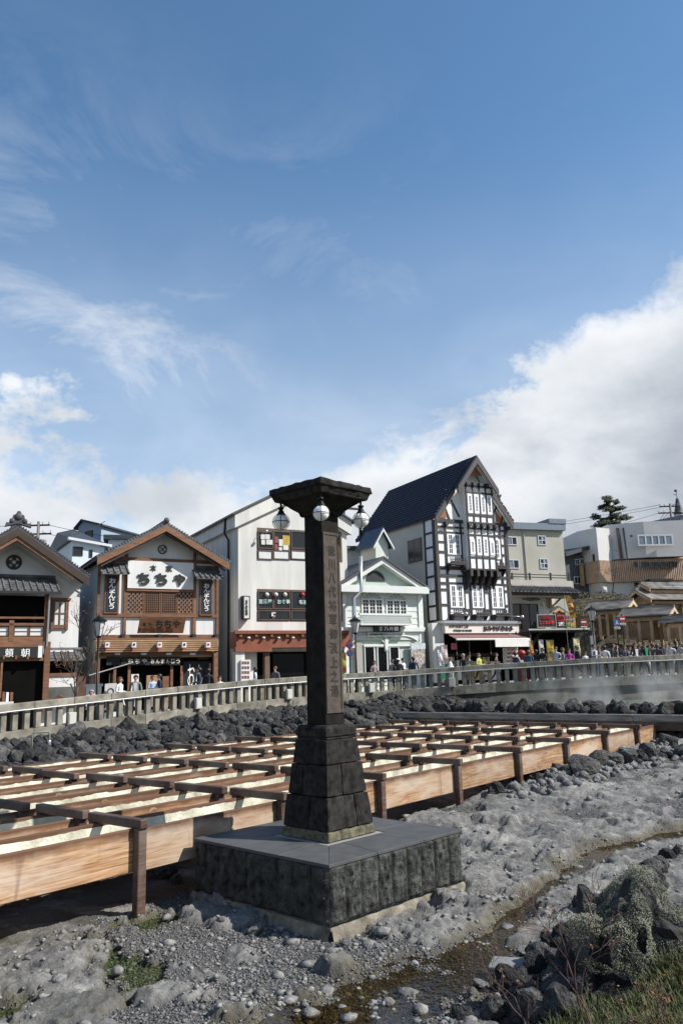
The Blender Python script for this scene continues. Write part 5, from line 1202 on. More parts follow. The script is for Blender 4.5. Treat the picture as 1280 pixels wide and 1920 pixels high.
for i, ch in enumerate('おみやげの本多'): F.text(ch, black_t, 906 + i * 8, 1174, 913.5 + i * 8, 1183, ys - .03, .03 if i < 5 else .012, depth=.05)
for i, ch in enumerate('手作りお菓子工房'): F.text(ch, black_t, 842 + i * 4.5, 1172, 846.2 + i * 4.5, 1177, ys - .03, .01)
F.text('草津温泉 湯の香本舗', black_t, 850, 1180, 884, 1184, ys - .03, .012)
maroon = mat('maroon_awning', (.20, .10, .095), .8, .15, 2); canvas = mat('white_canvas', (.66, .65, .6), .8, .06, 3, .2, 6)
a0, b0 = F.uv(840, 1190, -.95); a1, b1 = F.uv(975, 1190, -.95); c0, d0 = F.uv(855, 1198, -2.2); c1, d1 = F.uv(992, 1198, -2.2)
q = MB(); q.hexa([(c0, -2.2, d0 - .03), (c1, -2.2, d0 - .03), (a1, -.95, b0 - .03), (a0, -.95, b0 - .03), (c0, -2.2, d0), (c1, -2.2, d0), (a1, -.95, b0), (a0, -.95, b0)]); aw = q.build('awning', maroon, T)
q = MB(); q.tube([(c0, -2.2, d0 - .03), (c1, -2.2, d0 - .03)], .05, 6); q.build('awning_bar', canvas, aw)
cc, dd = F.uv(928, 1213, -2.22); q = MB(); q.box(cc, c1, -2.26, -2.22, dd, d0 - .06); q.build('valance', canvas, aw)
F.b('shop_interior', shade_in, 834, 1188, 958, 1280, -.08, -.0); F.b('side_pier', plaster_old, 812, 1168, 833, 1280, -.5, -.05)  # first box: dark panel in place of a shaded shop room
for a, c, m_, y0_ in ((838, 852, 2, 1232), (857, 866, 0, 1238), (880, 899, 1, 1240), (902, 918, 2, 1232), (920, 938, 0, 1240)): F.b('display_shelf', paper[m_] if m_ != 2 else mat('goods_mix', (.3, .12, .1), .7, .8, 8, col2=(.7, .6, .4), ramp=(.4, .6)), a, y0_, c, 1275, -.6, -.3)
for px_ in (857, 881, 921): F.b('shop_frame', brown_f, px_ - 1, 1198, px_ + 1, 1276, -.14, -.09)
F.b('hanging_sign', mat('pink_sign', (.5, .12, .2), .7, .4, 6), 846, 1206, 856, 1218, -.7, -.66)
r_ = F.b('snack_rack', plaster, 950, 1214, 971, 1246, -1.5, -1.1)
for j in range(4): F.b('rack_row', mat('rack_mix%d' % (j % 2), (.2, .3, .3), .7, .9, 10, col2=(.7, .3, .2), ramp=(.4, .6)), 951, 1216 + j * 7, 970, 1220 + j * 7, -1.54, -1.5, r_)
for px_ in (873, 978):
    u_, v_ = F.uv(px_, 1151 if px_ < 900 else 1157, -1.1); q = MB(); q.tube([(u_ - .8, -.5, v_ + .12), (u_, -1.1, v_ + .02)], .02, 5); q.ball((u_, -1.1, v_), .13, 10, 8); q.build('spot_lamp', steel, T, True)
# ---------------- beige block behind
F = Fac(940, 'beige_concrete_block', 'beige four-storey block with blue-grey roof edge behind the half-timbered shop', az=72, Y=63, z0=2.5); T = F.root
bei = mat('beige_concrete', (.40, .385, .33), .9, .12, .5, .15, 8); alu = mat('aluminium_frame', (.55, .57, .6), .4, .05, metal=.3); blind = mat('blue_grey_glass', (.16, .21, .25), .15, .2, 1)
uR = F.uv(1058, 1050)[0]; vT = F.uv(1000, 994)[1]; F.box('wall', bei, 0, uR, 0, 9, 0, vT); F.box('roof_edge', mat('blue_grey_metal', (.15, .19, .23), .5, .1), -.3, uR + .15, -.3, 9, vT, vT + .55); F.box('roof_peak', MATS['blue_grey_metal'], uR - 1.4, uR + .2, -.35, 9, vT + .55, vT + .95)
for (a, b_, c, d, n_) in ((950, 1006, 969, 1022, 1), (1008, 1004, 1023, 1022, 2), (952, 1049, 973, 1066, 1), (1012, 1047, 1027, 1066, 2)): F.win(a, b_, c, d, 2, 2 if n_ == 2 else 1, alu, [blind, glass_d], -.06, .07, .06)
q = MB(); u_, v_ = F.uv(980, 1000); q.tube([(u_, -.06, vT), (u_ + .1, -.06, 2)], .05, 6); q.build('downpipe', bei, T)
# ---------------- soba restaurant
F = Fac(956, 'soba_restaurant', 'white soba restaurant with tiled eave and railed roof terrace beside the half-timbered shop', az=66, off=-2.0); T = F.root
uR = F.uv(1030, 1150)[0]; uE = F.uv(1076, 1100)[0]; vT = F.uv(1000, 1100)[1]
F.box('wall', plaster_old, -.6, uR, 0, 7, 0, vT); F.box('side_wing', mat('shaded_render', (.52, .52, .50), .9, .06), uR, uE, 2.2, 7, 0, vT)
F.b('parapet', mat('concrete_parapet', (.42, .39, .34), .9, .12, 1), 950, 1088, 1074, 1102, -.75, 6)
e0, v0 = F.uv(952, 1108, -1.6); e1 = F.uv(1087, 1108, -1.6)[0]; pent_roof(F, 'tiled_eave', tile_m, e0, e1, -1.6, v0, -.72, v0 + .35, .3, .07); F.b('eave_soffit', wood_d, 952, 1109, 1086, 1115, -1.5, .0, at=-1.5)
F.b('terrace_floor', plaster_old, 956, 1114, 1070, 1118, -1.0, .02)
F.win(961, 1132, 1010, 1192, 3, 1, black_m, glass_d, -.06, .05); F.b('wooden_mullion', wood, 978, 1132, 981, 1195, -.1, -.05)
for i, ch in enumerate('そばきち'): F.text(ch, black_t, 985 + i * 5.8, 1120, 990 + i * 5.8, 1127, -.06, .02)
F.b('sign_bar', black_t, 980, 1122, 984, 1124, -.06, .0); F.b('sign_bar', black_t, 1008, 1122.5, 1011, 1125, -.06, .0); F.b('wall_lamp', mat('warm_lamp', (.7, .6, .4), .6, .05), 1017, 1132, 1021, 1136, -.15, .0)
q = MB()
for px_ in (960, 993, 1032, 1066): u, v = F.uv(px_, 1088, -.7); q.box(u - .05, u + .05, -.74, -.64, v, F.uv(px_, 1074, -.7)[1])
for py in (1076, 1081): u0, v0 = F.uv(953, py, -.7); u1 = F.uv(1067, py, -.7)[0]; q.box(u0, u1, -.73, -.68, v0 - .03, v0 + .03)
q.build('terrace_railing', black_m, T)
q = MB(); st0, sv0 = F.uv(965, 1240, -1.5); st1, sv1 = F.uv(1012, 1165, -1.5)
for i in range(12): k = i / 12; k1 = (i + 1) / 12; q.box(st0 + (st1 - st0) * k, st0 + (st1 - st0) * k1 + .02, -2.2, -1.0, sv0 + (sv1 - sv0) * k - .1, sv0 + (sv1 - sv0) * k1)
q.build('stairs', black_m, T)
F.b('timber_brace', wood_l, 1030, 1118, 1034, 1140, -.3, -.1); q = MB(); a = F.uv(1034, 1138, -.2); c = F.uv(1052, 1120, -.2); q.tube([(a[0], -.2, a[1]), (c[0], -.2, c[1])], .07, 4); q.build('timber_brace', wood_l, T); F.b('timber_beam', wood_l, 1028, 1118, 1058, 1122, -.35, -.1)
# ---------------- black shop with illuminated signs
F = Fac(994, 'black_kiosk_shop', 'low black shop with red lettered signboards on its roof', az=74, off=1.6); T = F.root
uR = F.uv(1112, 1220)[0]; vT = F.uv(1050, 1184)[1]
blk = mat('black_cladding', (.018, .018, .02), .6, .3, 2); F.box('back_wall', shade_in, 0, uR, 2.0, 2.1, 0, vT); F.box('roof', blk, -.1, uR + .1, -.3, 2.2, vT, vT + .18); F.box('roof_edge', mat('pale_edge', (.4, .39, .34), .7, .1), -.1, uR * .92, -.34, -.302, vT + .08, vT + .17)
F.box('side_wall', blk, 0, .12, -.2, 2.0, 0, vT); F.box('side_wall', mat('grey_post', (.16, .165, .17), .7, .1), uR - .35, uR, -.3, -.1, 0, vT - .3); F.box('counter', blk, .6, uR - .8, .8, 1.2, 0, .95)
F.b('price_panel', paper[0], 1050, 1227, 1062, 1235, .75, .79)
for i, (a, c, m_) in enumerate(((1006, 1042, blk), (1043, 1059, blk), (1060, 1078, mat('ochre_board', (.36, .21, .07), .7, .2, 4)))):
    o = F.b('signboard', m_, a, 1152, c, 1177, -.12, .02)
    if i == 0:
        q = MB(); u0, u1, v0, v1 = F.rect(a, 1152, c, 1177, -.14); 
        for r4 in ((u0, u1, v0, v0 + .05), (u0, u1, v1 - .05, v1), (u0, u0 + .05, v0 + .05, v1 - .05), (u1 - .05, u1, v0 + .05, v1 - .05)): q.box(r4[0], r4[1], -.15, -.121, r4[2], r4[3])
        q.build('sign_frame', mat('grey_trim', (.3, .3, .3), .5, .1), o)
        rdl = mat('red_lettering', (.62, .02, .02), .5, 0)
        F.text('しいなの亭', rdl, 1011, 1163, 1038, 1171, -.15, .03, o); F.text('草津名物\n地酒そば処', rdl, 1015, 1155.5, 1032, 1161, -.15, .0, o)
    elif i == 1:
        F.b('red_field', rdl, 1044, 1153, 1058, 1164, -.14, -.121, o); F.text('射的', black_t, 1045.5, 1154.5, 1056.5, 1162.5, -.16, .0, o); F.text('2階', white_t, 1046, 1166, 1057, 1174, -.15, .02, o)
    else:
        bl_ = mat('blue_lettering', (.05, .13, .35), .6, 0); F.text('スマート', bl_, 1061, 1154, 1075, 1159, -.15, .02, o); F.text('ボール', bl_, 1063, 1161, 1076, 1166, -.15, .02, o); F.b('green_badge', mat('green_badge', (.03, .25, .07), .6, .1), 1063, 1169, 1068, 1174, -.14, -.121, o); F.b('yellow_badge', paper[1], 1069, 1168, 1074, 1174, -.14, -.121, o)
q = MB()
for px_ in (1008, 1040, 1060, 1078): u, v = F.uv(px_, 1178, -.05); q.box(u - .04, u + .04, -.05, .05, vT + .18, v + 1.0)
q.build('sign_posts', black_m, T)
F.text('し\nい', mat('red_lettering', (.62, .02, .02), .5, 0), 1009, 1203, 1013, 1220, -.21, .02)
# little gabled timber porch roof behind the signs
F = Fac(1024, 'timber_porch', 'small light timber gabled porch roof behind the red signboards', 'porch', az=66, off=-2.6); T = F.root
ax, av = F.uv(1047, 1136, -.3); lx, lv = F.uv(1025, 1150, -.3); rx, rv = F.uv(1076, 1155, -.3); slope_roof(F, 'roof', tile_m, [(lx - .3, rv), (ax, av), (rx, rv)], .10, -.3, 3); slope_roof(F, 'bargeboard', wood_l, [(lx - .3, rv - .11), (ax, av - .11), (rx, rv - .11)], .2, -.3, -.22)
q = MB(); q.prism([(lx, rv - .3), (rx - .3, rv - .3), (ax, av - .3)], -.1, 0, 'y'); q.build('gable', wood_l, T)
for u in (lx + .1, rx - .5): F.box('post', wood_l, u, u + .18, -.1, .08, 0, rv - .2)
# ---------------- dark grey house
F = Fac(1062, 'dark_grey_house', 'dark slate grey house between the beige block and the white hillside building', az=60, Y=72, z0=3); T = F.root
dg = mat('slate_siding', (.062, .07, .082), .85, .15, 1); uR = F.uv(1114, 1080)[0]; vT = F.uv(1080, 1040)[1]; F.box('wall', dg, 0, uR, 0, 8, -2, vT)
a0 = F.uv(1060, 1036, -.8); a1 = F.uv(1112, 1018, -.8); q = MB(); q.prism([(a0[0], a0[1]), (a1[0] + .5, a1[1]), (a1[0] + .5, a1[1] - .35), (a0[0], a0[1] - .35)], -.8, 8.5, 'y'); q.build('roof', mat('slate_roof', (.035, .038, .042), .6, .15), T)
for (a, b_, c, d) in ((1078, 1048, 1086, 1059), (1087, 1047, 1095, 1058), (1076, 1081, 1089, 1095), (1106, 1078, 1112, 1090)): F.win(a, b_, c, d, 2, 1, alu, glass_d, -.06, .06)
q = MB(); pts = [F.uv(1091, 1040, -.15), F.uv(1098, 1048, -.15), F.uv(1106, 1120, -.15)]; q.tube([(u, -.15, v) for u, v in pts], .05, 6); q.build('downpipe', alu, T); F.b('balcony_screen', wood_l, 1089, 1058, 1094, 1098, -.3, -.1)
# ---------------- white hillside building with louvred band
F = Fac(1103, 'white_hillside_building', 'white angular building with wooden louvre band on the hillside', az=84, Y=72, z0=4.5); T = F.root
wh = mat('hill_white', (.62, .605, .59), .9, .06, .7, .15, 12); lou = mat('louvre_wood', (.60, .43, .30), .8, .15, 2, randv=.08)
P = lambda px, py, y=0: F.uv(px, py, y)
# plan: two faceted volumes (left angled box, right box), built as prisms in plan
def plan_prism(name, m, pts, v0, v1, parent=None):
    q = MB(); q.prism(pts, v0, v1, 'z'); return q.build(name, m, parent or T)
uA, uB, uC, uD, uE = P(1103, 1050)[0], P(1122, 1050)[0], P(1152, 1050)[0], P(1207, 1050)[0], P(1274, 1020)[0]
vlo, vm0, vm1, vhi, vhi2 = P(1180, 1118)[1], P(1150, 1090)[1], P(1150, 1050)[1], P(1130, 989)[1], P(1200, 980)[1]
left = [(uA, 2.0), (uB, .0), (uC, .6), (uC, 8), (uA, 8)]; right = [(uC + .02, 1.0), (uD, .0), (uE, -.6), (uE, 8), (uC + .02, 8)]
plan_prism('left_upper_wall', wh, left, vm1, vhi); plan_prism('right_upper_wall', wh, [(uC + .02, 1.0), (uD, -.5), (uE, -1.1), (uE, 8), (uC + .02, 8)], vm1 + .15, vhi2)
low = [(uA + .3, 2.2), (uB + .1, .3), (uC, .9), (uD, .4), (uE - .2, -.2), (uE - .2, 8), (uA + .3, 8)]; plan_prism('lower_wall', wh, low, -4, vm0 + .1)
band = [(uA + .05, 2.05), (uB, .05), (uC, .65), (uD, .0), (uE, -.5), (uE, 7.5), (uA + .05, 7.5)]; plan_prism('band_core', mat('band_back', (.38, .25, .16), .8, .2), band, vm0, vm1)
q = MB(); pts = [(uA + .05, 2.05), (uB, .05), (uC, .65), (uD, .0), (uE, -.5)]
for (x0, y0_), (x1, y1_) in zip(pts[:-1], pts[1:]):
    n_ = max(3, int(math.hypot(x1 - x0, y1_ - y0_) / .16))
    for i in range(n_):
        k = (i + .5) / n_; x, y = x0 + (x1 - x0) * k, y0_ + (y1_ - y0_) * k; q.box(x - .045, x + .045, y - .10, y, vm0 - .02, vm1 + .01)
lo_ = q.build('louvre_slats', lou, T); lo_['kind'] = 'stuff'
F.win(1195, 1002, 1261, 1023, 5, 1, alu, blind, -1.17, .12, .14)
for a, c in ((1187, 1195), (1202, 1217), (1219, 1235), (1237, 1253), (1255, 1269)): F.win(a, 1053, c, 1064, 2 if c - a > 10 else 1, 1, black_m, glass_d, -.75, .06)
F.win(1189, 1091, 1199, 1100, 1, 1, black_m, glass_d, -.1, .06); F.b('door', mat('grey_door', (.3, .29, .28), .7, .1), 1190, 1103, 1200, 1115, -.1, .0); F.b('vent', black_m, 1181, 1003, 1185, 1007, -1.0, -.9); F.b('slot_window', black_m, 1112, 1039, 1114.5, 1052, .4, 1.2)
q = MB(); 
for px_ in (1154, 1157, 1166): u, v = P(px_, 990, .5); q.tube([(u, .35, vhi), (u + .1, .35, vm1)], .09, 6)
q.build('downpipes', mat('brown_pipe', (.12, .1, .09), .6, .1), T)
F.b('awning', black_m, 1218, 1085, 1262, 1089, -1.6, -.5)
# ---------------- hillside on the right with a rubble wall at its foot
hill_m = mat('hill_scrub', (.030, .028, .018), .95, .5, .9, 1.0, 3, col2=(.13, .10, .05), bdist=.3)
def hill_z(x, y):
    k = float(sstep(53, 72, np.array(y - .10 * (x - 18)))); e = float(sstep(13.5, 19, np.array(x - .12 * (y - 55))))
    return float(street_z(x)) - .2 + (1.55 * float(sstep(51.4, 52.2, np.array(y))) + 5.2 * k + .05 * max(0, y - 72)) * e + .35 * mnoise.noise(Vector((x * .5, y * .5, 3))) * k
vs = []; fs = []; gx = np.linspace(12, 70, 88); gy = np.linspace(51, 130, 100)
for y in gy:
    for x in gx: vs.append((x, y, hill_z(x, y)))
for j in range(len(gy) - 1):
    for i in range(len(gx) - 1): a = j * len(gx) + i; fs.append((a, a + 1, a + len(gx) + 1, a + len(gx)))
b = MB(); b.add(vs, fs); tag(b.build('hillside', hill_m, None, True), 'dark scrubby slope behind the wooden pavilions', None, None, 'structure')
rw = empty('rubble_wall', (15.5, 51.3, 2.5), 0, 'low grey rubble stone wall below the wooden pavilions', 'wall')
rub = mat('rubble_stone', (.10, .10, .097), .95, .4, 3, .9, 10, col2=(.28, .275, .26), coords='obj', randv=.35, bdist=.08)
rmesh = [rock_mesh(i + 60, rub, 2, .25, .4) for i in range(5)]
for j in range(6):
    for i in range(44):
        o = obj('stone', rmesh[(i * 7 + j) % 5], rw, (i * .36 + (j % 2) * .18 + random.uniform(-.05, .05), random.uniform(-.04, .06), .12 + j * .26 + .01 * i)); o.scale = (random.uniform(.17, .23), .2, random.uniform(.12, .16)); o.rotation_euler = (0, random.uniform(-.3, .3), random.uniform(-.2, .2))
b = MB(); b.box(-.2, 16.2, .06, .5, -.3, 1.75); b.build('backing', mat('wall_mortar', (.05, .05, .045), .95, .3), rw)
# ---------------- wooden pavilions
shing = mat('wood_shingle', (.12, .108, .095), .85, .3, 1.2, .5, 8, col2=(.32, .30, .275)); ced = mat('cedar', (.46, .32, .19), .75, .25, 2, .2, 14, col2=(.56, .41, .25), randv=.1); ced_d = mat('dark_cedar', (.30, .20, .115), .8, .25, 2)
def pavilion(F, u0, u1, y0, y1, ve, vr, oh=.55, og=.5, posts=4, screen=True, base=0.0):
    T = F.root; ym = (y0 + y1) / 2
    for sg, ya in ((-1, y0 - oh), (1, y1 + oh)):
        q = MB(); n_ = 7
        for i in range(n_):           # courses of shingles, each lapping the one below
            k0, k1 = i / n_, (i + 1) / n_; ya0 = ya + (ym - ya) * k0; yb0 = ya + (ym - ya) * k1; z0 = ve + (vr - ve) * k0; z1 = ve + (vr - ve) * k1
            q.hexa([(u0 - og, ya0, z0 - .05), (u1 + og, ya0, z0 - .05), (u1 + og, yb0, z1 - .06), (u0 - og, yb0, z1 - .06), (u0 - og, ya0, z0 + .05), (u1 + og, ya0, z0 + .05), (u1 + og, yb0, z1), (u0 - og, yb0, z1)])
        q.build('roof', shing, T)
    q = MB(); q.box(u0 - og, u1 + og, ym - .12, ym + .12, vr - .02, vr + .12); q.build('ridge', shing, T)
    for u in (u0, u1):
        s_ = -1 if u == u0 else 1
        q = MB(); q.prism([(y0, ve - .12), (y1, ve - .12), (ym, vr - .3)], u - .04, u + .04, 'x'); q.build('gable_boards', ced, T)
        ue = u + s_ * og
        for (ya, yb) in ((y0 - oh, ym), (y1 + oh, ym)): q = MB(); q.prism([(ya, ve - .06), (yb, vr - .06), (yb, vr - .3), (ya, ve - .28)], min(ue, ue - s_ * .08), max(ue, ue - s_ * .08), 'x'); q.build('bargeboard', ced, T)
        q = MB(); q.box(u - .07, u + .07, y0, y1, ve - .3, ve - .12); q.build('tie_beam', ced, T)
    for y in (y0, y1):
        F.box('wall_plate', ced, u0, u1, y - .09, y + .09, ve - .34, ve - .1)
        for i in range(posts): u = u0 + (u1 - u0) * i / (posts - 1); F.box('post', ced, u - .1, u + .1, y - .1, y + .1, base, ve - .3)
    if screen:
        n_ = posts - 1
        for i in range(n_):
            a, c = u0 + (u1 - u0) * i / n_ + .12, u0 + (u1 - u0) * (i + 1) / n_ - .12
            if i == n_ - 1 and screen == 'door': continue
            q = MB(); 
            for k in range(12): x = a + (c - a) * (k + .5) / 12; q.box(x - .035, x + .035, y0 - .03, y0 + .02, base + .3, base + (ve - base) * .72)
            q.box(a, c, y0 - .04, y0 + .03, base + .25, base + .33); q.box(a, c, y0 - .04, y0 + .03, base + (ve - base) * .70, base + (ve - base) * .74); sc_ = q.build('slat_screen', ced_d, T); sc_['kind'] = 'stuff'
        F.box('back_screen', ced_d, u0 + .1, u1 - .1, y1 - .05, y1 - .01, base + .2, ve - .35)
def pav_from(px_r, row_e, px_l, row_ridge, row_base, Y, az, W, label, posts=4, **k):
    F = Fac(px_r, 'wooden_pavilion', label, 'pavilion', az=az, Y=Y, z0=0.0, group='wooden pavilions on the right'); F.z0 = aty(px_r, row_base, Y).z; F.root.location.z = F.z0
    ve = F.uv(px_r, row_e)[1]; u0 = F.uv(px_l, row_e)[0]; u1 = 0.0
    vr = F.uv(px_r + 14, row_ridge, W / 2)[1]; pavilion(F, u0, u1, 0, W, ve, vr, posts=posts, **k); return F
pav_from(1176, 1141, 1108, 1124, 1197, 57, 122, 3.4, 'long low shingle-roofed wooden pavilion farthest left of the pavilions', 5)
pav_from(1254, 1152, 1172, 1136, 1202, 53, 121, 3.2, 'shingle-roofed wooden pavilion in the middle with slatted screens', 4, screen='door')
pav_from(1330, 1163, 1250, 1150, 1204, 50, 121, 3.2, 'shingle-roofed wooden pavilion cut off by the right edge', 4)
F = Fac(1236, 'wooden_bath_hall', 'larger two-tiered wooden bath hall behind the pavilions', az=68, Y=63, z0=5.0); T = F.root
W = F.yat(1196, 0); ve = F.uv(1236, 1124)[1]; vr = F.uv(1216, 1106, W / 2)[1]; pavilion(F, 0, 9, 0, W, ve, vr, .5, .6, 4, False, -2.0)
F.box('wall', ced_d, .05, 8.9, .1, W - .1, -2.0, ve - .3)
q = MB(); 
for i in range(12): y = W * i / 12; q.box(-.08, -.045, y, y + .05, -2, ve + (vr - ve) * .5 * (1 - abs(2 * i / 12 - 1)))
q.build('gable_battens', ced, T)
F2 = F; v2e = F.uv(1236, 1104, W * .25)[1]; v2r = F.uv(1216, 1094, W / 2)[1]; pavilion(F, .4, 8.6, W * .22, W * .78, v2e, v2r, .35, .4, 3, False, ve)
q = MB(); 
for i in range(6): q.box(1.6 + i * 1.1, 2.6 + i * 1.1, W * .22 - .1, W * .40, v2e + .16, v2e + .20)
sp_ = q.build('roof_lights', mat('roof_light_glass', (.45, .55, .62), .2, .1), T); sp_.rotation_euler = (0, 0, 0)
# ---------------- blue-white houses far left
pb = mat('pale_blue_siding', (.60, .66, .70), .8, .05, 1); pb2 = mat('blue_siding', (.26, .33, .42), .8, .08, 1)
F = Fac(127, 'pale_blue_house', 'pale blue-white house with dark roof above the gap between the left shops', az=60, Y=62, z0=5.0); T = F.root
uR = F.uv(196, 1040)[0]; vT = F.uv(127, 1012)[1]; W = F.yat(82, 0); vT2 = F.uv(196, 1024)[1]
q = MB(); q.prism([(0, -5), (uR, -5), (uR, vT2), (0, vT)], 0, W, 'y'); q.build('wall', pb, T)
q = MB(); q.prism([(-.4, vT + .18), (uR + .5, vT2 + .1), (uR + .5, vT2 - .1), (-.4, vT - .02)], -.4, .1, 'y'); q.build('eave', mat('pale_gutter', (.6, .62, .65), .5, .05), T)
q = MB(); q.hexa([(-.3, -.3, vT), (uR + .4, -.3, vT2 - .1), (uR + .4, W + .3, vT2), (-.3, W + .3, vT), (-.3, -.3, vT + .12), (uR + .4, -.3, vT2 + .05), (uR * .5, W * .6, vT + 2.0), (-.1, W * .6, vT + 1.6)]); q.build('roof', mat('dark_slate', (.04, .045, .055), .6, .2), T)
F.win(137, 1025, 156, 1042, 1, 1, black_m, glass_d, -.06, .08); F.win(168, 1031, 174, 1045, 1, 1, black_m, glass_d, -.06, .06)
F = Fac(137, 'blue_gabled_house', 'small blue gabled house standing above the pale blue house', az=108, Y=70, z0=6.0); T = F.root
uR = F.uv(190, 1000)[0]; vE = F.uv(137, 989)[1]; ua, va = F.uv(156, 977); q = MB(); q.prism([(0, -6), (uR, -6), (uR, vE + .1), (ua, va), (0, vE)], 0, 6, 'y'); q.build('wall', pb2, T)
slope_roof(F, 'roof', MATS['dark_slate'], [(-.3, vE - .1), (ua, va + .15), (uR + .3, vE)], .15, -.3, 6.5); F.win(160, 995, 174, 1007, 1, 1, black_m, glass_d, -.06, .06)
F = Fac(196, 'grey_roof_house', 'low grey-roofed house just behind the timber shop ridge on its left', az=75, Y=66, z0=5.0); uR = F.uv(240, 1015)[0]; vT = F.uv(210, 1012)[1]; F.box('wall', pb, 0, uR, 0, 6, -5, vT); F.box('roof', MATS['dark_slate'], -.4, uR + .4, -.5, 6.5, vT, vT + .35)
# ---------------- grey annex between white building and the mint shop
F = Fac(640, 'grey_roof_annex', 'cream annex with dark roof behind the mint restaurant', az=62, off=-9); T = F.root
uR = F.uv(700, 1030)[0]; vT = F.uv(660, 1032)[1]; F.box('wall', plaster_old, -1, uR, 0, 5, 0, vT); F.box('roof', tile_d, -1.3, uR + .3, -.4, 5, vT, vT + .25)
q = MB(); q.box(0.6, .75, .2, .35, vT, vT + 3.2); q.box(1.9, 2.05, .2, .35, vT, vT + 3.2); q.box(.6, 2.05, .22, .33, vT + 3.0, vT + 3.15); q.build('roof_frame', black_m, T)
# ---------------- spire
F = Fac(1269, 'spired_tower', 'slim tower with dark spire and weathervane at the right edge', 'tower', az=80, Y=86, z0=8); T = F.root
r_ = .48; cx = F.uv(1276, 960)[0]; z1 = F.uv(1269, 977)[1]; z2 = F.uv(1269, 961)[1]; z3 = F.uv(1268, 934)[1]
q = MB(); q.lathe([(r_ * 1.0, -8), (r_ * 1.0, z1)], 8, (cx, r_, 0)); q.build('shaft', mat('tower_grey', (.33, .32, .31), .8, .1), T)
q = MB(); q.lathe([(r_ * 1.12, z2 - .15), (r_ * 1.2, z2), (r_ * .95, z2 + .2), (.16, z3), (.05, z3 + .15)], 8, (cx, r_, 0)); q.build('spire', mat('spire_slate', (.03, .035, .05), .5, .2), T)
q = MB()
for i in range(8): a = math.pi * 2 * i / 8; q.tube([(cx + .88 * r_ * math.cos(a), r_ + .88 * r_ * math.sin(a), z1), (cx + .88 * r_ * math.cos(a), r_ + .88 * r_ * math.sin(a), z2 - .1)], .12, 6)
q.lathe([(r_ * 1.1, z1), (r_ * 1.1, z1 + .15)], 8, (cx, r_, 0)); q.lathe([(r_ * 1.05, z2 - .35), (r_ * 1.05, z2 - .15)], 8, (cx, r_, 0)); q.build('belfry', trim, T)
q = MB(); q.tube([(cx, r_, z3), (cx, r_, z3 + .95)], .03, 5); q.ball((cx - .08, r_, z3 + .95), .16, 6, 5, sc=(1.2, .3, 1)); q.prism([(cx - .5, z3 + .5), (cx - .1, z3 + .55), (cx - .1, z3 + .45)], r_ - .02, r_ + .02, 'y'); q.build('weathervane', iron, T)
F = Fac(1276, 'cream_gabled_house', 'cream gabled house at the right edge below the spire', az=60, Y=76, z0=6); T = F.root; vE = F.uv(1280, 1005)[1]; F.box('wall', mat('cream_wall', (.5, .43, .3), .85, .08), 0, 6, 0, 6, -6, vE); slope_roof(F, 'roof', MATS['dark_slate'], [(-.5, vE), (3, vE + 2.2), (6.5, vE)], .15, -.4, 6.4)
# ---------------- utility poles and wires
def util_pole(px, Y, row_top, row_bot, label, wires):
    p = aty(px, row_bot, Y); zt = aty(px, row_top, Y).z; t = empty('utility_pole', (p.x, p.y, p.z - 6), 0, label, 'pole', 'utility poles'); h = zt - p.z + 6
    q = MB(); q.tube([(0, 0, 0), (0, 0, h)], [.17, .12], 8); q.build('mast', mat('pole_concrete', (.16, .14, .13), .8, .2), t, True)
    for dz, w in ((.3, 1.1), (1.0, 1.3)):
        q = MB(); q.box(-w, w * .8, -.06, .06, h - dz - .06, h - dz + .06); 
        c_ = q.build('crossarm', iron, t)
        for k in (-1, -.55, .3, .75): q = MB(); q.lathe([(.03, 0), (.06, .06), (.03, .12), (.06, .18), (.02, .24)], 6, (k * w, 0, h - dz + .06)); q.build('insulator', mat('porcelain', (.4, .38, .36), .4, .1), c_)
    q = MB(); q.lathe([(.26, 0), (.3, .05), (.3, .65), (.2, .72)], 8, (.42, -.1, h - 2.2)); q.build('transformer', mat('transformer_grey', (.2, .2, .21), .6, .1), t)
    for i, (dx, dy, dz, o0, z0) in enumerate(wires):
        q = MB(); pts = [(o0 + dx * k, dy * k, h - z0 + dz * k - 2.2 * k * (1 - k)) for k in np.linspace(0, 1, 14)]; q.tube(pts, .022, 4, caps=False); q.build('wire', iron, t)
util_pole(1259, 82, 944, 982, 'utility pole with crossarms beside the spired tower', [(-34, 6, -2.6, -1, .1), (-34, 6, -2.9, .6, .1), (-36, 6, -7.0, -.9, .9), (10, 20, 1, .6, .1)] + [(-7.5 - i, -9, -4.6 - .3 * i, -.6 + .4 * i, .9) for i in range(3)])
util_pole(72, 62, 978, 1002, 'utility pole with crossarms behind the left shop roof', [(-26, -6, 1.0, -.8, .3), (-26, -6, -.2, -.8, 1.0), (9, -14, -2.0, .5, .9), (14, 4, -1.2, .8, .3)])
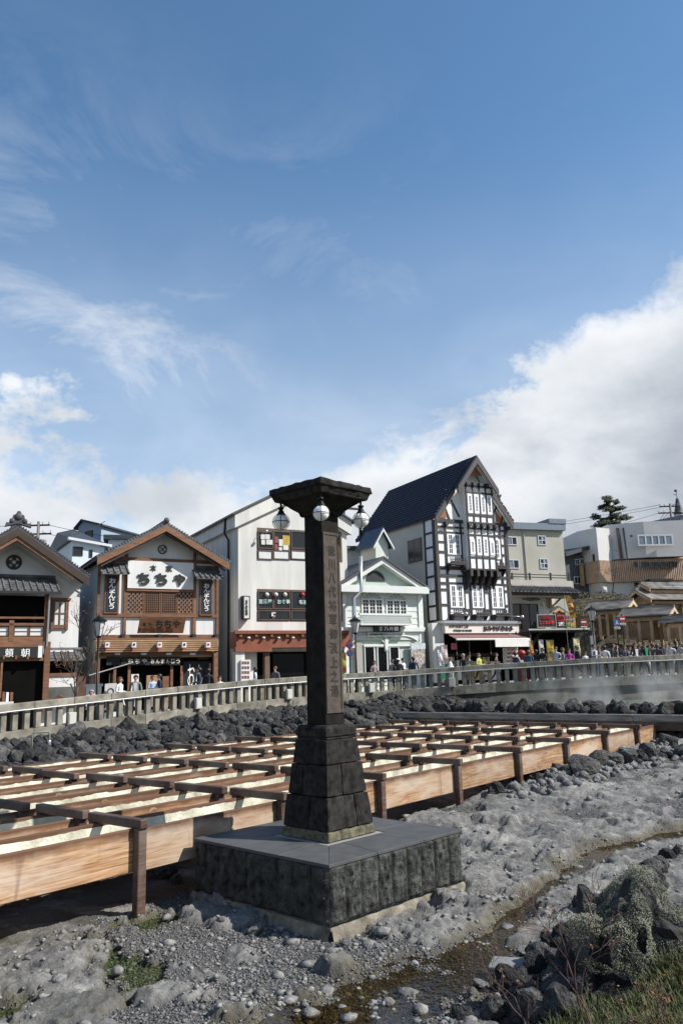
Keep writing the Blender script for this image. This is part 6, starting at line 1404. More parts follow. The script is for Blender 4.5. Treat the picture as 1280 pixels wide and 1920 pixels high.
# ---------------- trees
bark = mat('bark', (.085, .065, .052), .9, .35, 4, .6, 18)
def branch_tree(q, p, d, r, L_, depth, spread=.55, nmin=2, nmax=3, up=.25, leaf=None, rmin=.008):
    pts = [p]; rs = [r]; n = 4
    for i in range(n):
        d = (d + Vector((random.gauss(0, .13), random.gauss(0, .13), random.gauss(0, .08) + up * .12))).normalized(); p = p + d * (L_ / n); pts.append(p); rs.append(max(rmin, r * (1 - .45 * (i + 1) / n)))
    q.tube(pts, rs, 6 if r > .03 else 4, caps=False)
    if leaf is not None and depth <= 1: leaf.append((p, d))
    if depth <= 0: return
    for k in range(random.randint(nmin, nmax)):
        a = d.orthogonal().normalized(); a.rotate(Matrix.Rotation(random.uniform(0, 6.28), 3, d)); nd = (d + a * random.uniform(spread * .6, spread * 1.3)).normalized()
        j = random.randint(2, n); branch_tree(q, pts[j], nd, rs[j] * random.uniform(.55, .8), L_ * random.uniform(.6, .85), depth - 1, spread, nmin, nmax, up, leaf, rmin)
def bare_tree(px, row, Y, h, label, depth=5, lean=0, leaves=None, name='bare_tree', r=.09, sp=.6, z=None, cat='tree'):
    p = aty(px, row, Y); t = empty(name, (p.x, p.y, float(street_z(p.x)) if z is None else z), 0, label, cat); q = MB(); lf = []
    branch_tree(q, Vector((0, 0, -.05)), Vector((lean, 0, 1)).normalized(), r, h * .34, depth, sp, 2, 3, .35, lf); q.build('branches', bark, t, True)
    if leaves:
        b = MB()
        for (c, d) in lf:
            for _ in range(leaves[1]):
                o = c + Vector((random.gauss(0, .09), random.gauss(0, .09), random.gauss(0, .09))); u = Vector((random.gauss(0, 1), random.gauss(0, 1), random.gauss(0, 1))).normalized() * leaves[2]; w = u.orthogonal().normalized() * leaves[2] * .5; b.add([o - u, o + w, o + u, o - w], [(0, 1, 2, 3)])
        b.build('dry_leaves', leaves[0], t, fix=False)
    return t
rust_leaf = mat('rusty_leaf', (.20, .085, .035), .8, .4, 6)
random.seed(21)
bare_tree(137, 1300, 34, 4.6, 'slender bare street tree in front of the left shop', 5, .04, (rust_leaf, 2, .035))
bare_tree(1148, 1108, 67, 3.2, 'leafless shrub against the white wall of the hillside building', 5, 0, None, 'bare_shrub', .07, .9, aty(1148, 1112, 67).z, 'shrub')
# scrub on the slope
scrub_l = mat('scrub_leaf', (.03, .034, .016), .9, .5, 3, col2=(.09, .08, .035))
def leaf_cloud(b, c, rx, ry, rz, n, s):
    for _ in range(n):
        v = Vector((random.gauss(0, 1), random.gauss(0, 1), random.gauss(0, 1))).normalized() * random.random() ** .4; o = Vector((c[0] + v.x * rx, c[1] + v.y * ry, c[2] + v.z * rz)); u = Vector((random.gauss(0, 1), random.gauss(0, 1), random.gauss(0, 1))).normalized() * s * random.uniform(.6, 1.3); w = u.orthogonal().normalized() * s * .6; b.add([o - u, o + w, o + u, o - w], [(0, 1, 2, 3)])
b = MB()
for i in range(70):
    x = random.uniform(19, 36); y = random.uniform(57, 70); leaf_cloud(b, (x, y, hill_z(x, y) + .3), .9, .9, .5, 90, .12)
tag(b.build('scrub', scrub_l, fix=False), 'low dark scrub covering the slope behind the pavilions', 'scrub', None, 'stuff')
# pine on the hill behind the white building
pine = mat('pine_needles', (.022, .035, .016), .85, .5, 1.5, col2=(.075, .095, .04))
p = aty(1146, 1000, 92); zt = aty(1146, 936, 92).z; t = empty('pine_tree', (p.x, p.y, p.z - 4), 0, 'dark green pine tree rising behind the white hillside building', 'tree'); H = zt - p.z + 4
q = MB(); trk = [(0, 0, 0), (.1, 0, H * .3), (-.15, 0, H * .55), (.05, 0, H * .8), (.0, 0, H)]; q.tube(trk, [.32, .26, .2, .12, .04], 8)
b = MB()
pads = [(-.1, .97, 1.0), (.5, .95, .7), (-.7, .88, 1.0), (.8, .85, 1.1), (-.2, .86, .9), (-1.2, .76, 1.1), (1.3, .75, 1.2), (.2, .77, 1.0), (-1.6, .64, 1.2), (.6, .65, 1.2), (1.9, .60, 1.3), (-.5, .62, 1.1), (-2.0, .50, 1.2), (-1.0, .50, 1.2), (.9, .50, 1.3), (2.3, .50, 1.2), (3.1, .52, 1.0), (4.0, .49, .7), (.0, .48, 1.1), (1.6, .44, 1.2), (-1.5, .42, 1.0)]
pads = [(x + random.uniform(-.5, .5), k + random.uniform(-.03, .03), r * random.uniform(.4, .75)) for x, k, r in pads for _ in range(3)]
for (x, k, r) in pads:
    z = H * .30 + (H * .70) * ((k - .40) / .58); y = random.uniform(-1.6, 1.6) * (1.1 - k * .6); leaf_cloud(b, (x, y, z), r * .95, r, .20, 170, .11); 
    for _ in range(3): leaf_cloud(b, (x + random.uniform(-.8, .8) * r, y + random.uniform(-.6, .6), z + random.uniform(-.12, .25)), r * .6, r * .5, .14, 45, .10)
    q.tube([(0, 0, z - .5), (x * .5, y * .5, z - .28), (x, y, z - .1)], [.09, .06, .02], 5)
q.build('trunk', bark, t, True); b.build('crown', pine, t, fix=False)
# ------------------------------------------------------------------ street furniture
lamp_glass = mat('frosted_lamp_glass', (.55, .56, .55), .3, .05)
def street_lamp(px, row_top, Y, label):
    p = aty(px, 1290, Y); z0 = float(street_z(p.x)); h = aty(px, row_top, Y).z - z0; t = empty('street_lamp', (p.x, p.y, z0), 0, label, 'street lamp', 'lantern street lamps')
    q = MB(); q.lathe([(.15, 0), (.15, .12), (.10, .2), (.085, .9), (.05, 1.0), (.045, h - .95)], 10); q.build('post', iron, t, True)
    q = MB(); q.lathe([(.07, h - .95), (.13, h - .9), (.13, h - .86)], 6); q.lathe([(.34, h - .27), (.36, h - .24), (.2, h - .12), (.07, h - .06), (.03, h), (.015, h + .06)], 6); 
    for i in range(6): a = math.pi * 2 * i / 6; q.tube([(.13 * math.cos(a), .13 * math.sin(a), h - .88), (.27 * math.cos(a), .27 * math.sin(a), h - .25)], .014, 4)
    q.build('lantern_frame', iron, t)
    q = MB(); q.lathe([(.12, h - .87), (.255, h - .27)], 6); q.build('lantern_glass', lamp_glass, t)
    return t
street_lamp(182, 1154, 34.2, 'black lantern street lamp in front of the brown timber shop'); street_lamp(669, 1156, 43.5, 'black lantern street lamp in front of the mint restaurant'); street_lamp(1121, 1136, 47.5, 'black lantern street lamp right of the black shop')
signred = mat('sign_red', (.34, .02, .025), .6, .08); signblue = mat('sign_blue', (.03, .09, .26), .6, .08)
def road_sign(px, row, Y, kind, label, plate=True):
    p = aty(px, 1280, Y); z0 = float(street_z(p.x)); h = aty(px, row, Y).z - z0; t = empty('road_sign', (p.x, p.y, z0), .1, label, 'road sign', 'road signs'); r = .195
    q = MB(); q.tube([(0, .04, 0), (0, .04, h + .25)], .035, 6); q.build('post', iron, t)
    def disc(nm, m, rr, y, z=h):
        q = MB(); q.prism([(rr * math.cos(a), z + rr * math.sin(a)) for a in np.linspace(0, 6.2832, 25)[:-1]], y, y + .012, 'y'); return q.build(nm, m, t)
    if kind == 'noentry': disc('disc', signred, r, -.02); q = MB(); q.box(-.14, .14, -.03, -.021, h - .036, h + .036); q.build('bar', white_t, t)
    elif kind == 'blue': disc('disc', signblue, r, -.02); text_on('symbol', '人', -.1, .1, h - .12, h + .12, -.024, white_t, t, .02, .01)
    else:
        disc('disc', signred, r, -.02); disc('disc_face', signblue, r * .76, -.034); q = MB(); q.box(-.13, .13, -.05, -.036, h - .018, h + .018); o = q.build('bar', signred, t); o.rotation_euler = (0, 0, 0)
        disc('lower_disc', signred, r * .95, -.02, h - .44); disc('lower_face', signblue, r * .72, -.034, h - .44)
    if plate: q = MB(); q.box(-.17, .17, -.02, 0, h - .37, h - .24); o = q.build('plate', white_t, t); text_on('plate_text', '自転車', -.14, .14, h - .345, h - .265, -.024, black_t, t, .0, .006)
road_sign(1103, 1166, 46.5, 'noentry', 'round red no-entry sign beside the black shop'); road_sign(1177, 1160, 48.0, 'noentry', 'round red no-entry sign in front of the middle pavilion'); road_sign(1166, 1167, 46.5, 'blue', 'round blue pedestrian sign in front of the wooden pavilions'); road_sign(657, 1209, 43.0, 'nopark', 'pair of red and blue no-parking discs left of the mint restaurant', False)
def banner(px, row0, row1, Y, wpx, m, txt, tm, label, tilt=0):
    p = aty(px, 1285, Y); z0 = float(street_z(p.x)); za, zb2 = aty(px, row1, Y).z - z0, aty(px, row0, Y).z - z0; w = wpx * Y / FPX; t = empty('shop_banner', (p.x, p.y, z0), random.uniform(-.25, .25), label, 'banner', 'upright cloth banners')
    q = MB(); q.tube([(-w / 2 - .03, 0, 0), (-w / 2 - .03, 0, zb2 + .06)], .014, 5); q.tube([(-w / 2 - .03, 0, zb2 + .02), (w / 2, 0, zb2 + .02)], .01, 5); q.build('pole', mat('grey_post'), t)
    vs = []; fs = []; n = 12
    for i in range(n + 1):
        for j in range(5): u = j / 4; z = za + (zb2 - za) * i / n; vs.append((-w / 2 + w * u + tilt * (1 - i / n), .04 * math.sin(u * 3 + i * .6) * u, z))
    for i in range(n):
        for j in range(4): a = i * 5 + j; fs.append((a, a + 1, a + 6, a + 5))
    b = MB(); b.add(vs, fs); b.build('cloth', m, t, True, fix=False)
    if txt: text_on('lettering', '\n'.join(txt), -w * .28, w * .28, za + (zb2 - za) * .2, za + (zb2 - za) * .92, -.06, tm, t, .01, .006)
    return t
yel = mat('yellow_cloth', (.45, .32, .04), .8, .1); crm = mat('cream_cloth', (.6, .52, .3), .8, .12); whc = mat('white_cloth', (.66, .64, .6), .8, .06); redc = mat('red_print_cloth', (.5, .04, .04), .8, .5, 5, col2=(.65, .45, .08), ramp=(.45, .55)); grn = mat('green_yellow_cloth', (.5, .5, .05), .8, .3, 4, col2=(.55, .08, .06), ramp=(.5, .6))
banner(1037, 1201, 1240, 45.0, 13, yel, '上州', black_t, 'yellow cloth banner with black characters at the black shop'); banner(1087, 1197, 1230, 45.5, 12, crm, '上州', black_t, 'cream cloth banner with black characters at the right of the black shop')
banner(1001, 1202, 1235, 45.4, 6, yel, '湯', mat('red_lettering'), 'narrow yellow cloth banner at the left side of the black shop'); banner(1020, 1200, 1238, 45.6, 8, whc, None, None, 'white cloth banner inside the black shop front')
banner(1077, 1117, 1158, 45.2, 11, redc, None, None, 'red and yellow patterned banner flying above the black shop', .25)
banner(836, 1210, 1245, 45.5, 11, whc, 'うどん', mat('red_lettering'), 'white cloth banner with red lettering at the souvenir shop'); banner(826, 1218, 1248, 45.2, 7, whc, 'そば', signblue, 'white cloth banner with blue lettering left of the souvenir shop', .12)
banner(645, 1224, 1262, 43.0, 10, grn, None, None, 'yellow-green and red banner beside the mint restaurant')
# red pillar box
p = aty(981, 1285, 45.2); z0 = float(street_z(p.x)); t = empty('post_box', (p.x, p.y, z0), 0, 'red cylindrical post box under the end of the white awning valance', 'post box'); h = aty(981, 1218, 45.2).z - z0
pr = mat('post_box_red', (.26, .014, .010), .5, .1); q = MB(); q.lathe([(.24, 0), (.24, .12), (.19, .16), (.19, h - .28), (.235, h - .26), (.235, h - .18), (.2, h - .08), (.05, h)], 20); q.build('body', pr, t, True); q = MB(); q.box(-.09, .09, -.205, -.18, h - .5, h - .45); q.build('slot', black_m, t); q = MB(); q.box(-.1, .1, -.2, -.18, h - .72, h - .58); q.build('plate', white_t, t)
# white urn-shaped dispenser and menu stands by the shops
p = aty(846, 1285, 45.2); t = empty('white_dispenser', (p.x, p.y, float(street_z(p.x))), 0, 'white bulbous dispenser on a stand at the souvenir shop front', 'dispenser'); h = aty(846, 1240, 45.2).z - float(street_z(p.x)); q = MB(); q.lathe([(.3, h - 1.0), (.34, h - .8), (.3, h - .45), (.14, h - .25), (.1, h - .1), (.03, h)], 14); q.build('body', whc, t, True); q = MB(); q.box(-.35, .35, -.3, .3, 0, h - 1.0); q.build('stand', wood, t)
p = aty(833, 1285, 44.6); t = empty('green_menu_stand', (p.x, p.y, float(street_z(p.x))), .1, 'green menu stand on the pavement at the souvenir shop', 'menu stand'); q = MB(); q.box(-.22, .22, -.02, .02, .45, 1.1); q.build('board', mat('menu_green', (.02, .2, .1), .6, .2), t); q = MB(); q.box(-.2, -.16, 0, .3, 0, .5); q.box(.16, .2, 0, .3, 0, .5); q.build('legs', iron, t)
p = aty(208, 1300, 35.4); z0 = float(street_z(p.x)); t = empty('market_parasol', (p.x, p.y, z0), .25, 'small white slanted awning stand in front of the timber shop', 'awning stand'); q = MB(); q.box(-.06, .06, -.06, .06, 0, 1.95); q.build('post', iron, t); q = MB(); q.hexa([(-.9, -.5, 1.85), (.9, -.5, 2.35), (.9, .5, 2.35), (-.9, .5, 1.85), (-.9, -.5, 1.88), (.9, -.5, 2.38), (.9, .5, 2.38), (-.9, .5, 1.88)]); q.build('canopy', whc, t)
q = MB(); q.box(-.25, .25, -.12, -.07, .9, 1.5); po = q.build('poster', whc, t); text_on('poster_mark', '○', -.14, .14, 1.0, 1.3, -.125, black_t, t, .02, .01)
p = aty(176, 1300, 35.5); z0 = float(street_z(p.x)); t = empty('white_gate_pier', (p.x, p.y, z0), .3, 'low white pier with cap beside the lantern street lamp', 'pier'); q = MB(); q.box(-.32, .32, -.25, .25, 0, 1.45); q.build('body', plaster, t); q = MB(); q.box(-.38, .38, -.3, .3, 1.45, 1.55); q.build('cap', plaster_old, t)
p = aty(112, 1310, 32.6); z0 = float(street_z(p.x)); t = empty('wooden_notice_post', (p.x, p.y, z0), .2, 'small roofed wooden notice post behind the balustrade at left', 'notice post'); q = MB(); q.box(-.05, .05, -.05, .05, 0, .75); q.build('post', wood_l, t); q = MB(); q.box(-.2, .2, -.06, .06, .7, 1.05); q.build('board', wood_l, t); q = MB(); q.prism([(-.3, 1.05), (.3, 1.05), (0, 1.22)], -.15, .15, 'y'); q.build('roof', wood, t)
p = aty(42, 1410, 29.6); 
bx, by = aty(60, 1402, 26.5).x, aty(60, 1402, 26.5).y; zz = hz(bx, by); t = empty('water_pipe', (bx, by, zz), .5, 'small bent metal water pipe with tap on the left bank', 'pipe'); q = MB(); q.tube([(0, 0, -.3), (0, 0, .55), (.03, 0, .6), (.5, 0, .6), (.53, 0, .55), (.53, 0, -.3)], .03, 8); q.build('pipe_run', mat('pipe_green', (.18, .19, .15), .6, .2), t, True); q = MB(); q.lathe([(.05, .15), (.06, .2), (.06, .3), (.05, .34)], 8, (.53, 0, 0)); q.build('valve', steel, t, True)
# ------------------------------------------------------------------ people
skin_m = mat('skin', (.48, .29, .20), .6, .05); shoe_m = mat('shoes', (.03, .028, .027), .6, .1); hair_b = mat('black_hair', (.016, .013, .012), .5, .1); hair_br = mat('brown_hair', (.09, .045, .025), .5, .15); hair_g = mat('grey_hair', (.25, .24, .23), .6, .1)
CL = {}
def cloth(c):
    k = 'cloth_%d_%d_%d' % tuple(int(x * 100) for x in c)
    return mat(k, c, .9, .14, 6, .3, 25)
PEOPLE = []
def skeleton(pose, arm, H):
    """joints for a 1.7 m figure facing -y: name -> (co, radius x, radius y)"""
    J = {'pelvis': ((0, 0, .93), .145, .105), 'waist': ((0, .0, 1.08), .135, .095), 'chest': ((0, .005, 1.29), .165, .11), 'neckbase': ((0, .01, 1.43), .075, .07), 'neck': ((0, 0, 1.49), .052, .055), 'jaw': ((0, -.015, 1.545), .066, .078), 'brow': ((0, -.01, 1.61), .078, .095), 'crown': ((0, .005, 1.675), .058, .07)}
    lean = {'lean': .22, 'bend': .35}.get(pose, 0)
    E = [('pelvis', 'waist'), ('waist', 'chest'), ('chest', 'neckbase'), ('neckbase', 'neck'), ('neck', 'jaw'), ('jaw', 'brow'), ('brow', 'crown')]
    for s, n in ((-1, 'l'), (1, 'r')):
        A = arm if isinstance(arm, str) else arm[0 if s < 0 else 1]
        J['sh' + n] = ((s * .175, .01, 1.39), .062, .06)
        el, wr = {'down': ((s * .235, .03, 1.12), (s * .235, -.05, .88)), 'hold': ((s * .22, -.02, 1.12), (s * .08, -.24, 1.13)), 'face': ((s * .23, -.1, 1.16), (s * .08, -.2, 1.42)), 'camera': ((s * .24, -.14, 1.22), (s * .07, -.26, 1.52)), 'bent': ((s * .24, .04, 1.13), (s * .2, -.22, 1.08)), 'lap': ((s * .23, -.03, 1.13), (s * .12, -.25, 1.0)), 'back': ((s * .25, .12, 1.15), (s * .2, .08, .92))}[A]
        J['el' + n] = (el, .045, .045); J['wr' + n] = (wr, .03, .03); d = (Vector(wr) - Vector(el)).normalized(); hd = Vector(wr) + d * .07; J['ha' + n] = (tuple(hd), .032, .022)
        E += [('chest', 'sh' + n), ('sh' + n, 'el' + n), ('el' + n, 'wr' + n), ('wr' + n, 'ha' + n)]
        sd_ = d.orthogonal().normalized()
        for f in range(4): J['f%d%s' % (f, n)] = (tuple(hd + d * (.085 - .012 * abs(f - 1.3)) + sd_ * (f - 1.5) * .019), .009, .009); E.append(('ha' + n, 'f%d%s' % (f, n)))
        J['th' + n] = (tuple(Vector(wr) + d * .055 + sd_ * -.055), .010, .010); E.append(('wr' + n, 'th' + n))
        w = {'walk': .24 * s, 'stride': .3 * s}.get(pose, .02 * s)
        if pose == 'sit': kn, an, to = (s * .11, -.42, .95), (s * .11, -.44, .52), (s * .12, -.58, .47)
        else: kn, an, to = (s * .095, -.02 - w * .55, .51), (s * .1, .03 - w * 1.0 + (.1 if w < -.1 else 0), .085 + (.06 if w < -.1 else 0)), (s * .115, -.13 - w * 1.0 + (.1 if w < -.1 else 0), .035 + (.01 if w < -.1 else 0))
        J['hi' + n] = ((s * .085, .0, .87), .088, .092); J['kn' + n] = (kn, .06, .064); J['an' + n] = (an, .042, .046); J['to' + n] = (to, .04, .032)
        E += [('pelvis', 'hi' + n), ('hi' + n, 'kn' + n), ('kn' + n, 'an' + n), ('an' + n, 'to' + n)]
    if lean:
        for k in J:
            (x, y, z), a, b_ = J[k]
            if z > .95 and not k.startswith(('hi', 'kn', 'an', 'to')): J[k] = ((x, y - (z - .95) * lean, z), a, b_)
    return J, E
def person(px, Y, H, heading, top, bottom, label, hair='b', hlen=.0, pose='stand', arm='down', extra=None, skirt=None, hat=None, sit_z=0.0, kid=False):
    J, E = skeleton(pose, arm, H); names = list(J); me = bpy.data.meshes.new('person'); me.from_pydata([J[n][0] for n in names], [(names.index(a), names.index(c)) for a, c in E], [])
    d = ray(px, 1270); x = d.x / d.y * Y; z0 = float(street_z(x)) + (sit_z if pose != 'sit' else sit_z - .44)
    o = bpy.data.objects.new('person', me); COL.objects.link(o); sk = o.modifiers.new('Skin', 'SKIN'); sk.use_smooth_shade = True; sk.branch_smoothing = .3
    lay = me.skin_vertices[0].data
    for i, n in enumerate(names): lay[i].radius = (J[n][1], J[n][2]); lay[i].use_root = (n == 'pelvis')
    su = o.modifiers.new('Sub', 'SUBSURF'); su.levels = 1; su.render_levels = 1
    s = H / 1.7; o.scale = (s * (1.06 if H > 1.6 else 1.0), s * 1.06, s); o.location = (x, Y, z0); o.rotation_euler = (0, 0, R(heading)); tag(o, label, 'person', 'people on the street')
    PEOPLE.append((o, J, top, bottom, hair, hlen, extra, skirt, hat)); return o
exec_people = True
def finish_people():
    dg = bpy.context.evaluated_depsgraph_get(); new = []
    for rec in PEOPLE: new.append(bpy.data.meshes.new_from_object(rec[0].evaluated_get(dg)))
    for (o, J, top, bottom, hair, hlen, extra, skirt, hat), me in zip(PEOPLE, new):
        o.modifiers.clear(); old = o.data; o.data = me; me.name = 'person'; hm = {'b': hair_b, 'br': hair_br, 'g': hair_g}[hair]
        me.materials.clear()
        for m in (cloth(top), cloth(bottom), skin_m, shoe_m, hm): me.materials.append(m)
        up = [k for k in J if k in ('waist', 'chest', 'neckbase') or k[:2] in ('sh', 'el')]; names = list(J)
        reg = {}
        for k in names: reg[k] = 0 if (k in ('waist', 'chest', 'neckbase') or k[:2] in ('sh', 'el', 'wr')) else 1 if (k == 'pelvis' or k[:2] in ('hi', 'kn')) else 3 if k[:2] in ('an', 'to') else 2
        pts = np.array([J[k][0] for k in names]); rg = np.array([reg[k] for k in names])
        # sample along the bones so that regions break part way between joints
        ex = []
        for n in ('l', 'r'):
            for a, c, r0, r1 in (('wr' + n, 'ha' + n, 0, 2), ('kn' + n, 'an' + n, 1, 1), ('el' + n, 'wr' + n, 0, 0), ('hi' + n, 'kn' + n, 1, 1), ('sh' + n, 'el' + n, 0, 0)):
                A, C = Vector(J[a][0]), Vector(J[c][0])
                for t_ in (.2, .4, .6, .8): ex.append((A.lerp(C, t_), r0 if t_ < .5 else r1))
        pts = np.vstack([pts, np.array([e[0] for e in ex])]); rg = np.concatenate([rg, np.array([e[1] for e in ex])])
        n = len(me.polygons); ce = np.empty(n * 3); me.polygons.foreach_get('center', ce); ce = ce.reshape(-1, 3)
        dd = ((ce[:, None, :] - pts[None]) ** 2).sum(-1); mi = rg[dd.argmin(1)]
        br = np.array(J['brow'][0]); hd = (ce[:, 2] > J['neck'][0][2] - .02) & (np.abs(ce[:, 0] - br[0]) < .14) & (mi == 2)
        mi[hd & ((ce[:, 1] > br[1] + .015) | (ce[:, 2] > br[2] + .045))] = 4
        me.polygons.foreach_set('material_index', mi.astype(np.int32)); me.polygons.foreach_set('use_smooth', np.ones(n, bool)); me.update()
        # hair as a shaped cap with the photo's length
        b = MB(); c = J['brow'][0]; b.ball((c[0], c[1] + .022, c[2] + .018), .105, 14, 10, sc=(.98, 1.08, 1.0)); vs = []
        for v in b.v:
            x, y, z = v; 
            if z < c[2] - .005: f = 1.0 if y > c[1] + .02 else .0; z = c[2] - (c[2] - z) * (1 + hlen * 14) if f else c[2] + .035; 
            if y < c[1] - .06 and z < c[2] + .045: z = c[2] + .05; 
            vs.append((x, y, z))
        b.v = vs; b.build('hair', hm, o, True)
        b = MB(); fy = c[1] - .098
        for sx in (-1, 1): b = MB(); b.box(sx * .032 - .014, sx * .032 + .014, fy - .004, fy + .02, c[2] - .012, c[2] + .004); b.build('eye', hair_b, o, fix=False)
        b = MB(); b.box(-.02, .02, fy + .002, fy + .03, c[2] - .072, c[2] - .063); b.build('mouth', mat('lips', (.3, .12, .1), .6, 0), o, fix=False); b = MB(); b.hexa([(-.014, fy - .018, c[2] - .045), (.014, fy - .018, c[2] - .045), (.014, fy + .02, c[2] - .045), (-.014, fy + .02, c[2] - .045), (-.007, fy - .002, c[2] + .0), (.007, fy - .002, c[2]), (.007, fy + .02, c[2]), (-.007, fy + .02, c[2])]); b.build('nose', skin_m, o, True)
        for sx in (-1, 1): b = MB(); b.ball((sx * .082, c[1] + .005, c[2] - .015), .022, 6, 5, sc=(.5, 1, 1.4)); b.build('ear', skin_m, o, True)
        if skirt:
            col, z1 = skirt; b = MB(); b.lathe([(.145, 1.12), (.165, .95), (.19, .8), (.215, z1), (.20, z1 + .01)], 14); b.v = [(x, y * .8, z) for x, y, z in b.v]; b.build('coat_skirt', cloth(col), o, True)
        if hat: b = MB(); b.ball((c[0], c[1] + .01, c[2] + .05), .112, 12, 8, sc=(1, 1.05, .75)); b.box(-.07, .07, c[1] - .19, c[1] - .08, c[2] + .03, c[2] + .045); b.build('hat', cloth(hat), o, True)
        if extra:
            kind, col = extra
            if kind == 'backpack': b = MB(); b.box(-.15, .15, .09, .24, 1.0, 1.42); me2 = bevel_mesh(b.mesh('backpack', cloth(col)), .05, 2); obj('backpack', me2, o)
            elif kind == 'vest': b = MB(); b.lathe([(.155, .98), (.165, 1.1), (.19, 1.28), (.16, 1.40), (.09, 1.43)], 14); b.v = [(x, y * .75, z) for x, y, z in b.v]; b.build('open_shirt_front', cloth(col), o, True)
            elif kind == 'shirt': b = MB(); b.prism([(-.05, 1.0), (.05, 1.0), (.075, 1.40), (-.075, 1.40)], -.135, -.10, 'y'); b.build('shirt_front', cloth(col), o)
            elif kind == 'bag': b = MB(); b.box(.17, .25, -.12, .16, .82, 1.05); me2 = bevel_mesh(b.mesh('shoulder_bag', cloth(col)), .02, 1); obj('shoulder_bag', me2, o)
            elif kind == 'band': b = MB(); b.lathe([(.165, .93), (.172, 1.0), (.165, 1.1)], 14); b.v = [(x, y * .8, z) for x, y, z in b.v]; b.build('red_hem', cloth(col), o, True)
K = (.02, .02, .022); NV = (.02, .028, .06); DN = (.04, .06, .12); WH = (.66, .66, .65); GR = (.28, .29, .30); BG = (.33, .27, .2); KH = (.22, .18, .11)
person(173, 32.6, 1.70, 5, K, K, 'man in black seated behind the balustrade beside the street lamp', 'g', 0, 'sit', 'lap', sit_z=.0)
person(200, 33.4, 1.58, -8, (.12, .085, .075), K, 'person in brown coat and brown cap seated behind the balustrade', 'br', .02, 'sit', 'lap', hat=(.12, .07, .06))
person(226, 33.4, 1.66, 78, WH, (.5, .45, .4), 'woman in white coat walking left past the timber shop', 'br', .07, 'walk', 'bent', skirt=(WH, .52), extra=('bag', (.4, .3, .2)))
person(255, 36.5, 1.74, 8, (.16, .19, .17), K, 'man in grey-green open jacket and white shirt facing the camera', 'b', 0, 'stand', 'down', ('shirt', WH))
person(287, 37.0, 1.66, 40, (.35, .42, .55), (.09, .12, .22), 'person with light hair in pale blue shirt before the timber shop', 'br', .01, 'stand', 'hold')
person(299, 37.2, 1.70, -60, NV, K, 'young man in dark navy jacket beside the pale blue shirt', 'b', 0, 'stand', 'hold')
person(373, 36.4, 1.80, -75, NV, DN, 'tall man in navy jacket seen from the side under the canopy end', 'b', .01, 'walk', 'bent')
person(391, 37.2, 1.74, 175, K, K, 'man in black jacket seen from behind under the canopy end', 'b', 0, 'stand', 'down')
person(412, 37.8, 1.68, 10, WH, DN, 'man in white shirt seated behind the balustrade left of the white building', 'b', 0, 'sit', 'lap', sit_z=.12)
person(478, 38.8, 1.62, -80, (.5, .55, .6), K, 'woman with dark hair in pale blouse in front of the white building', 'b', .06, 'stand', 'bent')
person(736, 44.3, 1.66, -50, GR, NV, 'person in grey patterned top at the left of the group by the mint restaurant', 'b', .01, 'stand', 'hold')
person(747, 44.0, 1.68, 170, K, K, 'person in black with white cap seen from behind by the mint restaurant', 'b', 0, 'stand', 'down', hat=(.7, .7, .7))
person(757, 44.2, 1.70, 60, (.6, .6, .6), NV, 'person in white, navy and red jacket by the mint restaurant', 'b', 0, 'stand', 'bent', ('band', (.5, .02, .03)))
person(776, 43.8, 1.72, 165, (.03, .05, .12), DN, 'person in navy with backpack seen from behind by the mint restaurant posters', 'b', 0, 'stand', 'down', ('backpack', (.02, .025, .05)))
person(870, 44.6, 1.70, 30, K, K, 'grey-haired person in black raising a hand under the maroon awning', 'g', 0, 'stand', ('down', 'face'))
person(881, 44.4, 1.60, -40, (.3, .27, .23), KH, 'woman in beige jacket under the maroon awning', 'b', .02, 'stand', 'hold')
person(899, 44.2, 1.66, 60, (.60, .55, .45), K, 'woman in lime green vest walking under the awning', 'br', .03, 'walk', 'bent', ('vest', (.36, .45, .03)))
person(968, 44.2, 1.62, 170, (.3, .36, .4), DN, 'person with navy backpack seen from behind beside the post box', 'b', 0, 'stand', 'down', ('backpack', (.02, .03, .06)))
person(993, 43.6, 1.66, 160, (.03, .06, .10), K, 'woman in dark blue jacket and pale scarf right of the post box', 'br', .05, 'stand', 'down', ('backpack', (.03, .06, .1)))
person(1007, 44.0, 1.66, 200, K, K, 'person in black with raised arms taking a photograph', 'b', 0, 'stand', 'camera')
person(1020, 43.8, 1.74, -60, K, (.05, .05, .05), 'man in black jacket before the yellow banner', 'b', 0, 'stand', 'bent')
person(1045, 43.2, 1.74, -30, (.38, .39, .40), (.02, .03, .10), 'man in light grey hoodie and blue trousers right of the yellow banner', 'b', 0, 'stand', 'bent')
person(1070, 43.0, 1.60, 0, (.30, .03, .24), K, 'woman in purple jacket facing the camera', 'b', .06, 'stand', 'hold')
person(1084, 43.6, 1.74, -85, K, K, 'man in black seen from the side before the cream banner', 'b', 0, 'walk', 'down')
person(1100, 43.2, 1.42, 25, (.55, .58, .62), DN, 'child in white and pale blue top beside the cream banner', 'b', .01, 'stand', 'bent')
person(1117, 42.8, 1.76, 35, (.25, .26, .28), DN, 'man in grey sweater with hands folded at the balustrade', 'b', 0, 'stand', 'hold', ('shirt', (.45, .5, .55)))
person(1137, 42.9, 1.68, 150, (.68, .67, .64), K, 'woman in white hooded jacket seen from behind at the balustrade', 'b', .05, 'stand', 'bent')
person(1148, 43.8, 1.76, 70, K, K, 'man in black leaning forward right of the white hooded jacket', 'b', 0, 'lean', ('down', 'bent'))
person(1175, 43.0, 1.64, 40, (.03, .035, .06), (.42, .36, .16), 'woman in navy jacket and mustard trousers at the balustrade', 'br', .02, 'stand', 'hold')
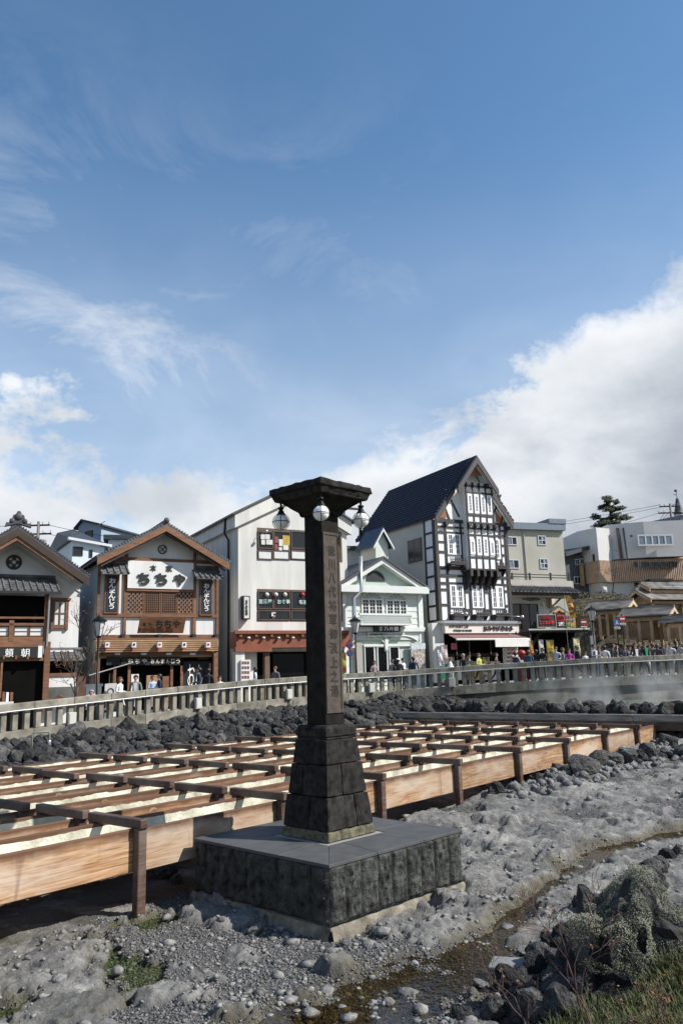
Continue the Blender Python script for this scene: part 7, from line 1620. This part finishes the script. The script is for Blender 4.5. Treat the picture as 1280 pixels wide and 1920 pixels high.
person(1195, 43.0, 1.74, 10, (.03, .03, .04), K, 'man in dark open jacket over white shirt at the balustrade', 'b', .01, 'stand', 'bent', ('shirt', (.7, .7, .7)))
person(1213, 43.4, 1.78, 15, (.035, .035, .038), (.4, .4, .42), 'man in black leather jacket over green shirt at the balustrade', 'b', 0, 'walk', 'down', ('shirt', (.03, .25, .14)))
person(1228, 45.0, 1.74, 175, (.16, .11, .08), K, 'person in brown jacket seen from behind among the crowd', 'br', .01, 'stand', 'down')
person(1248, 46.0, 1.76, 60, (.03, .027, .025), (.05, .05, .06), 'dark-clothed person walking left behind the crowd', 'br', .02, 'walk', 'bent')
person(1262, 43.6, 1.68, -40, (.58, .57, .53), (.4, .36, .32), 'woman in white cardigan near the right edge of the balustrade', 'b', .05, 'walk', 'bent', skirt=((.58, .57, .53), .72))
person(1273, 44.8, 1.80, 90, (.025, .03, .06), K, 'tall man in navy jacket near the right edge', 'b', 0, 'stand', 'down', ('shirt', WH))
person(1281, 43.2, 1.66, -60, (.35, .33, .33), DN, 'person with magenta bag cut off by the right edge', 'b', .04, 'stand', 'bent', ('bag', (.4, .02, .15)))
for i, (px, Y, H, hd, top, bot, lab, po, ar) in enumerate((
    (1058, 45.5, 1.70, 60, (.10, .10, .11), K, 'person in charcoal coat half hidden behind the purple jacket', 'walk', 'bent'), (1127, 45.0, 1.66, -20, (.30, .10, .08), DN, 'person in rust-red top half hidden behind the grey sweater', 'stand', 'hold'),
    (1160, 45.4, 1.72, 80, (.09, .08, .10), K, 'person in dark plum coat between the white jacket and navy jacket', 'walk', 'down'), (1185, 46.0, 1.60, 0, (.42, .40, .36), KH, 'woman in cream top behind the dark suited man', 'stand', 'hold'),
    (1204, 46.4, 1.72, -70, (.05, .07, .06), K, 'person in dark green coat behind the leather jacket', 'walk', 'bent'), (1221, 46.8, 1.66, 30, (.35, .12, .16), K, 'person in dusky pink top behind the brown jacket', 'stand', 'bent'),
    (1237, 44.4, 1.68, 150, (.06, .06, .07), DN, 'person in dark grey seen from behind near the white cardigan', 'stand', 'down'), (1254, 47.5, 1.7, -10, (.2, .22, .26), K, 'person in slate blue shirt behind the white cardigan', 'stand', 'camera'),
    (932, 45.6, 1.64, 70, (.13, .10, .09), K, 'person in dark brown under the white valance', 'walk', 'bent'), (516, 40.4, 1.62, -30, (.12, .12, .14), K, 'person in dark clothes just left of the stone pillar before the white building', 'stand', 'down'),
    (702, 45.2, 1.66, 40, (.25, .2, .2), NV, 'person in taupe jacket at the mint restaurant doors', 'stand', 'bent'))):
    person(px, Y, H, hd, top, bot, lab, 'br' if i % 3 == 0 else 'b', .04 if i % 2 else .0, po, ar)
finish_people()
# ------------------------------------------------------------------ near ground: stones, pebbles, plants
HX = np.arange(-7, 9.01, .05); HY = np.arange(4.8, 20.01, .05); _X, _Y = np.meshgrid(HX, HY); HG = ground(_X.ravel(), _Y.ravel())[0].reshape(_X.shape)
def gz(x, y):
    i = np.clip((np.asarray(x) + 7) / .05, 0, len(HX) - 1.01); j = np.clip((np.asarray(y) - 4.8) / .05, 0, len(HY) - 1.01); a = i.astype(int); c = j.astype(int); u = i - a; v = j - c
    return (HG[c, a] * (1 - u) + HG[c, a + 1] * u) * (1 - v) + (HG[c + 1, a] * (1 - u) + HG[c + 1, a + 1] * u) * v
KS = np.linspace(4.9, 19, 900)
def hit(px, py):
    d = ray(px, py); x = d.x * KS; y = d.y * KS; z = EYE + d.z * KS; g = gz(x, y); i = int(np.argmax(z < g)); return Vector((x[i], y[i], float(g[i])))
random.seed(5)
def poly_pts(poly, n):
    xs_ = [p[0] for p in poly]; ys_ = [p[1] for p in poly]; out = []
    while len(out) < n:
        x, y = random.uniform(min(xs_), max(xs_)), random.uniform(min(ys_), max(ys_)); c = False
        for i in range(len(poly)):
            (x0, y0), (x1, y1) = poly[i], poly[i - 1]
            if (y0 > y) != (y1 > y) and x < (x1 - x0) * (y - y0) / (y1 - y0) + x0: c = not c
        if c: out.append((x, y))
    return out
near = [(850, 1915), (900, 1880), (985, 1840), (1005, 1800), (1060, 1740), (1100, 1690), (1170, 1650), (1280, 1590), (1280, 1660), (1180, 1700), (1120, 1790), (1080, 1860), (1060, 1919)]
for i, (px, py) in enumerate(poly_pts(near, 78)):
    p = hit(px, py); r = random.uniform(.08, .165) * (1.3 if random.random() < .25 else 1)
    rock(random.choice(('lava', 'lava', 'lava', 'grey', 'grey')), p.x, p.y, p.z + r * .35, r, 'dark rock in the pile at the lower right beside the stream', 'dark rocks at the lower right', .85)
singles = [('lava', 1117, 1722, .13, 'single rounded black stone standing in the stream gravel near the dark rock pile'), ('pale', 900, 1850, .09, 'white crusted stone lying in the pool of the stream'), ('pale', 984, 1788, .10, 'white lump of rock in the stream above the flat slab'), ('pale', 645, 1775, .10, 'pale oval stone lying before the near corner of the plinth'), ('grey', 305, 1645, .26, 'flat grey boulder in the shade left of the plinth'), ('grey', 330, 1655, .12, 'small round dark stone in the shade left of the plinth'), ('grey', 835, 1648, .16, 'dark stone against the right corner of the plinth'), ('grey', 755, 1690, .14, 'grey stone touching the sunlit plinth face'), ('pale', 480, 1750, .14, 'pale stone at the edge of the plinth shadow'), ('pale', 575, 1778, .06, 'small pale pebble pair stone before the plinth')]
for k, px, py, r, lab in singles:
    p = hit(px, py); rock(k, p.x, p.y, p.z + r * .3, r, lab, None, .6)
p = hit(985, 1815); b = MB(); b.hexa([(-.42, -.16, 0), (.38, -.20, 0), (.42, .15, .0), (-.36, .14, .0), (-.42, -.16, .05), (.38, -.20, .06), (.42, .15, .06), (-.36, .14, .05)]); o = tag(b.build('flat_slab', mat('pale_slab', (.17, .17, .165), .8, .25, 6, .4, 30)), 'flat pale stone slab lying at the edge of the stream', 'slab'); o.location = (p.x, p.y, max(p.z, WATER_Z) + .0); o.rotation_euler = (.06, .03, -.15); roughen(o, 3, .015, .012)
# loose stones and pebbles (uncountable)
def pebble_field(name, n, smin, smax, m, label, zone, sink=.25, flat=.7, power=2.2):
    base = []
    for k in range(4):
        bm = bmesh.new(); bmesh.ops.create_icosphere(bm, subdivisions=1, radius=1); 
        for v in bm.verts: v.co *= 1 + .5 * mnoise.noise(v.co * 1.6 + Vector((k * 9 + n, 0, 0)))
        base.append((np.array([v.co[:] for v in bm.verts]), np.array([[v.index for v in f.verts] for f in bm.faces]))); bm.free()
    x, y = zone(n); z, rk, al, wet, gr = ground(x, y)
    if name == 'gravel': ok = rk < .5; x, y, z = x[ok], y[ok], z[ok]
    n = len(x); s = smin + (smax - smin) * rng.random(n) ** power
    V = []; Fc = []; off = 0
    for k in range(4):
        idx = np.where(np.arange(n) % 4 == k)[0]; bv, bf = base[k]; a = rng.random(len(idx)) * 6.283; c, s_ = np.cos(a), np.sin(a)
        sx = s[idx] * rng.uniform(.8, 1.3, len(idx)); sy = s[idx] * rng.uniform(.7, 1.0, len(idx)); sz = s[idx] * flat * rng.uniform(.6, 1.1, len(idx))
        px = bv[None, :, 0] * sx[:, None]; py = bv[None, :, 1] * sy[:, None]; pz = bv[None, :, 2] * sz[:, None]
        vv = np.stack([px * c[:, None] - py * s_[:, None] + x[idx][:, None], px * s_[:, None] + py * c[:, None] + y[idx][:, None], pz + (z[idx] + sz * (1 - sink * 2) * .5)[:, None]], -1).reshape(-1, 3)
        ff = (bf[None] + (np.arange(len(idx)) * len(bv))[:, None, None]).reshape(-1, 3) + off; V.append(vv); Fc.append(ff); off += len(vv)
    V = np.vstack(V).astype(np.float32); Fc = np.vstack(Fc).astype(np.int32); me = bpy.data.meshes.new(name); me.vertices.add(len(V)); me.vertices.foreach_set('co', V.ravel()); me.loops.add(Fc.size); me.loops.foreach_set('vertex_index', Fc.ravel()); me.polygons.add(len(Fc)); me.polygons.foreach_set('loop_start', np.arange(0, Fc.size, 3, dtype=np.int32)); me.update(calc_edges=True); me.materials.append(m)
    return tag(obj(name, me), label, 'stones', None, 'stuff')
def in_plinth(x, y):
    dx, dy = x - PC[0], y - PC[1]; c, s_ = math.cos(math.pi / 2 - PAZ), math.sin(math.pi / 2 - PAZ); u = dx * c + dy * s_; v = -dx * s_ + dy * c; return (np.abs(u) < hp + .05) & (np.abs(v) < hp + .05)
def floor_zone(r0, r1, clump=True):
    def f(n):
        X = []; Y_ = []; tot = 0
        while tot < n:
            a = rng.uniform(R(-27), R(29), n); d = np.exp(rng.uniform(math.log(r0), math.log(r1), n)); x = d * np.sin(a); y = d * np.cos(a); t = x * TT[0] + y * TT[1]; ok = ((t < T0 + .3) | (y < 9)) & ~in_plinth(x, y) & (ground(x, y, False)[4] < .3)
            if clump: ok &= rng.random(n) < np.clip(.35 + 2.2 * fbm(x * .9, y * .9, 3, 91), .04, 1)
            X.append(x[ok]); Y_.append(y[ok]); tot += ok.sum()
        return np.concatenate(X)[:n], np.concatenate(Y_)[:n]
    return f
peb_m = mat('pebbles', (.062, .060, .058), .9, .4, 28, col2=(.19, .185, .176), detail=1, ramp=(.35, .65))
peb_w = mat('pale_pebbles', (.10, .098, .094), .92, .35, 14, .4, 60, col2=(.30, .292, .275), detail=3, ramp=(.35, .65))
pebble_field('gravel', 100000, .005, .025, peb_m, 'fine grey gravel strewn over the spring floor', floor_zone(7.6, 26, False))
pebble_field('loose_stones', 2600, .014, .052, peb_w, 'loose pale stones strewn over the spring floor', floor_zone(7.8, 30))
pebble_field('rubble', 240, .05, .14, mat('floor_rubble', (.085, .083, .08), .92, .4, 9, .8, 40, col2=(.29, .28, .265), detail=5), 'scattered grey rubble over the spring floor', floor_zone(8.0, 30), .3, .6, 2.0)
def bank_zone_pts(n):
    X = []; Y_ = []; tot = 0
    while tot < n:
        x = rng.uniform(-14, 6, n); y = rng.uniform(18, 42, n); t = x * TT[0] + y * TT[1]; ok = (t > 20.95) & (y < np.interp(x, RPX, RPY) - .35); X.append(x[ok]); Y_.append(y[ok]); tot += ok.sum()
    return np.concatenate(X)[:n], np.concatenate(Y_)[:n]
pebble_field('bank_rubble', 1500, .10, .26, mat('bank_rubble', (.013, .013, .0135), .95, .4, 3, 1.0, 8, col2=(.075, .073, .071), bdist=.08), 'small black rubble filling the bank below the balustrade', bank_zone_pts, .2, .85, 1.4)
def dam_zone(n):
    s = rng.uniform(30.9, 33.2, n); t = rng.uniform(7.2, 21, n); return s * TD[0] + t * TT[0], s * TD[1] + t * TT[1]
pebble_field('dam_rubble', 420, .10, .24, MATS['bank_rubble'], 'small black rubble between the rocks damming the pool', dam_zone, .1, .9, 1.3)
def side_zone(n):
    u = rng.random(n); px = 950 + 330 * u; py = 1478 - 75 * u + rng.uniform(-22, 24, n); return drop_arr(px, py)
pebble_field('heap_rubble', 260, .06, .17, mat('heap_rubble', (.05, .05, .049), .95, .4, 6, 1.0, 20, col2=(.26, .255, .25), bdist=.05), 'small stones between the rocks heaped right of the troughs', side_zone, .2, .85, 1.5)
# grass on the near bank
grass_m = mat('grass', (.035, .052, .012), .8, .4, 4, col2=(.12, .14, .035)); dry_m = mat('dry_grass', (.15, .115, .055), .85, .3, 5)
def grass_patch(poly, n, h, m, name, label):
    b = MB(); vs = []; fs = []
    for (px, py) in poly_pts(poly, n):
        d = ray(px, py); k = None; p = fast_hit(px, py); a = random.uniform(0, 6.28); L_ = h * random.uniform(.5, 1.2); w = .005; lean = Vector((math.cos(a), math.sin(a), 0)) * L_ * random.uniform(.15, .7); s_ = Vector((-math.sin(a), math.cos(a), 0)) * w
        o = len(vs); m1 = p + lean * .35 + Vector((0, 0, L_ * .6)); tip = p + lean + Vector((0, 0, L_ * random.uniform(.75, 1.0))); vs += [p - s_, p + s_, m1 + s_ * .7, m1 - s_ * .7, tip]; fs += [(o, o + 1, o + 2, o + 3), (o + 3, o + 2, o + 4)]
    b.add(vs, fs); return tag(b.build(name, m, fix=False), label, 'grass', None, 'stuff')
_gy, _gx = np.meshgrid(np.linspace(1560, 1990, 44), np.linspace(820, 1330, 52), indexing='ij'); _hit = {}
for j in range(44):
    for i in range(52): _hit[(j, i)] = hit(_gx[j, i], _gy[j, i])
def fast_hit(px, py):
    j = (py - 1560) / 430 * 43; i = (px - 820) / 510 * 51; j = min(max(j, 0), 42.99); i = min(max(i, 0), 50.99); a, c = int(j), int(i); u, v = j - a, i - c
    q = _hit[(a, c)].lerp(_hit[(a, c + 1)], v).lerp(_hit[(a + 1, c)].lerp(_hit[(a + 1, c + 1)], v), u); q.z = q.z - .01; return q
grass_patch([(1215, 1800), (1285, 1760), (1330, 1800), (1330, 1990), (1150, 1990), (1180, 1890)], 3800, .16, grass_m, 'grass', 'green grass tuft at the lower right corner')
grass_patch([(1000, 1960), (1060, 1880), (1180, 1880), (1180, 1985), (1000, 1985)], 1500, .13, grass_m, 'short_grass', 'short green grass at the bottom right among the rocks')
grass_patch([(1200, 1850), (1300, 1800), (1330, 1985), (1200, 1985)], 900, .16, dry_m, 'dry_grass', 'dry straw blades in the grass at the lower right')
# lichen-covered boulder shrub
p = hit(1195, 1800); t = empty('silver_green_shrub', (p.x, p.y, p.z - .1), 0, 'rounded silver-green shrub grown over a dark boulder at the right edge', 'shrub')
o = obj('boulder', ROCKS['lava'][2], t, (.15, .15, .30)); o.scale = (.54, .44, .66); o2 = obj('boulder', ROCKS['lava'][4], t, (.55, .1, .12)); o2.scale = (.4, .35, .42); o3 = obj('boulder', ROCKS['lava'][5], t, (-.30, .42, .42)); o3.scale = (.22, .2, .26)
shr = mat('silver_leaf', (.10, .105, .075), .85, .45, 5, col2=(.24, .245, .18)); b = MB()
for _ in range(52000):
    v = Vector((random.gauss(0, 1), random.gauss(0, 1), abs(random.gauss(0, 1)) * .9)).normalized(); lump = 1 + .42 * mnoise.noise(v * 1.7 + Vector((4, 1, 2))) + .16 * mnoise.noise(v * 5)
    if mnoise.noise(v * 2.3 + Vector((9, 2, 5))) > .40: continue
    k = random.uniform(.95, 1.02) * lump; c = Vector((.10 + v.x * .56 * k - v.z * .12, v.y * .44 * k, .05 + v.z * .76 * k)); u = (v * .8 + Vector((random.gauss(0, 1), random.gauss(0, 1), random.gauss(0, 1)))).normalized() * random.uniform(.006, .012); w = u.orthogonal().normalized() * .005
    b.add([c - u, c + w, c + u, c - w], [(0, 1, 2, 3)])
b.build('foliage', shr, t, fix=False)
# bare reddish azalea twigs with a few dry leaves
twig = mat('red_twig', (.10, .055, .045), .8, .3, 8); leaf_r = mat('dry_red_leaf', (.16, .06, .025), .8, .4, 9, col2=(.30, .13, .04))
def twig_bush(px, py, base_z, top_px, top_py, label, n=3, seed=1, sp=.75, dist=None):
    random.seed(seed); d = ray(px, py); Y = dist; p = aty(px, py, Y); tp = aty(top_px, top_py, Y); t = empty('bare_azalea', (p.x, p.y, p.z), 0, label, 'shrub', 'bare azalea bushes at the lower right'); q = MB(); lf = []
    dv = tp - p
    for k in range(n): branch_tree(q, Vector((random.uniform(-.03, .03), random.uniform(-.05, .05), 0)), (dv.normalized() + Vector((random.uniform(-.25, .25), random.uniform(-.3, .3), 0))).normalized(), .0085, dv.length * .50, 4, sp, 1, 3, .2, lf, .0022)
    q.build('branches', twig, t, True); b = MB()
    for (c, dd) in lf:
        for _ in range(random.choice((0, 0, 1, 2))):
            o = c + Vector((random.gauss(0, .012), random.gauss(0, .012), random.gauss(0, .012))); u = Vector((random.gauss(0, 1), random.gauss(0, 1), random.gauss(0, 1))).normalized() * .013; w = u.orthogonal().normalized() * .006; b.add([o - u, o + w, o + u, o - w], [(0, 1, 2, 3)])
    b.build('dry_leaves', leaf_r, t, fix=False); return t
twig_bush(1105, 1935, 0, 985, 1690, 'tall bare red-brown azalea twigs in front of the dark rock pile', 3, 11, .7, 6.3)
twig_bush(1000, 1960, 0, 968, 1790, 'small bare azalea sprig at the bottom edge left of the rock pile', 2, 14, .6, 6.4)
twig_bush(1255, 1960, 0, 1190, 1860, 'low azalea with rusty leaves in the grass at the lower right corner', 5, 19, .9, 6.2)
# steam over the pool
c0 = TD * 36.2 + TT * 13.2; b = MB(); b.box(-3.0, 3.2, -5.6, 5.0, 0, 1.9); o = b.build('steam', None or (lambda: None)() or mat('steam_tmp', (.5, .5, .5))); o.location = (c0[0], c0[1], 1.52); o.rotation_euler = (0, 0, math.pi / 2 - TAZ); tag(o, 'thin white steam drifting over the hot spring pool', 'steam', None, 'stuff')
m = bpy.data.materials.new('steam'); m.use_nodes = True; nt = m.node_tree; N = nt.nodes; L = nt.links; N.clear(); out = N.new('ShaderNodeOutputMaterial'); pv = N.new('ShaderNodeVolumePrincipled'); pv.inputs['Color'].default_value = (.95, .97, .96, 1); pv.inputs['Anisotropy'].default_value = .2
tc = N.new('ShaderNodeTexCoord'); mp_ = N.new('ShaderNodeMapping'); L.new(tc.outputs['Object'], mp_.inputs[0]); mp_.inputs['Scale'].default_value = (1, 1, .7); nz_ = N.new('ShaderNodeTexNoise'); L.new(mp_.outputs[0], nz_.inputs[0]); nz_.inputs['Scale'].default_value = .8; nz_.inputs['Detail'].default_value = 5; nz_.inputs['Distortion'].default_value = .8
r1 = N.new('ShaderNodeMapRange'); L.new(nz_.outputs[0], r1.inputs[0]); r1.inputs[1].default_value = .50; r1.inputs[2].default_value = .70; r1.inputs[4].default_value = .38
sp_ = N.new('ShaderNodeSeparateXYZ'); L.new(tc.outputs['Object'], sp_.inputs[0])
def fade(o_, a, c):
    r = N.new('ShaderNodeMapRange'); r.interpolation_type = 'SMOOTHSTEP'; L.new(sp_.outputs[o_], r.inputs[0]); r.inputs[1].default_value = a; r.inputs[2].default_value = c; return r.outputs[0]
def mul(a, c):
    mm = N.new('ShaderNodeMath'); mm.operation = 'MULTIPLY'; L.new(a, mm.inputs[0]); L.new(c, mm.inputs[1]); return mm.outputs[0]
den = mul(r1.outputs[0], fade(2, 1.9, .1)); den = mul(den, fade(0, -3.0, -2.0)); den = mul(den, fade(0, 3.2, 2.2)); den = mul(den, fade(1, -5.6, -4.2)); den = mul(den, fade(1, 5.0, 2.5)); L.new(den, pv.inputs['Density']); L.new(pv.outputs[0], out.inputs['Volume'])
o.data.materials.clear(); o.data.materials.append(m)
